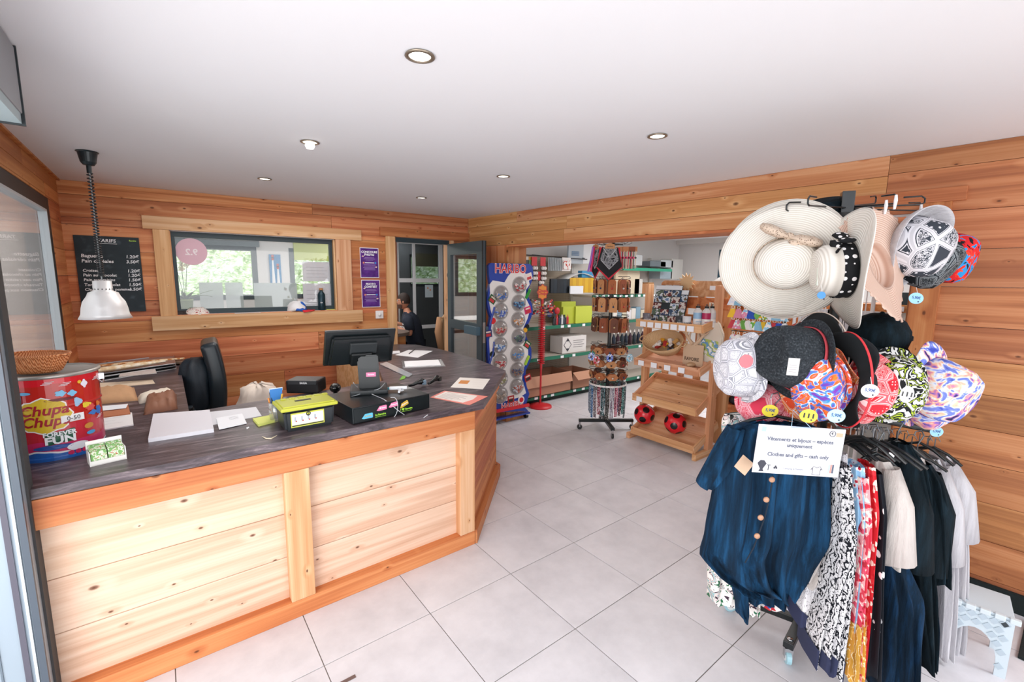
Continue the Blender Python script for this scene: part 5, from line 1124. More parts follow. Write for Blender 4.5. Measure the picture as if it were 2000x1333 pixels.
for i,(r4,c,l) in enumerate((((1270,510,1300,522),'#6c7880','dark folded item under the wrapped goods on the top shelf'),((1291,508,1314,523),'#c3cbd0','clear wrapped bundle on the top green shelf'),((1312,506,1332,546),'#c9c9c4','stack of pale plastic crates in the shop corner'),((1290,526,1312,545),'#9fb2bd','wrapped blue bundles under the top shelf'),((1240,498,1254,519),'#cfd5d8','white translucent tub on the top green shelf'))): bxY(*r4,2.66,.22,mat(c,.35),'wrapped_goods',l,'goods')
# ================= SWEETS DISPLAY =================
hpz=V((1.905,2.095,0)); ha=R_(-2); hx=V((math.cos(ha),math.sin(ha),0)); hn=V((math.sin(ha),-math.cos(ha),0)) # normal towards viewer
def hp2(px,py): 
    P=atp(px,py,hpz,hn); return (P-hpz).dot(hx),P.z
hs=thing('sweets_display','tall wavy blue and white sweets display with clear domes','display',M=frame(hpz,hx,Z,hn))
BLU=mat('#1f3f9e',.35,coat=.3)
outl=[(954,519),(958,514),(1035,516),(1040,521),(1042,536),(1038,552),(1031,566),(1032,580),(1039,594),(1041,608),(1037,622),(1029,640),(1027,655),(1032,668),(1038,682),(1038,698),(1033,712),(1027,724),(1026,740),(1029,756),(1034,770),(1029,786),(1026,797),(1032,803),(968,806),(958,790),(953,700),(950,660),(955,640),(958,620),(954,606),(951,590),(953,570),(957,555),(955,538)]
pts=[hp2(*q) for q in outl][::-1]
b=MB().prism(pts,-.04,0); b.build('board',BLU,hs)
wl_=[(956,556),(962,548),(985,552),(992,540),(1000,530),(1022,530),(1030,540),(1034,556),(1027,566),(1026,582),(1033,596),(1034,608),(1030,622),(1022,640),(1020,656),(1026,670),(1031,684),(1031,697),(1026,711),(1020,724),(1019,742),(1024,757),(1027,768),(1015,776),(990,783),(965,782),(961,740),(957,700),(955,665),(959,642),(962,620),(958,606),(955,590),(957,572)]
b=MB().prism([hp2(*q) for q in wl_][::-1],0,.006); b.build('white_field',mat('#e4e1de',.45),hs)
BL=mat('#cf2631',.4)
def htext(s,px,py,size,**k): 
    x,y=hp2(px,py); text(s,size,mat('#f2e4e4',.4),hs,T(x,y,.007),bold=.006,**k); text(s,size,BL,hs,T(x,y,.009),bold=.001,**k)
htext('HARIBO',997,526,.135,sx=.86)
htext('HARIBO',1000,791,.085,sx=1.0)
x0,y0=hp2(968,803); x1,y1=hp2(1032,800); MB().b2((x0,y0-.02,0),(x1,y0+.015,.02)).build('red_foot_band',BL,hs)
CL=glass('dome',refl=.07,vis=.06,vc='#cfd2d6')
domes=[(1013.6,557.4,'#c9212a'),(977.5,575,'#1f6fc4'),(1012,592,'#3f8fc0'),(977,608.6,'#2a5fc4'),(1011,625.5,'#d9903a'),(975.7,642,'#c4202a'),(1011.8,658,'#3f6a52'),(975.6,675,'#2f7ac4'),(975.6,707,'#c81c28'),(1009.6,691.4,'#3a93dc'),(1009,723,'#9a6a4a'),(1008.4,755,'#c4583c'),(977,741,'#9a9a5a'),(977,772,'#9a8a7a')]
rnd=random.Random(21)
for i,(px,py,c) in enumerate(domes):
    if (px,py)==(1012,626): continue
    x,y=hp2(px,py); r=.090 
    M_=T(x,y,.006); MB().lathe([(r,0),(r*.98,.015),(r*.85,.035),(r*.6,.05),(r*.3,.058),(0,.06)],28,M_).build('dome',CL,hs,smooth=True)
    MB().lathe([(r+.008,0),(r+.008,.006),(r,.006),(r,0)],28,M_).build('dome_ring',mat('#b4b0ae',.4),hs); MB().lathe([(0,.001),(r*.97,.001),(r*.97,.0015),(0,.0015)],28,M_).build('dome_back',mat('#8f8784',.5),hs)
    # wrapped sweets in lower part of dome
    b=[MB(),MB()]
    for k in range(34):
        a=rnd.uniform(PI,2*PI); rr=r*math.sqrt(rnd.random())*.8; cx_,cy_=rr*math.cos(a),rr*math.sin(a)+.012; s_=rnd.uniform(.012,.02)
        Mq=T(x+cx_,y+cy_,.016+rnd.uniform(0,.018))@Euler((rnd.uniform(0,3),rnd.uniform(0,3),rnd.uniform(0,3))).to_matrix().to_4x4(); b[k%2].box((0,0,0),(s_*1.6,s_,s_*.6),Mq,bev=.002)
    for q,cc in ((0,c),(1,['#e6e2de','#c9b8a8','#2a3a6a','#d8dfe6'][i%4])): kind(b[q].build('wrapped_sweets',mat(cc,.3),hs),'stuff')
for px,py,c,ang in ((1032,541,'#e6dcd8',.3),(961,585,'#1f5a34',-.6),(1030,606,'#c9316a',.25),(1029,673,'#1f5a34',-.6),(1030,738,'#b0242c',.3),(953,652,'#2a3a70',.1),(997,780,'#b0242c',.05)):
    x,y=hp2(px,py); s_=MB().b2((-.045,-.04,.006),(.045,.04,.010),T(x,y,0)@RZ(ang)).build('pack_sticker',mat(c,.4),hs); MB().b2((-.03,-.03,.010),(.03,.0,.0115),T(x,y,0)@RZ(ang)).build('sticker_print',mat('#c2343c' if c!='#b0242c' else '#2a2a2a',.4),hs); MB().b2((-.03,.01,.010),(.03,.025,.0115),T(x,y,0)@RZ(ang)).build('sticker_title',mat('#e8d8c8',.4),hs)
for px,py,c,r in ((962,627,'#d2262f',.035),(961,692,'#14231f',.033),(1029,638,'#15181a',.026),(1025,645,'#e0a52c',.028),(1017,781,'#eae6e4',.045)): x,y=hp2(px,py); MB().lathe([(0,.012),(r,.012),(r,.006),(0,.006)],20,T(x,y,0)).build('round_sticker',mat(c,.4),hs)
x,y=hp2(1017,781); MB().lathe([(0,.016),(.028,.016),(.028,.006),(0,.006)],20,T(x,y,0)).build('round_sticker',BL,hs)
for px,py,c in ((1030,574,'#2f8f3c'),(1028,704,'#9fc83c')): x,y=hp2(px,py); MB().b2((-.018,-.06,.006),(.018,.06,.02),T(x,y,0)@RZ(-.5),bev=.008).build('jelly_shape',mat(c,.3),hs)
MB().tube([V((*hp2(965,600),.006)),V((*hp2(960,620),.006)),V((*hp2(956,636),.006))],.012,6).build('blue_curve',BLU,hs); MB().tube([V((*hp2(964,668),.006)),V((*hp2(962,690),.006)),V((*hp2(955,712),.006))],.012,6).build('blue_curve',BLU,hs)
b=MB().box((-.30,.03,-.05),(.05,.06,.1)); 
for x in (-.47,-.03): MB().lathe([(0,-.015),(.028,-.015),(.028,.015),(0,.015)],16,T(x,.028,-.04)@RY(PI/2)).build('castor',BLACK,hs); MB().box((x,.055,-.04),(.03,.03,.05)).build('castor_bracket',CHROME,hs)
for x in (-.47,-.03): MB().lathe([(0,-.015),(.028,-.015),(.028,.015),(0,.015)],16,T(x,.028,-.045)@RY(PI/2)).build('castor',BLACK,hs)
MB().b2((-.50,.056,-.065),(0,.075,0)).build('base_plate',BLU,hs)
# red lollipop stand
P=atz(1055,795,0); P=V((P.x,P.y,0)); ls=thing('lollipop_stand','red spiralled lollipop stand with round base beside the sweets display','stand',P)
RD=mat('#c8242e',.35)
MB().lathe([(0,0),(.15,0),(.145,.02),(.08,.04),(.03,.05),(0,.05)],32).build('base',RD,ls,smooth=True); MB().tube([(0,0,.04),(0,0,.58)],.012,10).build('pole',RD,ls)
z1=vz(P,598); MB().tube([(0,0,.5),(0,0,1.38)],.016,10).build('core_tube',RD,ls)
for k in range(28): 
    z=.56+k*(z1-.56)/28; MB().lathe([(.016,z),(.046,z+.008),(.046,z+.014),(.016,z+.02)],8).build('holder_ring',RD,ls)
zs1,zs2=vz(P,585),vz(P,557)
MB().prism([(.055*math.cos(a)*(1+.12*math.cos(8*a)),.085*math.sin(a)*(1+.08*math.cos(8*a))) for a in [2*PI*k/40 for k in range(40)]],-.006,.006,T(0,0,(zs1+zs2)/2)@RZ(R_(-35))@RX(PI/2)).build('sign',mat('#e8932c',.4),ls)
MB().prism([(.064*math.cos(a)*(1+.12*math.cos(8*a)),.094*math.sin(a)*(1+.08*math.cos(8*a))) for a in [2*PI*k/40 for k in range(40)]],-.004,.004,T(0,0,(zs1+zs2)/2)@RZ(R_(-35))@RX(PI/2)).build('sign_border',RD,ls)
text('Chupa\nChups',.045,BL,ls,T(0,0,(zs1+zs2)/2)@RZ(R_(-35))@RX(PI/2)@T(0,.0,.008),bold=.0015,lsp=.8)
rnd=random.Random(30)
pc_=['#c9232c','#e0a52c','#e8e2dc','#2a2a2e','#3a4a8a','#d8464a']
pop=None
for k in range(44):
    a=rnd.uniform(0,2*PI); z=rnd.uniform(z1-.14,z1+.06); L=rnd.uniform(.06,.13)
    o=thing('lollipop','small wrapped lollipop stuck in the top of the red stand','lollipop',P+V((.03*math.cos(a),.03*math.sin(a),z)),a,'lollipops on the red stand')
    MB().tube([(0,0,0),(L,0,.02)],.0022,5).build('stick',mat('#e9e6e2',.5),o); MB().sph((L,0,.02),.013,8,6).build('sweet',mat(pc_[k%6],.3),o,smooth=True)
for k,(dx_,dz,c) in enumerate(((.13,-.02,'#b8242c'),(.17,-.05,'#26304a'),(.11,-.07,'#2a3c6a'),(.2,-.03,'#b8242c'))):
    o=MB().sph((0,0,0),.045,10,8,(1,.5,1)).build('toy_pouch',mat(c,.5),smooth=True); o.location=P+HR*dx_+Z*(z1+dz-.03)+Y_*.02; tag(o,'small red and navy pouch hanging beside the lollipops','pouch','pouches beside the lollipops')
# ================= CARD SPINNER =================
SP=V((2.33,1.31,0)); sp=thing('card_spinner','black revolving wire stand hung with jewellery cards','display stand',SP)
BK=mat('#13181a',.35)
MB().tube([(0,0,.10),(0,0,2.06)],.019,12).build('pole',BK,sp)
for k in range(4):
    a=math.atan2(-.59,.81)+k*PI/2; d=V((math.cos(a),math.sin(a),0)); MB().b2((0,-.02,.085),(.30,.02,.115),RZ(a),bev=.003).build('leg',BK,sp)
    MB().lathe([(0,-.01),(.028,-.01),(.028,.01),(0,.01)],16,T(d.x*.29,d.y*.29,.028)@RZ(a)@RX(PI/2)).build('castor',mat('#26282a',.3),sp); MB().tube([(d.x*.29,d.y*.29,.03),(d.x*.29,d.y*.29,.09)],.012,8).build('castor_fork',CHROME,sp)
zt1=[vz(SP,y) for y in (478,546,581,620,676,700,724,748)]
tiers=[(zt1[0],.19,8),(zt1[1],.20,10),(zt1[2],.20,10),(zt1[3],.20,10),(zt1[4],.20,9),(zt1[5],.21,9),(zt1[6],.21,9),(zt1[7],.20,16)]
for z,r,n in tiers:
    MB().tube([(r*.55*math.cos(2*PI*k/20),r*.55*math.sin(2*PI*k/20),z) for k in range(20)],.003,5,True).build('ring',BK,sp)
    for k in range(n):
        a=2*PI*k/n; d=V((math.cos(a),math.sin(a),0)); q=V((-d.y,d.x,0))
        MB().tube([d*.02+Z*z,d*(r*.8)+Z*z,d*(r)+Z*(z+.015)+q*.0,d*(r-.01)+Z*(z+.03),d*(r*.6)+Z*(z+.03)],.0028,5).build('hook',BK,sp)
KR=[mat(c,.8) for c in ('#c08a5c','#a8643c','#8a4a30','#b97a50','#6a4030')]
def card(shape,m,rnd):
    o=bpy.data.objects.new('jewellery_card',None); COL.objects.link(o); o.empty_display_size=.02
    W,H=shape
    if W<H: pts=[(-W/2,-H),(W/2,-H),(W/2,-.02),(W/2-.018,0),(-W/2+.018,0),(-W/2,-.02)]
    else:
        pts=[]; 
        for k in range(20):
            a=2*PI*k/20; pts.append((W/2*math.cos(a)*(1+.10*math.cos(6*a)),-H/2+H/2*math.sin(a)*(1+.10*math.cos(6*a))))
    MB().prism(pts,0,.002,RX(PI/2)).build('card',m,o)
    MB().sph((0,-.004,-H*.62),.010,8,6).build('pendant',mat(rnd.choice(['#d8d4cc','#3a2a26','#c9b48a','#b83a3a','#2f4a6a']),.3,.3),o); MB().tube([(-W*.2,-.003,-H*.3),(0,-.004,-H*.58),(W*.2,-.003,-H*.3)],.0012,4).build('cord',mat('#2c2420',.6),o)
    return o
rnd=random.Random(44); protos={}
lab={1:'on the upper tier of the spinner',2:'on the second tier of the spinner',3:'on the third tier of the spinner',4:'on the fourth tier of the spinner',5:'on the fifth tier of the spinner',6:'on the lowest card tier of the spinner'}
for ti in range(1,7):
    z,r,n=tiers[ti]; sh_p=(.078,.145) if ti<4 else (.115,.072)
    for k in range(n):
        a=2*PI*k/n+.1*ti; vis=V((math.cos(a),math.sin(a),0)).dot(HF)
        for j in range(3 if vis>-.3 else 1):
            key=(ti<4,rnd.randrange(5))
            if key not in protos: 
                protos[key]=card(sh_p,KR[key[1]],rnd); o=protos[key]
            else: o=copytree(protos[key])
            rr=r-.012-.025*j; o.location=SP+V((rr*math.cos(a),rr*math.sin(a),z-.002)); o.rotation_euler=(rnd.uniform(-.05,.05),0,a+PI/2+rnd.uniform(-.15,.15))
            tag(o,'%s kraft jewellery card '%['tan','reddish brown','dark brown','light brown','deep brown'][key[1]]+lab[ti]+', '+(['','']and('front side' if vis>.6 else 'back side' if vis<-.3 else ('right side' if V((math.cos(a),math.sin(a),0)).dot(HR)>0 else 'left side'))),'card','jewellery cards '+lab[ti])
# bead necklaces at the bottom
bc_=['#3f78b0','#5a3a4a','#b8324c','#2f6a72','#4a4030','#6a5a7a','#d0466a','#7a2c30','#4f9a94','#38585a','#2a4a7a','#7a8a9a']
for k in range(26):
    a=2*PI*k/26; r=.195; z=tiers[7][0]; L=rnd.uniform(.30,.36)
    o=MB(); 
    for s_ in (-.012,0,.012): o.tube([(s_,0,0),(s_*1.3,0,-L*.5),(s_,.004,-L)],.0045,5)
    x=o.build('bead_necklace',pat('beads%d'%(k%12),'noise',90,[(.35,'#1c1c22'),(.5,bc_[k%12]),(.68,'#c9d2d6')],const=False,rough=.3)); x.location=SP+V((r*math.cos(a),r*math.sin(a),z-.01)); x.rotation_euler=(0,0,a+PI/2)
    tag(x,'%s bead necklace at the foot of the spinner, %s side'%(['blue','plum','red','teal','olive','violet','pink','dark red','sea green','slate','navy','grey-blue'][k%12],'front' if V((math.cos(a),math.sin(a),0)).dot(HF)>.3 else 'back' if V((math.cos(a),math.sin(a),0)).dot(HF)<-.3 else 'flank'),'necklace','bead necklaces on the spinner'); 
    y=MB().b2((-.022,-.004,0),(.022,.002,.018)).build('clasp_card',EW,x)
# scrunchies in blue and white
for k,(px,py,c) in enumerate(((1155,697,'#3f6ac0'),(1191,700,'#3a62c4'),(1165,704,'#c02c3c'),(1230,700,'#7fc0d8'))):
    Pq=atp(px,py,SP+HF*.23,HF); o=MB().tube([(.022*math.cos(2*PI*j/16),0,.03*math.sin(2*PI*j/16)) for j in range(16)],[.013+.003*(j%2) for j in range(16)],6,True).build('hair_scrunchie',pat('scr%d'%k,'noise',60,[(0,c),(.52,'#e6e9ee')],dist=1),smooth=True); o.location=Pq; o.rotation_euler=(0,0,YAW-PI/2); tag(o,['blue and white scrunchie at the left of the spinner','blue and white scrunchie in the middle of the spinner','red scrunchie on the spinner','turquoise scrunchie at the right of the spinner'][k],'scrunchie')
# bandanas and earrings on the top tier
PB2=paisley('bandana_black','#171b20','#b9bcc0','#3a4046',70)
def bandana(px0,py0,Hm,Wm,label,d,rot=0):
    Pq=atp(px0,py0,SP+HF*d,HF); o=thing('bandana',label,'bandana',Pq,YAW-PI/2+rot)
    g=lambda k:[(-Wm*k,0),(-Wm*1.25*k,-Hm*.62*k),(0,-Hm*k),(Wm*1.25*k,-Hm*.62*k),(Wm*k,0)]
    MB().prism(g(1),0,.006,RX(PI/2)).build('red_backing',mat('#c8283a',.8),o)
    MB().prism([(-Wm*.8,0),(-Wm*1.25,-Hm*.58),(0,-Hm*.93),(Wm*1.25,-Hm*.58),(Wm*.8,0)],.006,.010,RX(PI/2)).build('cloth',mat('#14181c',.85),o)
    MB().prism([(-Wm*.6,0),(-Wm*.9,-Hm*.35),(0,-Hm*.66),(Wm*.9,-Hm*.35),(Wm*.6,0)],.010,.0115,RX(PI/2)).build('paisley_print',PB2,o)
    for k in (.30,.66): MB().tube([(-Wm*(.5+k*.55),-.012,-Hm*(k-.28)),(0,-.012,-Hm*k),(Wm*(.5+k*.55),-.012,-Hm*(k-.28))],.004,4).build('white_border',mat('#b9bcc0',.8),o)
    MB().prism([(-.05,-.01),(.05,-.01),(.045,.03),(0,.045),(-.045,.03)],.010,.012,RX(PI/2)).build('kraft_header',KR[0],o); text('bandana',.018,INK,o,T(0,-.0135,.012)@RX(PI/2))
    return o
bandana(1191,484,.32,.10,'black paisley bandana with red edge facing the camera',.24)
bandana(1165,486,.30,.07,'black bandana seen edge-on left of the front bandana',.16,-1.1)
for k,(px,c) in enumerate(((1158,'#a070c8'),(1161,'#d8356a'),(1172,'#c8542c'),(1177,'#c8283a'))):
    Pq=atp(px,482,SP+HF*.16,HF); o=MB().tube([(0,0,0),(-.012,0,-.12),(-.04+.012*k,0,-.25)],[.008,.012,.010],6).build('ribbon_scarf',mat(c,.7)); o.location=Pq; o.rotation_euler=(0,0,YAW-PI/2); tag(o,['lilac ribbon scarf at the far left of the top tier','pink ribbon scarf on the top tier','orange ribbon scarf beside the front bandana','red ribbon scarf beside the front bandana'][k],'scarf')
for k in range(8):
    px=1210+k*4.2; Pq=atp(px,482,SP+HF*(.18-.012*(k%3)),HF); o=thing('tassel_earrings','kraft card with dangling tassel earrings, %s from the left on the top tier'%ORD[k],'earrings',Pq,YAW-PI/2,'tassel earrings on the top tier'); MB().b2((-.03,0,-.05),(.03,.002,0)).build('card',KR[k%4],o)
    for s_ in (-.015,.015): MB().tube([(s_,-.003,-.04),(s_,-.003,-.22)],.004,5).build('tassel',mat(['#c9b9a4','#d9324e','#3a2c28','#d8c8b0'][(k)%4],.7),o); MB().sph((s_,-.004,-.11),.011,8,6).build('bead',mat(['#d8306a','#2a2624','#c92c5c'][k%3],.4),o)
# ================= WOODEN DISPLAY STAND =================
ws=thing('wooden_display','four-tier pine display stand with sloping trays','display stand',(2.5,.62,0))
YA,YB_=.285,.955
def tray_(zf,zb,x0,x1,name='tray',hb=.075,lab=0,y0=YA,y1=YB_,root=ws,m=WDS):
    """sloping tray: front edge x0 at height zf, back x1 at zb"""
    d=V((x1-x0,0,zb-zf)); L=d.length; d.normalize(); n=d.cross(V((0,-1,0))) ; n=V((-d.z,0,d.x))
    o=V((x0,y0,zf))
    t_=board(root,V((x0,y0,zf-.0)),Y_,d,y1-y0,L*.5,.012,m,name=name); 
    board(t_,V((x0,y0,zf))+d*(L*.5+.002),Y_,d,y1-y0,L*.5,.012,m,name='base_plank')
    board(t_,V((x0-.014,y0-.014,zf-.02)),Y_,Z,y1-y0+.028,hb,.014,m,name='front_lip')
    board(t_,V((x1+.012,y0,zb-.02)),Y_,n,y1-y0,hb,.014,m,name='back_lip')
    for y in (y0-.014,y1): board(t_,V((x0,y,zf-.02)),d,n,L+.012,hb,-.014 if 0 else .014,m,name='side_lip')
    rnd=random.Random(int(zf*100)+lab)
    for k in range(lab):
        yy=y1-.05-(y1-y0-.08)*k/max(lab,1); MB().b2((x0-.031,yy-.065,zf-.012),(x0-.0285,yy,zf+.038)).build('price_card',PAPER,t_,world=True)
    return t_
tray_(1.19,1.25,2.33,2.64,lab=7); tray_(.80,.90,2.33,2.66,lab=4); tray_(.43,.61,2.33,2.70,lab=1); tray_(.075,.24,2.33,2.72)
for y in (YA-.055,YB_+.014):
    MB().b2((2.30,y,0),(2.80,y+.04,.06),bev=.003).build('foot',WDS,ws,world=True); board(ws,V((2.50,y,.06)),Z,X_,1.53,.09,-.04 if 0 else .04,WDS,name='side_post')
for i,y in enumerate((.33,.50,.68,.86)): board(ws,V((2.745,y+.07,.1)),Z,V((0,-1,0)),1.40,.07,.025,WDS,name='rear_slat')
b=MB(); hwy0,hwy1=YA-.02,YB_+.02; n_=10; pp=[(hwy0,1.48),(hwy1,1.48)]+[(hwy1-.05+.05*math.cos(a),1.58+.05*math.sin(a)) for a in [PI/2*k/5 for k in range(6)]]+[(hwy0+.05-.05*math.sin(a),1.58+.05*math.cos(a)) for a in [PI/2*k/5 for k in range(6)]]
b.prism(pp,0,.02,frame((2.72,0,0),Y_,Z,X_)); b.build('header_board',WDS,ws,world=True)
for y in (.9,.81,.42): MB().b2((2.716,y-.05,1.545),(2.7185,y+.02,1.585)).build('price_card',PAPER,ws,world=True)
MB().b2((2.715,.25,1.36),(2.735,.97,1.47)).build('back_board',WDD,ws,world=True)
# footballs
m,t,p=newm('ball_print'); N=t.nodes.new; L_=t.links.new; tc=N('ShaderNodeTexCoord')
phi=(1+5**.5)/2; vs_=[]
for a in (-1,1):
    for c_ in (-1,1): vs_+=[(0,a,c_*phi),(a,c_*phi,0),(c_*phi,0,a)]
nm=N('ShaderNodeVectorMath'); nm.operation='NORMALIZE'; L_(tc.outputs['Object'],nm.inputs[0]); last=None
for v_ in vs_:
    u_=V(v_).normalized(); dt=N('ShaderNodeVectorMath'); dt.operation='DOT_PRODUCT'; dt.inputs[1].default_value=u_; L_(nm.outputs[0],dt.inputs[0])
    if last is None: last=dt.outputs['Value']
    else: mxm=N('ShaderNodeMath'); mxm.operation='MAXIMUM'; L_(last,mxm.inputs[0]); L_(dt.outputs['Value'],mxm.inputs[1]); last=mxm.outputs[0]
r=ramp(t,[(0,'#d9222e'),(.945,'#1a1214')],True); L_(last,r.inputs[0]); L_(r.outputs[0],p.inputs['Base Color']); p.inputs['Roughness'].default_value=.25; BALL=m
for i,(px,py,lb,ro) in enumerate(((1258,824,'left red and black football on the bottom tray',(.3,.2,.6)),(1318,842,'right red and black football on the bottom tray',(1.0,.5,2.0)))):
    P=CAM+ray(px,py)*((2.33+.13-CAM.x)/ray(px,py).x); o=MB().sph((0,0,0),.105,32,20).build('football',BALL,smooth=True); o.location=(2.46,P.y,.075+.055+.012+.105); o.rotation_euler=ro; tag(o,lb,'ball')
# wicker basket with goods
P=atp(1296,700,(2.45,0,0),X_); wb2=thing('wicker_basket','oval wicker basket tilted on the second tray full of small goods','basket',M=T(2.50,P.y,.95)@RZ(PI/2)@RX(R_(-42)))
WK2=pat('wicker2','wave',60,[(0,'#b08250'),(.5,'#dcb486'),(1,'#ecd0a8')],dist=2,const=False,bump=.6,rough=.6)
MB().lathe([(0,0),(.13,0),(.15,.02),(.19,.08),(.215,.13),(.209,.13),(.184,.08),(.145,.025),(0,.012)],40,sy=.68).build('bowl',WK2,wb2,smooth=True)
MB().tube([(.212*math.cos(2*PI*k/40),.212*math.sin(2*PI*k/40)*.68,.131+.002*(k%2)) for k in range(40)],.007,6,True).build('rim',WK2,wb2)
MB().tube([(.21,-.04,.12),(.25,-.03,.13),(.26,0,.13),(.25,.03,.13),(.21,.04,.12)],.006,6).build('handle',WK2,wb2); MB().tube([(-.21,-.04,.12),(-.25,-.03,.13),(-.26,0,.13),(-.25,.03,.13),(-.21,.04,.12)],.006,6).build('handle',WK2,wb2)
cl=['#e0a52c','#3a2a22','#e9e6e2','#a8322c','#e9e6e2','#e9e6e2','#5a6a7a','#c89a5a','#e6e2dc','#2a2624']
for k in range(18):
    o=MB().b2((-.03,-.018,-.009),(.03,.018,.009),bev=.004).build('sweet_bar',mat(cl[k%10],.4)); o.matrix_basis=wb2.matrix_basis@T(rnd.uniform(-.12,.12),rnd.uniform(-.08,.06),.045+.012*(k%4))@Euler((rnd.uniform(-.4,.4),rnd.uniform(-.4,.4),rnd.uniform(0,3))).to_matrix().to_4x4(); tag(o,'small wrapped bar lying in the tilted wicker basket','snack','wrapped bars in the wicker basket')
# things on top tray
def onX(px,py,x): return atp(px,py,(x,0,0),X_)
def flask(px,x,c,label,g=None):
    P=onX(px,625,x); o=thing('metal_flask',label,'bottle',(x,P.y,1.215),0,g)
    MB().lathe([(0,0),(.036,0),(.037,.004),(.037,.075)],24).build('lower_body',mat('#e6e4e2',.35),o,smooth=True); MB().lathe([(.037,.075),(.0372,.076),(.0372,.13),(.037,.131)],24).build('colour_band',mat(c,.4),o,smooth=True); MB().lathe([(.037,.131),(.034,.15),(.018,.165),(.018,.175),(0,.175)],24).build('shoulder',mat('#d8d6d4',.35),o,smooth=True)
    MB().lathe([(0,.173),(.019,.173),(.019,.19),(0,.192)],16).build('cap',BLACK,o); MB().tube([(-.012,0,.19),(-.012,0,.205),(.012,0,.205),(.012,0,.19)],.003,6).build('loop',BLACK,o)
    text('RAVOIRE',.014,mat(c,.4),o,RZ(YAW-PI/2)@T(0,-.0375,.05)@RX(PI/2),bold=.0004); return o
flask(1362,2.42,'#8fb8d8','pale blue banded white flask on the top tray'); flask(1379,2.44,'#b02458','magenta banded white flask on the top tray'); flask(1390,2.50,'#c9c9cc','grey flask standing behind the magenta flask')
def postcards(px0,px1,py0,py1,x,label,cols_,rows_):
    a=onX(px0,py0,x); c=onX(px1,py1,x); W=a.y-c.y; H=a.z-1.215
    o=thing('postcard_rack',label,'postcards',M=frame((x,a.y,1.225),(0,-1,0),V((.25,0,1)).normalized(),V((0,-1,0)).cross(V((.25,0,1)).normalized())))
    MB().b2((0,0,-.012),(W,H,0)).build('backing',mat('#14262c',.5),o); rnd=random.Random(8)
    for i in range(cols_):
        for j in range(rows_):
            if (i*3+j*5)%6==1: continue
            w_=W/cols_; h2=(H-.05)/rows_; pc2=MB().b2((i*w_+.004,j*h2+.004,0),((i+1)*w_-.002,(j+1)*h2-.002,.004)).build('postcard',pat('photo%d'%((i+j)%3),'noise',22,[[(.35,'#3a4f6a'),(.5,'#b9c6d0'),(.6,'#6a5a4a')],[(.35,'#5a6a5a'),(.5,'#cfd6de'),(.62,'#6a88a8')],[(.35,'#6a3a3a'),(.5,'#ccc6c0'),(.62,'#3a4a6a')]][(i+j)%3]),o)
    MB().b2((0,H-.045,0),(W,H-.003,.004)).build('header_card',mat('#dce4ea',.5),o); return o
postcards(1273,1320,557,612,2.46,'tall rack of landscape postcards at the left of the top tray',3,5)
postcards(1321,1334,567,614,2.47,'narrow dark postcard slot beside the landscape postcards',1,4)
for i,(px,c,l) in enumerate(((1263,'#6a6a72','grey printed mug at the left end of the top tray'),(1328,'#3a3f44','dark printed mug in front of the postcards'),(1342,'#d9dbde','white landscape-print mug beside the flasks'))):
    P=onX(px,625,2.39); o=thing('printed_mug',l,'mug',(2.385,P.y,1.215)); MB().lathe([(0,0),(.036,0),(.038,.09),(.035,.09),(.033,.006),(0,.005)],24).build('cup',mat(c,.35),o,smooth=True); MB().tube([(.037,0,.075),(.058,0,.065),(.058,0,.03),(.037,0,.02)],.005,6).build('handle',mat(c,.35),o); text('RAVOIRE',.018,mat('#e8e8ea' if i<2 else '#3a4a5a',.5),o,RZ(YAW-PI/2)@T(0,-.039,.03)@RX(PI/2),bold=.0006)
# sun cut-out
a=onX(1340,552,2.68); so_=MB().prism([((.095 if k%2==0 else .058)*math.cos(2*PI*k/26),(.095 if k%2==0 else .058)*math.sin(2*PI*k/26)) for k in range(26)],-.004,.004).build('wooden_sun',mat('#dcb88c',.6)); so_.matrix_basis=T(2.69,a.y,a.z)@RZ(PI/2)@RX(PI/2); tag(so_,'pale wooden sun cut-out leaning on the header board','ornament')
a=onX(1270,560,2.62); o=thing('red_lanyard','red lanyard hanging at the left of the postcard rack','lanyard',(2.60,a.y+.01,a.z))
for s_ in (-1,1): MB().tube([(0,.02*s_,0),(0,.03*s_,-.06),(0,-.01*s_,-.16)],.006,6).build('strap',RD,o)
# antler board
a=onX(1356,700,2.5)
ab=thing('antler_board','kraft board cut as antlers with printed letters on the second tray','ornament',M=frame((2.45,onX(1334,700,2.45).y,.845),(0,-1,0),Z,V((0,-1,0)).cross(Z)))
MB().b2((0,0,-.004),(.20,.20,.004)).build('body',mat('#cdb093',.7),ab); text('RAVOIRE',.045,mat('#4a3226',.7),ab,T(.09,.06,.005),bold=.001,sx=.8)
for s_ in (-1,1):
    cx_=.10; b=MB(); b.tube([(cx_+.01*s_,.20,0),(cx_+.05*s_,.24,0),(cx_+.09*s_,.30,0),(cx_+.10*s_,.37,0)],[.02,.016,.013,.006],8); b.build('antler',mat('#cdb093',.7),ab)
    for (q0,q1) in (((.05,.24),(.03,.33)),((.075,.275),(.06,.37)),((.085,.29),(.135,.33))): MB().tube([(cx_+q0[0]*s_,q0[1],0),(cx_+(q0[0]+q1[0])/2*s_+.006*s_,(q0[1]+q1[1])/2,0),(cx_+q1[0]*s_,q1[1],0)],[.012,.010,.004],8).build('tine',mat('#cdb093',.7),ab)
o=MB().lathe([(0,0),(.05,.002),(.07,.018),(.05,.034),(0,.036)],20,sy=.5).build('kraft_pouch',mat('#c9a884',.8),smooth=True); o.location=(2.42,onX(1350,712,2.42).y,.84); tag(o,'flat kraft pillow pouch at the right of the second tray','pouch')
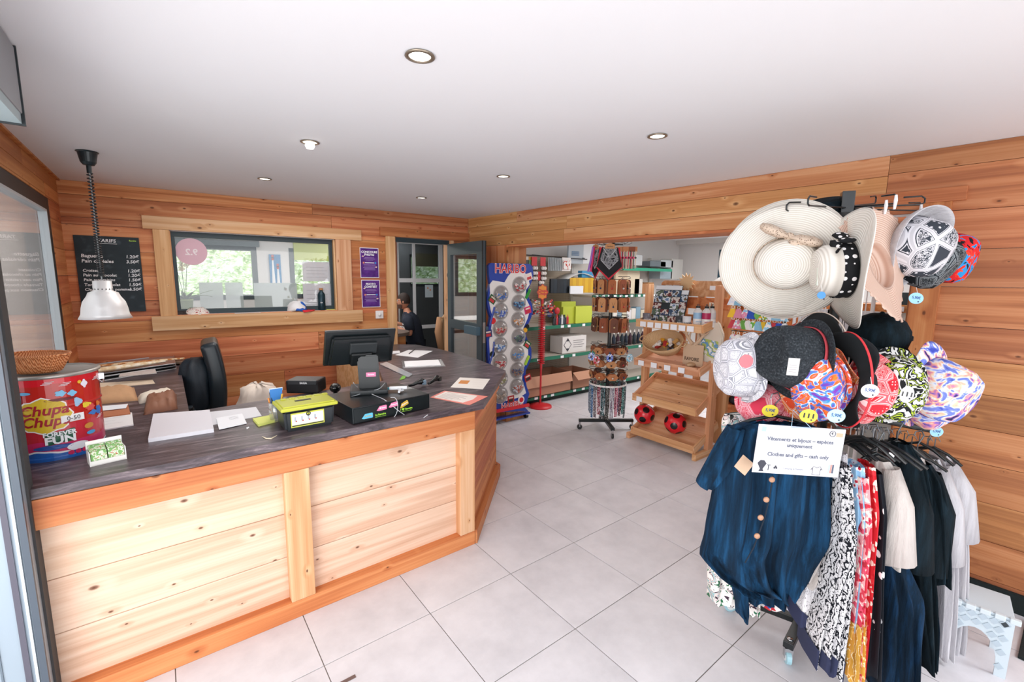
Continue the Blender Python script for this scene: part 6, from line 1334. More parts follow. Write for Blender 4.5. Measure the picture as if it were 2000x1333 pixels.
# tote bag hanging on the right post
tx=2.50
tp_=[onX(q[0],q[1],tx) for q in ((1383,627),(1362,652),(1356,700),(1403,716),(1413,655),(1404,630))]
y0=tp_[0].y; tb2=thing('tote_bag','cream canvas tote bag with landscape print hanging on the stand','bag',(2.53,y0,1.2))
ol=[(-(q.y-y0),q.z-1.2) for q in tp_]
Mt=frame((0,0,0),(0,-1,0),Z,V((0,-1,0)).cross(Z))
b=MB().prism(ol,-.0,.035,Mt); bmesh.ops.bevel(b.b,geom=b.b.edges[:],offset=.008,segments=2,affect='EDGES'); b.build('body',mat('#ddd2c2',.85,bump=.3,bscale=60),tb2)
q=[onX(*c,tx) for c in ((1369,660),(1404,668),(1402,704),(1369,690))]; b=MB().prism([(-(c.y-y0),c.z-1.2) for c in q],.035,.037,Mt); b.build('printed_landscape',pat('totepic','noise',16,[(.25,'#e3e6e6'),(.42,'#6a9ac4'),(.5,'#b4c06a'),(.6,'#e6e2da'),(.7,'#4f7fb0')]),tb2)
pt_=onX(1388,592,tx); b=MB().tube([V((0.03,0,tp_[0].z-1.2)),V((.03,pt_.y-y0+.012,pt_.z-1.2)),V((.03,pt_.y-y0-.012,pt_.z-1.2)),V((.03,tp_[5].y-y0+.02,tp_[5].z-1.2))],.009,6); b.build('strap',mat('#ddd2c2',.85),tb2,M=T(-.045,0,0))
# ================= SECOND STAND, KEYRINGS, WIRE RACK =================
w2=thing('wooden_display','second pine display unit behind the keyrings','display stand',(3.2,-.1,0))
a=onX(1421,600,2.9)
board(w2,V((2.9,a.y+.05,0)),Z,V((0,-1,0)),onX(1421,562,2.9).z,.11,.05,WDS,name='side_post')
for z in (.35,.75,1.12): 
    MB().b2((2.95,-.7,z),(3.35,a.y+.3,z+.02)).build('shelf_board',WDD,w2,world=True); MB().b2((2.94,-.7,z-.02),(2.96,a.y+.3,z+.07)).build('front_lip',WDD,w2,world=True)
MB().b2((3.34,-.7,0),(3.36,a.y+.32,1.45)).build('back_board',WDD,w2,world=True)
for k in range(8):
    z=(.37,.77,1.14)[k%3]; o=MB().sph((0,0,.05),.055,10,8,(1,1.2,.8)).build('soft_toy',mat(['#5a4a34','#6a7a3a','#3a3a40','#8a5a3a'][k%4],.8),smooth=True); o.location=(3.08,a.y+.2-.13*(k//3)-.02*(k%3),z+.018); tag(o,'small dark soft toy on the second wooden display','toy','soft toys on the second display')
o=MB().lathe([(0,.10),(.08,.09),(.14,.05),(.15,0)],20,fn=lambda p_,a_,r_:p_+V((rnd.uniform(-.01,.01),rnd.uniform(-.01,.01),rnd.uniform(-.01,.01)))).build('grey_bag',mat('#8c8884',.7),smooth=True); o.location=(3.1,onX(1420,560,3.1).y,onX(1430,562,3.1).z); tag(o,'crumpled grey plastic bag on top of the second display','bag')
MB().b2((2.95,a.y-.25,onX(1430,562,3.1).z-.02),(3.35,a.y+.3,onX(1430,562,3.1).z)).build('top_board',WDD,w2,world=True)
kr=thing('keyring_stand','wire stand hung with rows of colourful keyrings','display stand',(2.35,-.38,0)); KX=2.35
MB().tube([(KX,-.38,0),(KX,-.38,1.5)],.015,8).build('pole',BK,kr,world=True); MB().lathe([(0,0),(.2,0),(.18,.02),(0,.03)],24).build('base',BK,kr)
cc=['#d9dde6','#8fc4e0','#e6b82c','#d88aa4','#b8323c','#2f5ac0','#6aa84c','#e9e6e4']
kp=None
for j,(py,n,x_off) in enumerate(((575,9,0),(600,9,0),(622,11,0),(652,10,0),(680,8,0))):
    zb_=onX(1480,py,KX-.12).z
    MB().tube([(KX-.12,onX(1428,py,KX-.12).y,zb_+.005),(KX-.12,onX(1545,py,KX-.12).y,zb_+.005)],.004,5).build('rail',BK,kr,world=True)
    for k in range(n):
        px=1432+k*(112/n); P=onX(px,py,KX-.125); o=thing('plush_keyring','small bright keyring pouch, %s from the left in the %s row'%(ORD[k],ORD[j]),'keyring',(KX-.125-.01*(k%2),P.y,zb_),rnd.uniform(-.4,.4),'colourful keyrings on the wire stand')
        MB().tube([(0,.012*math.cos(2*PI*q/10),-.012+.012*math.sin(2*PI*q/10)) for q in range(10)],.003,4,True).build('ring',mat('#dcd8cc',.4),o); MB().prism([(-.038,-.095),(.038,-.095),(.012,-.025),(-.012,-.025)],-.012,.012,frame((0,0,0),(0,-1,0),Z,(-1,0,0))).build('pouch',mat(cc[(k+j*2)%8],.7) if (k+j)%3 else pat('kp%d'%((k+j)%4),'rand',70,[(0,cc[(k+j)%8]),(.5,'#e9e6e4'),(.75,cc[(k*3+j)%8])]),o)
wrk=thing('wire_grid','white wire grid rack with white card packs','rack',(2.2,-.9,0)); WW=mat('#e9e8e8',.4)
gx=2.35
y0,y1=onX(1550,640,gx).y,onX(1700,640,gx).y; 
for k in range(13): y=y0+(y1-y0)*k/12; MB().tube([(gx,y,.3),(gx,y,1.62)],.004,5).build('wire',WW,wrk,world=True)
for k in range(12): z=.4+.11*k; MB().tube([(gx,y0,z),(gx,y1,z)],.003,5).build('cross_wire',WW,wrk,world=True)
for y in (y0,y1): MB().tube([(gx,y,0),(gx,y,1.64)],.012,8).build('frame_post',WW,wrk,world=True)
for j in range(3):
    for k in range(5):
        z=.62+.3*j; y=y0+(y1-y0)*(k+.15)/5; o=MB().b2((0,-.11,0),(.03,0,.22)).build('white_pack',mat('#cfcdd0',.5)); o.location=(gx+.03,y,z); tag(o,'white card pack on the wire grid, %s from the left, %s row from the floor'%(ORD[k],ORD[j]),'pack','white packs on the wire grid')
# far right items through the opening
lc_=thing('low_cabinet','brown shelf edge and white cabinet far right in the shop','cabinet',(3.4,-1.6,0)); a=onX(1760,604,3.3)
MB().b2((3.3,-2.6,a.z-.03),(3.7,onX(1645,604,3.3).y,a.z+.03)).build('shelf_edge',WDD,lc_,world=True); MB().b2((3.32,-2.6,0),(3.7,onX(1655,604,3.3).y,a.z-.03)).build('cabinet_body',mat('#cfd3cf',.7),lc_,world=True); MB().b2((3.295,onX(1766,604,3.3).y,a.z-.02),(3.299,onX(1754,604,3.3).y,a.z+.02)).build('price_card',PAPER,lc_,world=True)
a=onX(1733,571,3.4); c=onX(1771,598,3.4); o=MB().b2((3.4,c.y-.1,c.z),(3.43,a.y,a.z)).build('dark_window',mat('#1b3038',.3)); tag(o,'dark-framed window above the far right cabinet','screen'); MB().b2((3.395,a.y-.09,c.z+.03),(3.399,a.y-.02,a.z-.01)).build('pale_pane',mat('#cfe0ee',.4),o,world=False,M=wmat(o).inverted())  # stands in for a dark-framed window; the pane's glow is only pale colour
# ================= CLOTHES AND HAT RACK =================
A0=V((.790,-1.164,0))
def rk(px,py,d=0.0): return atp(px,py,A0+HF*d,HF)
rack=thing('clothes_rack','black wheeled round rack carrying hats above and clothes below','rack',A0)
BK=mat('#141a1c',.32)
MB().tube([(0,0,.07),(0,0,1.93)],.019,14).build('pole',BK,rack)
ptop=rk(1663,374,0)-A0; b=MB(); b.b2((-.022,-.022,1.90),(.022,.022,2.0),RZ(.5),bev=.003); b.build('pole_sleeve',mat('#1a2226',.25,coat=.5),rack)
for px,py,dd in ((1537,1280,0),(1425,1180,0),(1700,1310,0)): pass
wheels=[atz(1537,1295,.0),atz(1425,1193,0),atz(1700,1322,0)]
cs=[V((w_.x,w_.y,0)) for w_ in wheels]; cs.append(A0+(A0-cs[0])*.95)
for c_ in cs:
    d=(c_-A0); L=d.length; a=math.atan2(d.y,d.x)
    MB().b2((0,-.02,.075),(L+.015,.02,.105),RZ(a),bev=.003).build('leg',BK,rack)
    MB().lathe([(0,-.011),(.024,-.011),(.030,-.009),(.030,.009),(.024,.011),(0,.011)],20,T(d.x,d.y,.030)@RZ(a+.5)@RX(PI/2)).build('castor',mat('#9cc4cf',.3),rack,smooth=False)
    MB().lathe([(0,-.013),(.018,-.013),(.018,.013),(0,.013)],16,T(d.x,d.y,.030)@RZ(a+.5)@RX(PI/2)).build('castor_hub',mat('#d9dcde',.3),rack)
    MB().b2((-.012,-.016,.028),(.012,.016,.074),T(d.x,d.y,0)@RZ(a+.5)).build('castor_fork',CHROME,rack); MB().lathe([(0,.112),(.012,.110),(.014,.105),(0,.105)],14,T(d.x*.94,d.y*.94,0)).build('leg_bolt',CHROME,rack,smooth=True)
# hooks at the top
def local(P): return P-A0
def hook(px0,py0,px1,py1,d0,d1,rr=.018):
    a=local(rk(px0,py0,d0)); c=local(rk(px1,py1,d1)); d=(c-a); d.normalize(); MB().tube([a,c,c+d*rr*.7+Z*rr*.4,c+d*rr*.7+Z*rr*1.3,c+Z*rr*1.8,c-d*.06+Z*rr*1.7],.0032,6).build('hat_hook',BK,rack)
for h in ((1655,404,1540,413,0,.12),(1655,406,1580,402,0,.25),(1655,402,1615,404,0,-.1),(1668,404,1745,398,0,.20),(1668,405,1798,400,0,.05),(1668,408,1795,412,0,-.08),(1668,410,1700,425,0,.22),(1655,404,1548,424,0,0),(1668,402,1708,398,0,-.15)): hook(*h)
for zz_,R0 in ((1.905,.05),(1.42,.06),(1.075,.06)): MB().lathe([(.02,zz_-.02),(R0,zz_-.02),(R0,zz_+.01),(.02,zz_+.01)],20).build('hub_ring',BK,rack)
for h in ((1625,668,1480,672,0,.3),(1630,668,1560,680,0,.28),(1635,668,1620,672,0,.35),(1635,662,1755,672,0,.0),(1635,670,1690,680,0,.34),(1635,664,1775,668,0,.12),(1628,660,1600,655,0,-.2)): hook(*h,rr=.015)
def bar(px0,py0,px1,py1,d0,d1,name='hanging_bar',r=.013): a=local(rk(px0,py0,d0)); c=local(rk(px1,py1,d1)); MB().tube([a,c],r,10).build(name,BK,rack); return a,c
bar(1610,800,1828,842,0,.02); bar(1600,800,1424,815,0,.18); bar(1605,795,1640,840,0,.40); bar(1612,800,1720,790,0,-.35)
# ---------- fabrics ----------
F_NAVY=cloth('navy_crepe','#0b1a28','#102b42','#1b4a70')
F_DARK=cloth('dark_cloth','#0c1418','#121d23','#1b2c36',.7); F_BLACK=mat('#12171b',.9); F_DNAVY=cloth('deep_navy','#0a1520','#0f2233','#16385a')
F_CREAM=cloth('cream_cloth','#b5ada8','#c4bcb7','#cdc6c1',.8); F_WHITE=cloth('white_linen','#b4b1b5','#c3c1c6','#cecccf',.9)
F_LEAF=pat('leafprint','wave',22,[(0,'#1a1c24'),(.26,'#e2e0e2'),(.74,'#1c1e26'),(.84,'#e2e0e2')],dist=14); F_LEAF2=pat('leafprint2','wave',26,[(0,'#e9e7ea'),(.72,'#2c2c3a'),(.85,'#e9e7ea')],dist=9)
F_BLUEF=pat('bluefloral','dots',42,[(0,'#b8283c'),(.22,'#d9dfe8'),(.4,'#8fb8d8')],dist=1); F_PINKF=pat('pinkfloral','noise',22,[(0,'#c93a4c'),(.42,'#e8a0a4'),(.5,'#e8dccf'),(.56,'#d9506a'),(.64,'#b02838')])
F_REDF=pat('redfloral','rand',60,[(0,'#c9202c'),(.5,'#f0dcd0'),(.62,'#d8343c')]); F_GOLD=pat('goldprint','wave',18,[(0,'#c8943a'),(.4,'#dba958'),(.62,'#e8d8b0'),(.8,'#b8802c')],dist=6)
F_BWF=pat('black_white_flower','dots',20,[(0,'#efedf0'),(.26,'#171a22')],dist=1); F_TROP=pat('tropical','noise',18,[(0,'#2f6a4a'),(.40,'#e9e4e0'),(.53,'#3a2a3a'),(.57,'#d8c8c4'),(.63,'#8fb4b8')],dist=1.5)
F_MULT=pat('multiprint','rand',45,[(0,'#c9323c'),(.4,'#eeeaea'),(.52,'#2a4a9a'),(.6,'#efe9e6')])
def garment(name,label,rows,d,phi,m,th=.05,folds=7,fa=.012,seed=0,group=None,hem=None,parts=None,nu=56,drift=0,cat=None):
    """rows: (py, pxL, pxR, [lean]) outline of a hanging garment, drawn on an upright plane through the rack axis moved d towards the door and turned by phi"""
    if phi>.35: phi=-.25*phi; th=th*1.7
    rnd=random.Random(seed); n=HF*math.cos(phi)+HR*math.sin(phi); ux=Z.cross(n); 
    if ux.dot(HR)<0: ux=-ux
    cxp=sum((r[1]+r[2])/2 for r in rows)/len(rows); P0=rk(cxp,rows[0][0],d)
    R=[]
    for r in rows:
        a=atp(r[1],r[0],P0,n); c=atp(r[2],r[0],P0,n); R.append(((a-P0).dot(ux),(c-P0).dot(ux),(a.z+c.z)/2))
    # resample rows
    nv=30; zs=[q[2] for q in R]; 
    def at_v(v):
        t=v*(len(R)-1); i=min(int(t),len(R)-2); f=t-i; f2=f
        return [R[i][k]*(1-f2)+R[i+1][k]*f2 for k in range(3)]
    ph=rnd.uniform(0,6); root=thing(name,label,cat or 'clothing',(P0.x,P0.y,0),0,group)
    off=V((P0.x,P0.y,0))
    def fn(u,v):
        xl,xr,z=at_v(v); a=2*PI*u; w=(xr-xl)/2; mx=(xl+xr)/2
        k=.25+.75*min(1,v*1.6)
        s_=math.cos(a); t=th*abs(math.sin(a))**.6*(1 if math.sin(a)>0 else -1)*(.35+.65*min(1,v*3+.2))
        wob=fa*1.5*k*(math.sin(folds*s_*1.6+ph+v*1.3)+.5*math.sin(folds*2.3*s_+ph*2-v*2))
        zz=z+ (.012*k*math.sin(folds*s_*1.2+ph) if v>.9 else 0)
        return P0-off-Z*P0.z+ux*(mx+w*s_+drift*v)+n*(t+wob)+Z*zz
    b=MB().grid(nu,nv,lambda u,v:fn(u,v),closeu=True)
    rows_=[b.b.verts[:]]
    o=b.build('body',m,root,smooth=True)
    if hem: # lower band as its own part
        v0,mh=hem; b=MB().grid(nu,7,lambda u,v:(lambda p_:p_)(fn(u,v0+(1-v0)*v)+ (ux*.003*math.cos(2*PI*u))+n*.004*math.sin(2*PI*u)),closeu=True); b.build('hem_band',mh,root,smooth=True)
    return root,P0,ux,n,off
def hanger(P,ux,w_,label,z,group='black hangers on the rack',hookup=.10,drop=.06):
    o=thing('clothes_hanger',label,'hanger',P,0,group); 
    MB().tube([-ux*w_-Z*drop,-ux*w_*.5-Z*drop*.35,V((0,0,0)),ux*w_*.5-Z*drop*.35,ux*w_-Z*drop],.006,8).build('arms',BK,o)
    MB().tube([V((0,0,0)),Z*.04,Z*(hookup-.02)+ux*.016,Z*hookup+ux*.006,Z*(hookup-.006)-ux*.014,Z*(hookup-.024)-ux*.018],.0022,6).build('hook',mat('#6a6e72',.3,.8),o); return o
def sleeve(root,off,pts,r,m,name='sleeve',flat_=None):
    b=MB().tube([p_-off for p_ in pts],r,14,caps=False); o=b.build(name,m,root,smooth=True,solid=.003); return o
# garments on the right-hand bar, back to front
G='clothes on the right-hand bar'
def g(*a,**k): return garment(*a,**k)
r_,P_,ux_,n_,of_=g('white_shirt','rightmost white linen shirt with long hem by the wooden wall',[(885,1822,1845),(905,1822,1858),(960,1828,1868),(1060,1838,1872),(1150,1833,1870),(1220,1822,1868),(1266,1818,1862)],-.02,.9,F_WHITE,.05,5,.010,1); sleeve(r_,of_,[rk(1848,905,.02),rk(1870,960,.04),rk(1880,1052,.05)],[.035,.055,.052],F_WHITE); hanger(rk(1812,872,-.02),ux_,.12,'black hanger of the rightmost white shirt',0)
r_,P_,ux_,n_,of_=g('white_blouse','white blouse hanging just left of the rightmost shirt',[(892,1805,1828),(930,1805,1842),(1000,1808,1850),(1100,1812,1852),(1180,1808,1850),(1262,1802,1845)],.06,.9,F_WHITE,.045,6,.010,2); sleeve(r_,of_,[rk(1833,915,.10),rk(1850,990,.13),rk(1852,1095,.13)],[.03,.05,.05],F_WHITE)
r_,P_,ux_,n_,of_=g('dark_shirt','short dark shirt between the white blouses',[(902,1792,1812),(930,1790,1828),(1000,1792,1838),(1070,1795,1838),(1120,1796,1838)],.16,.9,F_DARK,.045,5,.010,3); sleeve(r_,of_,[rk(1818,925,.18),rk(1832,1000,.20),rk(1820,1118,.21)],[.03,.05,.048],F_DARK); hanger(rk(1790,888,.14),ux_,.11,'black hanger of the short dark shirt',0)
g('cream_blouse','cream blouse glimpsed between the dark dress and dark shirt',[(890,1778,1800),(940,1780,1812),(1000,1790,1815),(1066,1795,1812)],.14,.8,F_CREAM,.03,4,.006,4)
g('white_trousers','white wide trousers hanging low behind the navy dresses',[(1050,1762,1800),(1150,1765,1800),(1250,1768,1798),(1330,1765,1800),(1372,1768,1792)],-.06,.6,F_WHITE,.04,5,.010,5)
r_,P_,ux_,n_,of_=g('black_dress','long black dress with a care label hanging left of the dark shirt',[(862,1745,1770),(900,1735,1795),(960,1742,1800),(1060,1752,1800),(1150,1752,1808),(1240,1770,1808),(1280,1775,1806)],.22,.75,F_DARK,.05,6,.012,6); sleeve(r_,of_,[rk(1770,900,.25),rk(1788,1000,.28),rk(1790,1110,.28)],[.035,.05,.05],F_DARK); MB().b2((-.012,-.001,-.006),(.012,.001,.006)).build('care_label',PAPER,r_,M=T(*(rk(1741,889,.30)-of_))@RZ(YAW-PI/2)@RY(.4)); hanger(rk(1752,862,.2),ux_,.10,'black hanger of the long black dress',0)
g('navy_dress','long deep navy dress nearest the camera on the right',[(1085,1712,1762),(1140,1706,1785),(1200,1700,1782),(1260,1705,1775),(1320,1700,1770),(1375,1712,1768)],.30,.55,F_DNAVY,.06,6,.016,7)
g('navy_dress','second deep navy dress behind the nearest one',[(900,1770,1795),(1000,1775,1800),(1120,1780,1803),(1200,1788,1808),(1270,1780,1806)],.12,.8,F_DNAVY,.05,5,.012,8)
r_,P_,ux_,n_,of_=g('beige_shirt','pale beige blouse with wide flared sleeve in front of the black dress',[(897,1705,1732),(920,1700,1745),(960,1698,1755),(1020,1694,1752),(1060,1693,1750),(1090,1698,1745)],.32,.5,F_CREAM,.035,4,.008,9); sleeve(r_,of_,[rk(1740,915,.36),rk(1752,985,.38),rk(1745,1092,.39)],[.025,.045,.062],F_CREAM); hanger(rk(1712,885,.3),ux_,.08,'black hanger of the pale beige blouse',0)
# narrow strappy dresses, edge on
D='strappy printed dresses on the rack'
g('printed_dress','black dress with large white flowers beside the beige blouse',[(918,1696,1716),(980,1692,1712),(1080,1686,1708),(1180,1682,1706),(1290,1672,1706)],.36,.9,F_BWF,.05,6,.008,10,D)
g('printed_dress','red and cream speckled dress next to the black flowered one',[(905,1682,1702),(980,1676,1698),(1080,1668,1690),(1180,1655,1684),(1280,1640,1676)],.38,.9,F_REDF,.05,6,.008,11,D)
g('printed_dress','pink and white patterned dress ending in a golden print panel',[(925,1664,1690),(1000,1660,1686),(1080,1650,1678),(1180,1640,1672),(1240,1632,1672),(1295,1630,1672)],.44,.85,F_PINKF,.05,7,.010,12,D,hem=(.62,F_GOLD))
g('printed_dress','pale blue dress dotted with red flowers',[(905,1655,1682),(980,1648,1678),(1080,1640,1668),(1180,1632,1660),(1260,1625,1655)],.42,.9,F_BLUEF,.05,6,.008,13,D)
g('printed_dress','white dress with black outlined leaves and a navy hem band',[(905,1632,1652),(1000,1628,1652),(1080,1618,1648),(1160,1598,1640),(1230,1582,1632),(1278,1576,1626)],.46,.55,F_LEAF,.05,8,.012,14,D,hem=(.86,mat('#262c4a',.9)))
g('printed_dress','shorter white dress with blue strokes and navy hem behind the leaf dress',[(880,1628,1645),(980,1615,1640),(1060,1590,1635),(1130,1568,1615),(1180,1560,1605),(1212,1556,1598)],.38,.4,F_LEAF2,.05,6,.012,15,D,hem=(.84,mat('#2a3050',.9)))
g('white_wrap','cream pointed wrap sticking out under the navy shirt',[(1045,1585,1630),(1080,1572,1628),(1110,1560,1610),(1140,1552,1580)],.42,.1,F_CREAM,.02,3,.006,16)
# left side, under the shirt
g('tropical_dress','green and white tropical print hem below the navy shirt at left',[(820,1430,1475),(950,1400,1470),(1060,1385,1460),(1130,1384,1450),(1168,1386,1440)],.14,.2,F_TROP,.05,6,.012,17)
g('printed_skirt','blue and white printed skirt hem under the navy shirt',[(860,1500,1580),(1000,1490,1570),(1120,1475,1555),(1175,1470,1550)],.18,.1,F_MULT,.05,7,.012,18)
g('navy_trousers','blue wide-leg trousers hanging below the navy shirt hem',[(900,1440,1530),(1040,1440,1545),(1110,1440,1560),(1150,1442,1565),(1167,1445,1562)],.26,.05,F_NAVY,.05,8,.014,19)
g('navy_scarf','long blue trouser leg hanging down in front left',[(1100,1436,1462),(1150,1432,1458),(1190,1440,1458),(1204,1444,1456)],.30,.1,F_NAVY,.03,4,.006,20)
g('beige_print_skirt','beige patterned cloth hem beside the blue trouser leg',[(1100,1450,1478),(1150,1455,1477),(1192,1457,1476)],.22,.1,F_TROP,.03,4,.006,21)
# tops of garments on left bar
for i,(px,m_,l) in enumerate(((1430,F_TROP,'green print shoulder poking up at the far left of the rack'),(1448,F_LEAF2,'white and blue print shoulder at the left of the rack'))): garment('folded_shirt',l,[(808,px-12,px+22),(830,px-14,px+40),(860,px-14,px+44)],.16,.3,m_,.03,4,.006,30+i,nu=28)
# navy buttoned shirt in front
rows=[(826,1462,1560),(829,1440,1585),(836,1420,1600),(850,1408,1614),(880,1398,1622),(920,1392,1628),(960,1388,1630),(1010,1376,1632),(1050,1370,1630),(1080,1362,1612),(1100,1380,1596),(1125,1404,1582),(1146,1440,1560),(1158,1480,1548)]
sr_,P_,ux_,n_,of_=garment('navy_shirt','navy crinkled short-sleeved shirt with wooden buttons hanging at the front',rows,.42,.0,F_NAVY,.035,9,.012,40,nu=120)
def panel(root,of2,rows,d,m,name='sleeve',th=.03,fa=.006,seed=0):
    rnd=random.Random(seed); P0=rk(rows[0][1],rows[0][0],d); R=[((rk(r[1],r[0],d)-P0).dot(HR),(rk(r[2],r[0],d)-P0).dot(HR),rk((r[1]+r[2])/2,r[0],d).z) for r in rows]
    def fn(u,v):
        t=v*(len(R)-1); i=min(int(t),len(R)-2); f=t-i; xl,xr,z=[R[i][k]*(1-f)+R[i+1][k]*f for k in range(3)]; a=2*PI*u; s_=math.cos(a)
        return P0-Z*P0.z+HR*((xl+xr)/2+(xr-xl)/2*s_)+HF*(th*abs(math.sin(a))**.6*(1 if math.sin(a)>0 else -1)+fa*math.sin(6*s_+seed+2*v))+Z*z-of2
    return MB().grid(36,14,fn,closeu=True).build(name,m,root,smooth=True)
panel(sr_,of_,[(835,1424,1450),(860,1406,1446),(890,1390,1436),(920,1374,1420),(944,1362,1398),(950,1366,1388)],.425,F_NAVY,seed=2)
panel(sr_,of_,[(850,1596,1616),(900,1604,1630),(960,1608,1634),(1020,1606,1634),(1052,1608,1632),(1060,1612,1626)],.415,F_NAVY,seed=4)
for px,py in ((1507,937),(1496,976),(1485,1011),(1478,1047)): MB().lathe([(0,.006),(.0085,.005),(.0095,.002),(.0095,0),(0,0)],18,frame(rk(px,py,.505)-of_,HR,Z,HF)).build('button',mat('#b08468',.4),sr_,smooth=True)
MB().tube([rk(px,py,.497)-of_ for px,py in ((1510,930),(1503,970),(1494,1010),(1472,1070),(1455,1100))],.0022,5).build('placket_seam',mat('#0f1d2c',.9),sr_)
MB().prism([(-.032,0),(0,-.036),(.032,0),(0,.036)],0,.0012,frame(rk(1453,909,.50)-of_,HR,Z,HF)@RZ(.15)).build('kraft_tag',mat('#c4a68c',.7),sr_)
hanger(rk(1512,812,.40),HR,.16,'black hanger carrying the navy shirt',0,drop=.05,hookup=.08)
# laminated sign
sg_c=[rk(1460,827,.55),rk(1628,827,.55),rk(1635,933,.55),rk(1468,922,.55)]
o_=sg_c[3]; xw=(sg_c[2]-sg_c[3]); W=xw.length; xw.normalize(); yw=(sg_c[0]-sg_c[3]); yw=(yw-xw*yw.dot(xw)); H=yw.length; yw.normalize()
sgn=thing('cash_only_sign','white laminated cash-only sign clipped over the navy shirt','sign',M=frame(o_,xw,yw,xw.cross(yw)))
MB().b2((0,0,0),(W,H,.002)).build('sheet',mat('#d3d2d9',.35),sgn)
SI=mat('#5b6070',.6)
text('Vêtements et bijoux – espèces\nuniquement',.0165,SI,sgn,T(W*.5,H*.66,.0025),bold=.0004,lsp=1.1,ext=.0002); text('Clothes and gifts – cash only',.0165,SI,sgn,T(W*.5,H*.40,.0025),bold=.0004,ext=.0002); text('Camping la Ravoire',.008,mat('#8f93a0',.6),sgn,T(W*.47,H*.12,.0025),ext=.0002)
MB().b2((W*.04,H*.86,.002),(W*.09,H*.96,.0026)).build('note_icon',mat('#9fc4bc',.5),sgn); MB().b2((W*.90,H*.84,.002),(W*.975,H*.92,.0026)).build('coin_stack',mat('#c9a287',.5),sgn); b=MB().tube([(W*.855+.009*math.cos(2*PI*k/20),H*.90+.009*math.sin(2*PI*k/20),.0025) for k in range(20)],.0009,4,True); b.build('euro_ring',INK,sgn); text('€',.012,INK,sgn,T(W*.855,H*.90,.0025))
MB().prism([(-.008,-.02),(.008,-.02),(.004,-.012),(.014,.006),(.006,.016),(-.006,.016),(-.014,.006),(-.004,-.012)],0,.0008,T(W*.10,H*.16,.002)).build('bust_icon',INK,sgn); MB().prism([(-.001,-.012),(.001,-.012),(.001,.004),(.006,.004),(.006,.006),(-.006,.006),(-.006,.004),(-.001,.004)],0,.0008,T(W*.18,H*.14,.002)).build('stand_icon',INK,sgn)
for k in range(3): MB().lathe([(0,.0006),(.003,.0006),(.003,0),(0,0)],10,T(W*(.25+.012*k),H*(.12+.03*(k%2)),.002)).build('ring_icon',INK,sgn)
b=MB().tube([(W*.74-.012,H*.12-.014,.0025),(W*.74-.012,H*.12+.006,.0025),(W*.74-.018,H*.12+.002,.0025),(W*.74-.01,H*.12+.013,.0025),(W*.74,H*.12+.009,.0025),(W*.74+.01,H*.12+.013,.0025),(W*.74+.018,H*.12+.002,.0025),(W*.74+.012,H*.12+.006,.0025),(W*.74+.012,H*.12-.014,.0025)],.0007,4,True); b.build('shirt_icon',INK,sgn)
for k,c in enumerate(('#d9dde2','#a8b8cc','#c98a80','#4a5568','#e2ddd8')): MB().b2((W*(.85+.022*k),H*.08,.002),(W*(.868+.022*k),H*.26,.0026)).build('clothes_picture',mat(c,.5),sgn)
MB().tube([V((W*.37,H*.985,.003)),V((W*.50,H*1.0,.004)),V((W*.60,H*.985,.003))],.001,4).build('blue_string',mat('#5f9ac4',.5),sgn); MB().tube([V((W*.37,H*.985,.003)),V((W*.44,H*1.28,-.03)),V((W*.60,H*.985,.003))],.001,4).build('hanging_string',mat('#9fc4dc',.5),sgn)
# many bare black hangers clustered in the middle
rnd=random.Random(77)
for k in range(22):
    px=1632+rnd.uniform(0,95) if k<15 else 1735+(k-15)*15; py=822+rnd.uniform(-3,6)+(px-1632)*.10; P=rk(px,py+28,rnd.uniform(.05,.36) if k<15 else .03)
    hanger(P,(HF*math.cos(.5)+HR*math.sin(.5)) if k<15 else (HF*.75+HR*.66),rnd.uniform(.10,.14) if k<15 else .09,'black hanger crowded in the middle of the rack behind the sign' if k<15 else 'black hanger, %s from the left in the loose row at the right end of the bar'%ORD[k-15],0,'black hangers crowded on the right-hand bar',hookup=.055 if k<15 else .05,drop=.055)
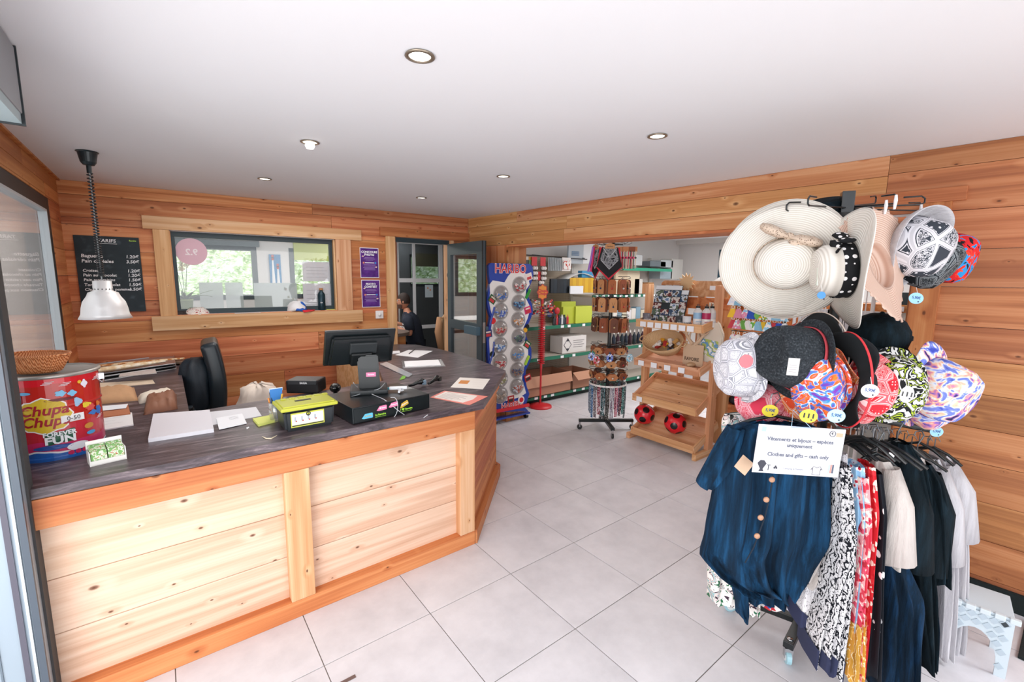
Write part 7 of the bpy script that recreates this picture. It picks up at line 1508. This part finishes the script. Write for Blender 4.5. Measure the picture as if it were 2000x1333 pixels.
# ---------- hats ----------
STRAW=pat('straw_white','rings',42,[(0,'#c9c3b9'),(.5,'#dcd7ce'),(1,'#e6e2da')],const=False,rough=.75,bump=.35)
STRAWP=pat('straw_pink','rings',42,[(0,'#c09c8a'),(.5,'#d2b4a4'),(1,'#dcc4b6')],const=False,rough=.8,bump=.35)
def hatM(px,py,d,ax,upv=(0,1,0)):
    """hat frame; ax=(right,up,towards viewer) direction of the crown"""
    P=rk(px,py,d); vf=V((CAM.x-P.x,CAM.y-P.y,0)).normalized(); vr=Z.cross(vf); vr=vr if vr.dot(HR)>0 else -vr
    a=(vr*ax[0]+Z*ax[1]+vf*ax[2]).normalized(); u=(vr*upv[0]+Z*upv[1]+vf*upv[2]); y=(u-a*u.dot(a)).normalized(); x=y.cross(a)
    return frame(P,x,y,a)
def hat(name,label,M_,Rb,rc,h,m,mc=None,wav=.0,nw=2,ph=0,ey=1.0,cy=1.0,flat_=.75,droop=0,seg=56,lin_=None,cat='hat',dent=0,bend=0,frayed=0,group=None,split=True):
    root=thing(name,label,cat,M=M_,group=group); rnd=random.Random(int(Rb*1000)+nw)
    def bf(p_,a,r_):
        k=max(0,(r_-rc)/(Rb-rc)) if Rb>rc else 0
        z=p_.z+wav*k*math.sin(nw*a+ph)+droop*k*k
        x,y=p_.x,p_.y*(cy+(ey-cy)*k)
        if bend: z+=bend*(x*x)/(Rb*Rb)
        return V((x,y,z))
    pr_=[(rc+(Rb-rc)*k/8,0) for k in range(9)]
    if frayed:
        pr_.append((Rb+frayed,0)); 
    def bff(p_,a,r_):
        if frayed and r_>Rb+frayed*.5: s_=1+rnd.uniform(-.9,.4)*frayed/Rb; p_=V((p_.x*s_,p_.y*s_,rnd.uniform(-.004,.004)))
        return bf(p_,a,r_)
    MB().lathe(pr_,seg if not frayed else 120,fn=bff).build('brim',m,root,smooth=True,solid=.003)
    cp_=[(rc,0),(rc*1.0,h*.25),(rc*.97,h*.5),(rc*.92,h*.75),(rc*flat_,h*.95),(rc*flat_*.7,h*1.0),(rc*.25,h*(1.0-dent)),(0,h*(1.0-dent*1.1))]
    def cf(p_,a,r_):
        p_=V((p_.x,p_.y*cy,p_.z)); 
        if bend: p_.z+=bend*(p_.x*p_.x)/(Rb*Rb)
        return p_
    MB().lathe(cp_,seg,fn=cf).build('crown',mc or m,root,smooth=True,solid=.003)
    return root
def band(root,rc,z0,z1,m,cy=1,name='band',k=1.03,bend=0,Rb=1):
    return MB().lathe([(rc*k,z0),(rc*k*1.01,(z0+z1)/2),(rc*k,z1)],48,fn=lambda p_,a,r_:V((p_.x,p_.y*cy,p_.z+bend*p_.x*p_.x/(Rb*Rb)))).build(name,m,root,smooth=True,solid=.003)
LEO=pat('leopard','dots',150,[(0,'#a8846a'),(.18,'#3a2a24'),(.30,'#cdb9a6')],dist=1); POLKA=pat('polka','dots',42,[(0,'#eceaea'),(.30,'#15171a')],dist=.15)
PWHITE=paisley('paisley_white','#e6e5ea','#8f919b','#cfcfd8',46); PGREY=paisley('paisley_grey','#3a4049','#dedee4','#c8c8ce',30); PBLK=paisley('paisley_black','#14191e','#8a9094','#2a3036',34); PRED=paisley('paisley_red','#c92a36','#efc0c0','#d8606a',50); PPINK=paisley('paisley_pink','#d8405a','#f0c4cc','#e07888',50); PORG=paisley('paisley_orange','#dd5030','#f4c8a8','#e8803c',40)
TD1=pat('tiedye_bright','noise',13,[(0,'#3a2a8a'),(.36,'#7a3fa8'),(.43,'#2f8fd0'),(.48,'#e8e4ee'),(.52,'#d8342c'),(.58,'#ef7a2c'),(.64,'#2f6fc4'),(.72,'#6a3aa0')],const=False,dist=2.5)
TD2=pat('tiedye_pastel','noise',22,[(.25,'#3a4ab0'),(.40,'#7a8ad8'),(.46,'#e4e8f0'),(.52,'#f0c8a4'),(.57,'#e08a9a'),(.62,'#8a6ac0'),(.70,'#2a2a4a')],const=False,dist=1.2)
CAMO=pat('leafcamo','noise',20,[(0,'#15181a'),(.40,'#d2d2d0'),(.47,'#15181a'),(.53,'#a4b83a'),(.565,'#15181a'),(.60,'#c8c8c6')],dist=1.5)
REDBLUE=pat('tropicred','noise',18,[(0,'#1a1a1e'),(.42,'#d8262c'),(.52,'#e8462c'),(.56,'#2f8fd0'),(.64,'#1a2430')],dist=1)
FELT=pat('felt','noise',160,[(.3,'#1c2024'),(.55,'#2c3136'),(.75,'#4a4f54')],const=False,rough=.9,bump=.4)
# upper tier
h=hat('sun_hat','second white straw sun hat half hidden behind the leopard-bow hat',hatM(1530,508,.06,(-.25,.0,.95)),.235,.10,.09,STRAW,wav=.012,ph=1)
h=hat('sun_hat','large white straw sun hat with leopard print band and bow',hatM(1536,514,.12,(.02,-.14,1)),.240,.108,.10,STRAW,wav=.014,nw=2,ph=.6,ey=.90,cy=.88,droop=-.02)
band(h,.108,.002,.018,LEO,.88,'leopard_band',1.04)
def bow(root,x,y,z,s,m):
    for dx_,dy_,sx_,rt in ((-.35,.25,1,-.45),(.42,.0,1.1,-.25)): 
        b=MB().lathe([(.012*s,-.0),(.045*s,.03*s),(.05*s,.07*s),(.03*s,.095*s),(.0,.1*s)],18,fn=lambda p_,a,r_:V((p_.x,p_.y*.35,p_.z))); b.build('bow_loop',m,root,M=T(x,y,z)@RZ(rt)@RY(PI/2 if dx_>0 else -PI/2),smooth=True)
    MB().sph((x,y,z),.016*s,12,8,(1,1,.7)).build('bow_knot',m,root,smooth=True)
    b=MB().grid(4,8,lambda u,v:V((x+(.02+.075*v+(u-.5)*(.05+.05*v))*s/1.2,y-(.01+.11*v)*s/1.2,z+.03+.012*math.sin(5*v+u*3)))); b.build('bow_tail',m,root,smooth=True,solid=.003)
bow(h,.0,.10,.05,1.1,LEO)
h=hat('sun_hat','cream straw hat seen from the side with black polka dot band',hatM(1657,527,.30,(-.90,-.05,.34)),.205,.092,.105,STRAW,wav=.03,nw=2,ph=2.0,ey=1.0)
band(h,.092,.004,.045,POLKA,1,'polka_band',1.04); MB().b2((-.022,-.003,-.03),(.022,.0,.03)).build('care_tag',mat('#d9e2d4',.6),h,M=T(.02,-.02,0)@T(.0,.0,.105)@RX(PI/2)@RZ(.1)); bow(h,.03,.105,.03,.5,POLKA)
h=hat('sun_hat','pinkish straw hat with frayed edge hanging edge-on',hatM(1722,518,.25,(-.88,-.30,-.36)),.20,.085,.05,STRAWP,wav=.028,nw=2,ph=.4,ey=1.0,frayed=.012)
h=hat('bucket_hat','white bucket hat with black and white bandana print crown',hatM(1768,478,.12,(.86,-.30,.40)),.155,.108,.125,F_WHITE,PGREY,wav=.014,nw=2,cy=1,droop=.05)
h=hat('bucket_hat','grey bandana print bucket hat glimpsed behind the white one',hatM(1722,500,.08,(.8,-.5,.2)),.13,.09,.09,PWHITE,wav=.015)
h=hat('bucket_hat','black bandana print bucket hat behind the white one',hatM(1786,498,.05,(.80,-.50,.25)),.155,.105,.13,PBLK,wav=.012,droop=-.03)
h=hat('bucket_hat','red and blue tie-dye bucket hat furthest right on the top tier',hatM(1822,500,-.10,(.90,-.20,.2)),.14,.105,.13,REDBLUE,wav=.012,droop=-.02)
h=hat('bucket_hat','dark bucket hat hanging behind the pole at the top',hatM(1610,428,-.10,(-.1,.9,.3)),.12,.095,.08,F_DARK,wav=.01)
# middle tier
h=hat('bandana_hat','white paisley cap with pink round sticker at the left of the rack',hatM(1462,718,.30,(-.80,.0,.50)),.105,.088,.10,PWHITE,wav=.01,nw=3,ey=1.2,cy=1.2)
MB().lathe([(0,.002),(.022,.002),(.022,0),(0,0)],24).build('pink_sticker',mat('#df6a72',.5),h,M=wmat(h).inverted()@frame(rk(1457,706,.46),HR,Z,HF))
h=hat('bucket_hat','black bucket hat with orange edge showing its dark lining',hatM(1512,722,.24,(-.75,.15,-.6),),.145,.09,.08,F_BLACK,wav=.02,nw=2,ph=1.2,ey=1.1); band(h,.145,-.002,.003,mat('#e0623c',.7),1.1,'orange_edge',1.0)
h=hat('trilby_hat','dark grey woven trilby with red ribbon and price card',hatM(1570,703,.40,(-.66,.22,.70)),.128,.092,.135,FELT,wav=.012,nw=2,ph=0,cy=1.12,ey=1.08,dent=.14,flat_=.84,bend=.02)
band(h,.092,.004,.016,mat('#b03a44',.7),1.12,'red_ribbon',1.05,.02,.128); pc2=MB().b2((-.017,-.026,0),(.017,.026,.001)).build('price_card',mat('#c6c2c0',.6),h,M=wmat(h).inverted()@frame(rk(1549,717,.57),HR,Z,HF)@RZ(-.05)); 
for k in range(4): MB().b2((-.012,-.016+.007*k,.001),(.010,-.0145+.007*k,.0013)).build('text_line',mat('#9a9598',.6),pc2)
h=hat('bucket_hat','black hat with pale edge and red ribbon behind the trilby',hatM(1592,692,.26,(-.7,.05,.6)),.145,.09,.08,F_BLACK,wav=.012,ey=1.05); band(h,.145,-.002,.002,mat('#e0cdbf',.7),1.05,'pale_edge',1.0)
h=hat('bucket_hat','bright tie-dye bucket hat with orange brim in the middle of the rack',hatM(1600,752,.44,(-.15,-.25,.95)),.088,.072,.08,TD1,wav=.014,nw=3,cy=1.55,ey=1.45)
h=hat('bucket_hat','orange tie-dye brim beside the bright tie-dye hat',hatM(1630,735,.38,(-.5,-.3,.6)),.10,.07,.07,PORG,wav=.02,nw=3)
h=hat('bucket_hat','black-lined bucket hat with wavy red edge seen from inside',hatM(1650,742,.40,(.85,-.0,-.45)),.145,.08,.07,F_BLACK,wav=.03,nw=3,ph=.8,ey=1.1); band(h,.145,-.003,.003,mat('#d8343c',.7),1.1,'red_edge',1.0)
h=hat('bandana_hat','red bandana print cap with pale blue oval tag',hatM(1690,755,.40,(.45,-.1,.85)),.085,.070,.075,PRED,wav=.02,nw=3,ey=1.4,cy=1.35)
h=hat('bucket_hat','black white and lime leaf print bucket hat with white tag',hatM(1738,755,.38,(.35,-.1,.9)),.100,.085,.085,CAMO,wav=.016,nw=3,ey=1.32,cy=1.3,droop=-.01)
h=hat('bucket_hat','large pastel tie-dye bucket hat at the right end of the rack',hatM(1802,748,.28,(.88,-.30,.35)),.145,.105,.14,TD2,wav=.014,nw=3,droop=-.03)
h=hat('bucket_hat','second pastel tie-dye brim hanging below the large tie-dye hat',hatM(1812,788,.22,(.75,-.5,.3)),.11,.085,.08,TD2,wav=.02,nw=3)
h=hat('bandana_hat','pink bandana print cap low at the left of the rack',hatM(1488,792,.30,(-.3,.6,.7)),.10,.075,.05,PPINK,wav=.02,nw=3,ey=.6)
h=hat('bandana_hat','orange print cap low beside the bright tie-dye hat',hatM(1566,782,.36,(-.4,-.3,.8)),.085,.07,.06,PORG,wav=.02,nw=3)
h=hat('bandana_hat','small red dotted cap between the hats and the hangers',hatM(1681,792,.38,(.1,-.5,.8)),.05,.04,.06,PRED,wav=.01,nw=3)
# black baseball cap
Mc=hatM(1712,672,.16,(.05,1,.15),(0,0,1)); bc2=thing('baseball_hat','black baseball cap perched at the right of the middle tier','cap',M=Mc)
MB().lathe([(.092,0),(.098,.03),(.094,.06),(.075,.092),(.04,.112),(0,.118)],40).build('crown',F_DARK,bc2,smooth=True,solid=.003); MB().sph((0,0,.12),.008,10,8).build('button',F_DARK,bc2)
MB().grid(16,6,lambda u,v:(lambda a,r_:V((r_*math.cos(a)*.92,r_*math.sin(a)*1.0,.012-.03*v-.02*(2*abs(u-.5))**2)))(R_(25+130*u),.093+.065*v*math.sin(PI*(.1+.8*u)))).build('peak',F_DARK,bc2,smooth=True,solid=.004)
b=MB().tube([(.096*math.cos(R_(200+14*k)),.096*math.sin(R_(200+14*k)),.03+.035*math.sin(PI*k/10)) for k in range(11)],.002,5); b.build('strap_opening',mat('#3a4448',.6),bc2)
h=hat('bucket_hat','black hat hanging below the baseball cap',hatM(1705,712,.14,(.2,-.2,.6)),.12,.09,.07,F_DARK,wav=.015)
h=hat('printed_hat','white cap with red and orange print behind the trilby',hatM(1580,665,.10,(-.2,.8,.3)),.10,.085,.06,pat('cap_print','noise',16,[(0,'#b8562c'),(.42,'#e9e5e2'),(.62,'#a83226')]),wav=.02,nw=2,cat='cap')
# price tags
def oval(px,py,d,c,label,w_=.028,h_=.021,txt='5,90€',tc='#2f4f8a'):
    P=rk(px,py,d); o=thing('price_tag',label,'tag',M=frame(P,HR,Z,HF)@RZ(-.12)); MB().lathe([(0,.001),(w_,.001),(w_,0),(0,0)],28,sy=h_/w_).build('disc',mat(c,.4),o); text(txt,.014,mat(tc,.5),o,T(0,.002,.0013),bold=.0003,ext=.0002); MB().tube([(0,h_,0),(.0,h_+.02,-.01)],.0008,4).build('string',EW,o); MB().b2((.008,-.014,.001),(.013,-.009,.0014)).build('stamp',INK,o); return o
oval(1789,583,.18,'#8fc4e6','pale blue oval price tag hanging from the top tier bucket hats'); oval(1829,844,.10,'#8fc4e6','pale blue oval price tag at the right end of the clothes bar'); oval(1633,813,.56,'#a8d4ec','pale blue oval price tag below the bright tie-dye hat'); oval(1579,813,.56,'#d8c83a','yellow oval barcode tag below the bright tie-dye hat',txt='▮▮▮',tc='#222222'); oval(1504,803,.42,'#d8c83a','yellow oval price tag on the pink cap'); oval(1699,764,.56,'#e2e0e2','pale oval price tag on the red bandana cap'); oval(1771,771,.54,'#e2e0e2','white barcode tag on the leaf print hat',.022,.026,'▮▮▮','#333333'); oval(1604,577,.40,'#3f86c4','small blue tag under the leopard-bow hat',.014,.012,'','#222222') 
oval(1437,560,-.08,'#8fc4e6','pale blue tag at the left below the sun hats',.02,.02)
for i,(px,py,d) in enumerate(((1749,392,.22),(1798,410,.07),(1730,402,.2))):
    o=MB().tube([(0,0,.02),(.004,0,0),(-.002,0,-.03)],[.004,.006,.004],8).build('hat_clip',mat('#e4e2e4',.4)); o.location=rk(px,py,d); tag(o,['white clip holding the white bucket hat','white clip on the rightmost hook','white clip beside the pole'][i],'clip')
# step stool by the right wall
a=atz(1842,1163,.27); c=atz(1984,1213,.27); dr=(c-a).normalized(); Ls=(c-a).length+.0; nn_=Z.cross(dr)
if nn_.dot(HF)<0: nn_=-nn_
st=thing('step_stool','pale grey folding step stool with diamond pattern by the right wall','stool',M=frame(a,dr,nn_,dr.cross(nn_)) if dr.cross(nn_).z>0 else frame(c,-dr,nn_,(-dr).cross(nn_)))
flip=dr.cross(nn_).z<=0
SG=mat('#c3cfd6',.5)
HSt=.27
# local: x along, y towards viewer, z up from top level
b=MB(); b.b2((0,-.20,-.012),(Ls,.0,0),bev=.003); b.build('top',SG,st)
arch=[(0,-HSt),(.035,-HSt),(.035,-HSt+.05)]+[(Ls/2-(Ls/2-.035)*math.cos(PI*k/12),-HSt+.05+(HSt-.14)*math.sin(PI*k/12)) for k in range(1,12)]+[(Ls-.035,-HSt+.05),(Ls-.035,-HSt),(Ls,-HSt),(Ls,-.012),(0,-.012)]
for yy in (0,-.20): MB().prism(arch,-.006,.006,T(0,yy,0)@RX(PI/2)).build('side_panel',SG,st)
nx=int(Ls/.035)
rz_=MB().b2((-.011,-.0015,-.011),(.011,.0015,.011),RY(PI/4)).build('diamond_stud',mat('#aebcc6',.5),st,M=T(.03,.008,-.03)); first=True
for i in range(nx):
    for j in range(7):
        x=.025+i*.033+(.016 if j%2 else 0); z=-.03-j*.032
        ang=(x-Ls/2)/(Ls/2-.035); inside=abs(ang)<1 and z< -HSt+.05+(HSt-.14)*math.sqrt(max(0,1-ang*ang))+.018
        if inside or x>Ls-.02: continue
        c_=rz_.copy(); COL.objects.link(c_); c_.matrix_basis=T(x,.008,z)
for k in range(6): MB().b2((k*Ls/5-.016,-.008,-.016),(k*Ls/5+.016,.012,.006),bev=.003).build('hinge_block',mat('#c9d3d8',.4),st)
for k in range(7): MB().b2((Ls-.008,-.02,-.05-k*.034),(Ls+.012,.012,-.03-k*.034),bev=.003).build('hinge_tooth',mat('#d3dade',.4),st)
MB().tube([(0,-.004,-.004),(Ls,-.004,-.004)],.004,6).build('hinge_rod',mat('#2f6f86',.4),st)
# red scrap by the plinth, floor plate
o=MB().b2((-.03,-.008,0),(.03,.008,.002)).build('floor_plate',mat('#6a5550',.7)); o.location=atz(680,1329,.0)+V((0,0,.0005)); tag(o,'small brown floor plate at the bottom edge of the floor','plate')

o=MB().b2((0,0,0),(.36,1.1,.012),bev=.003).build('door_mat',mat('#12191a',.95,bump=.8,bscale=70)); o.location=(1.44,-2.9,0.0005); tag(o,'black doormat along the right wall behind the step stool','mat')
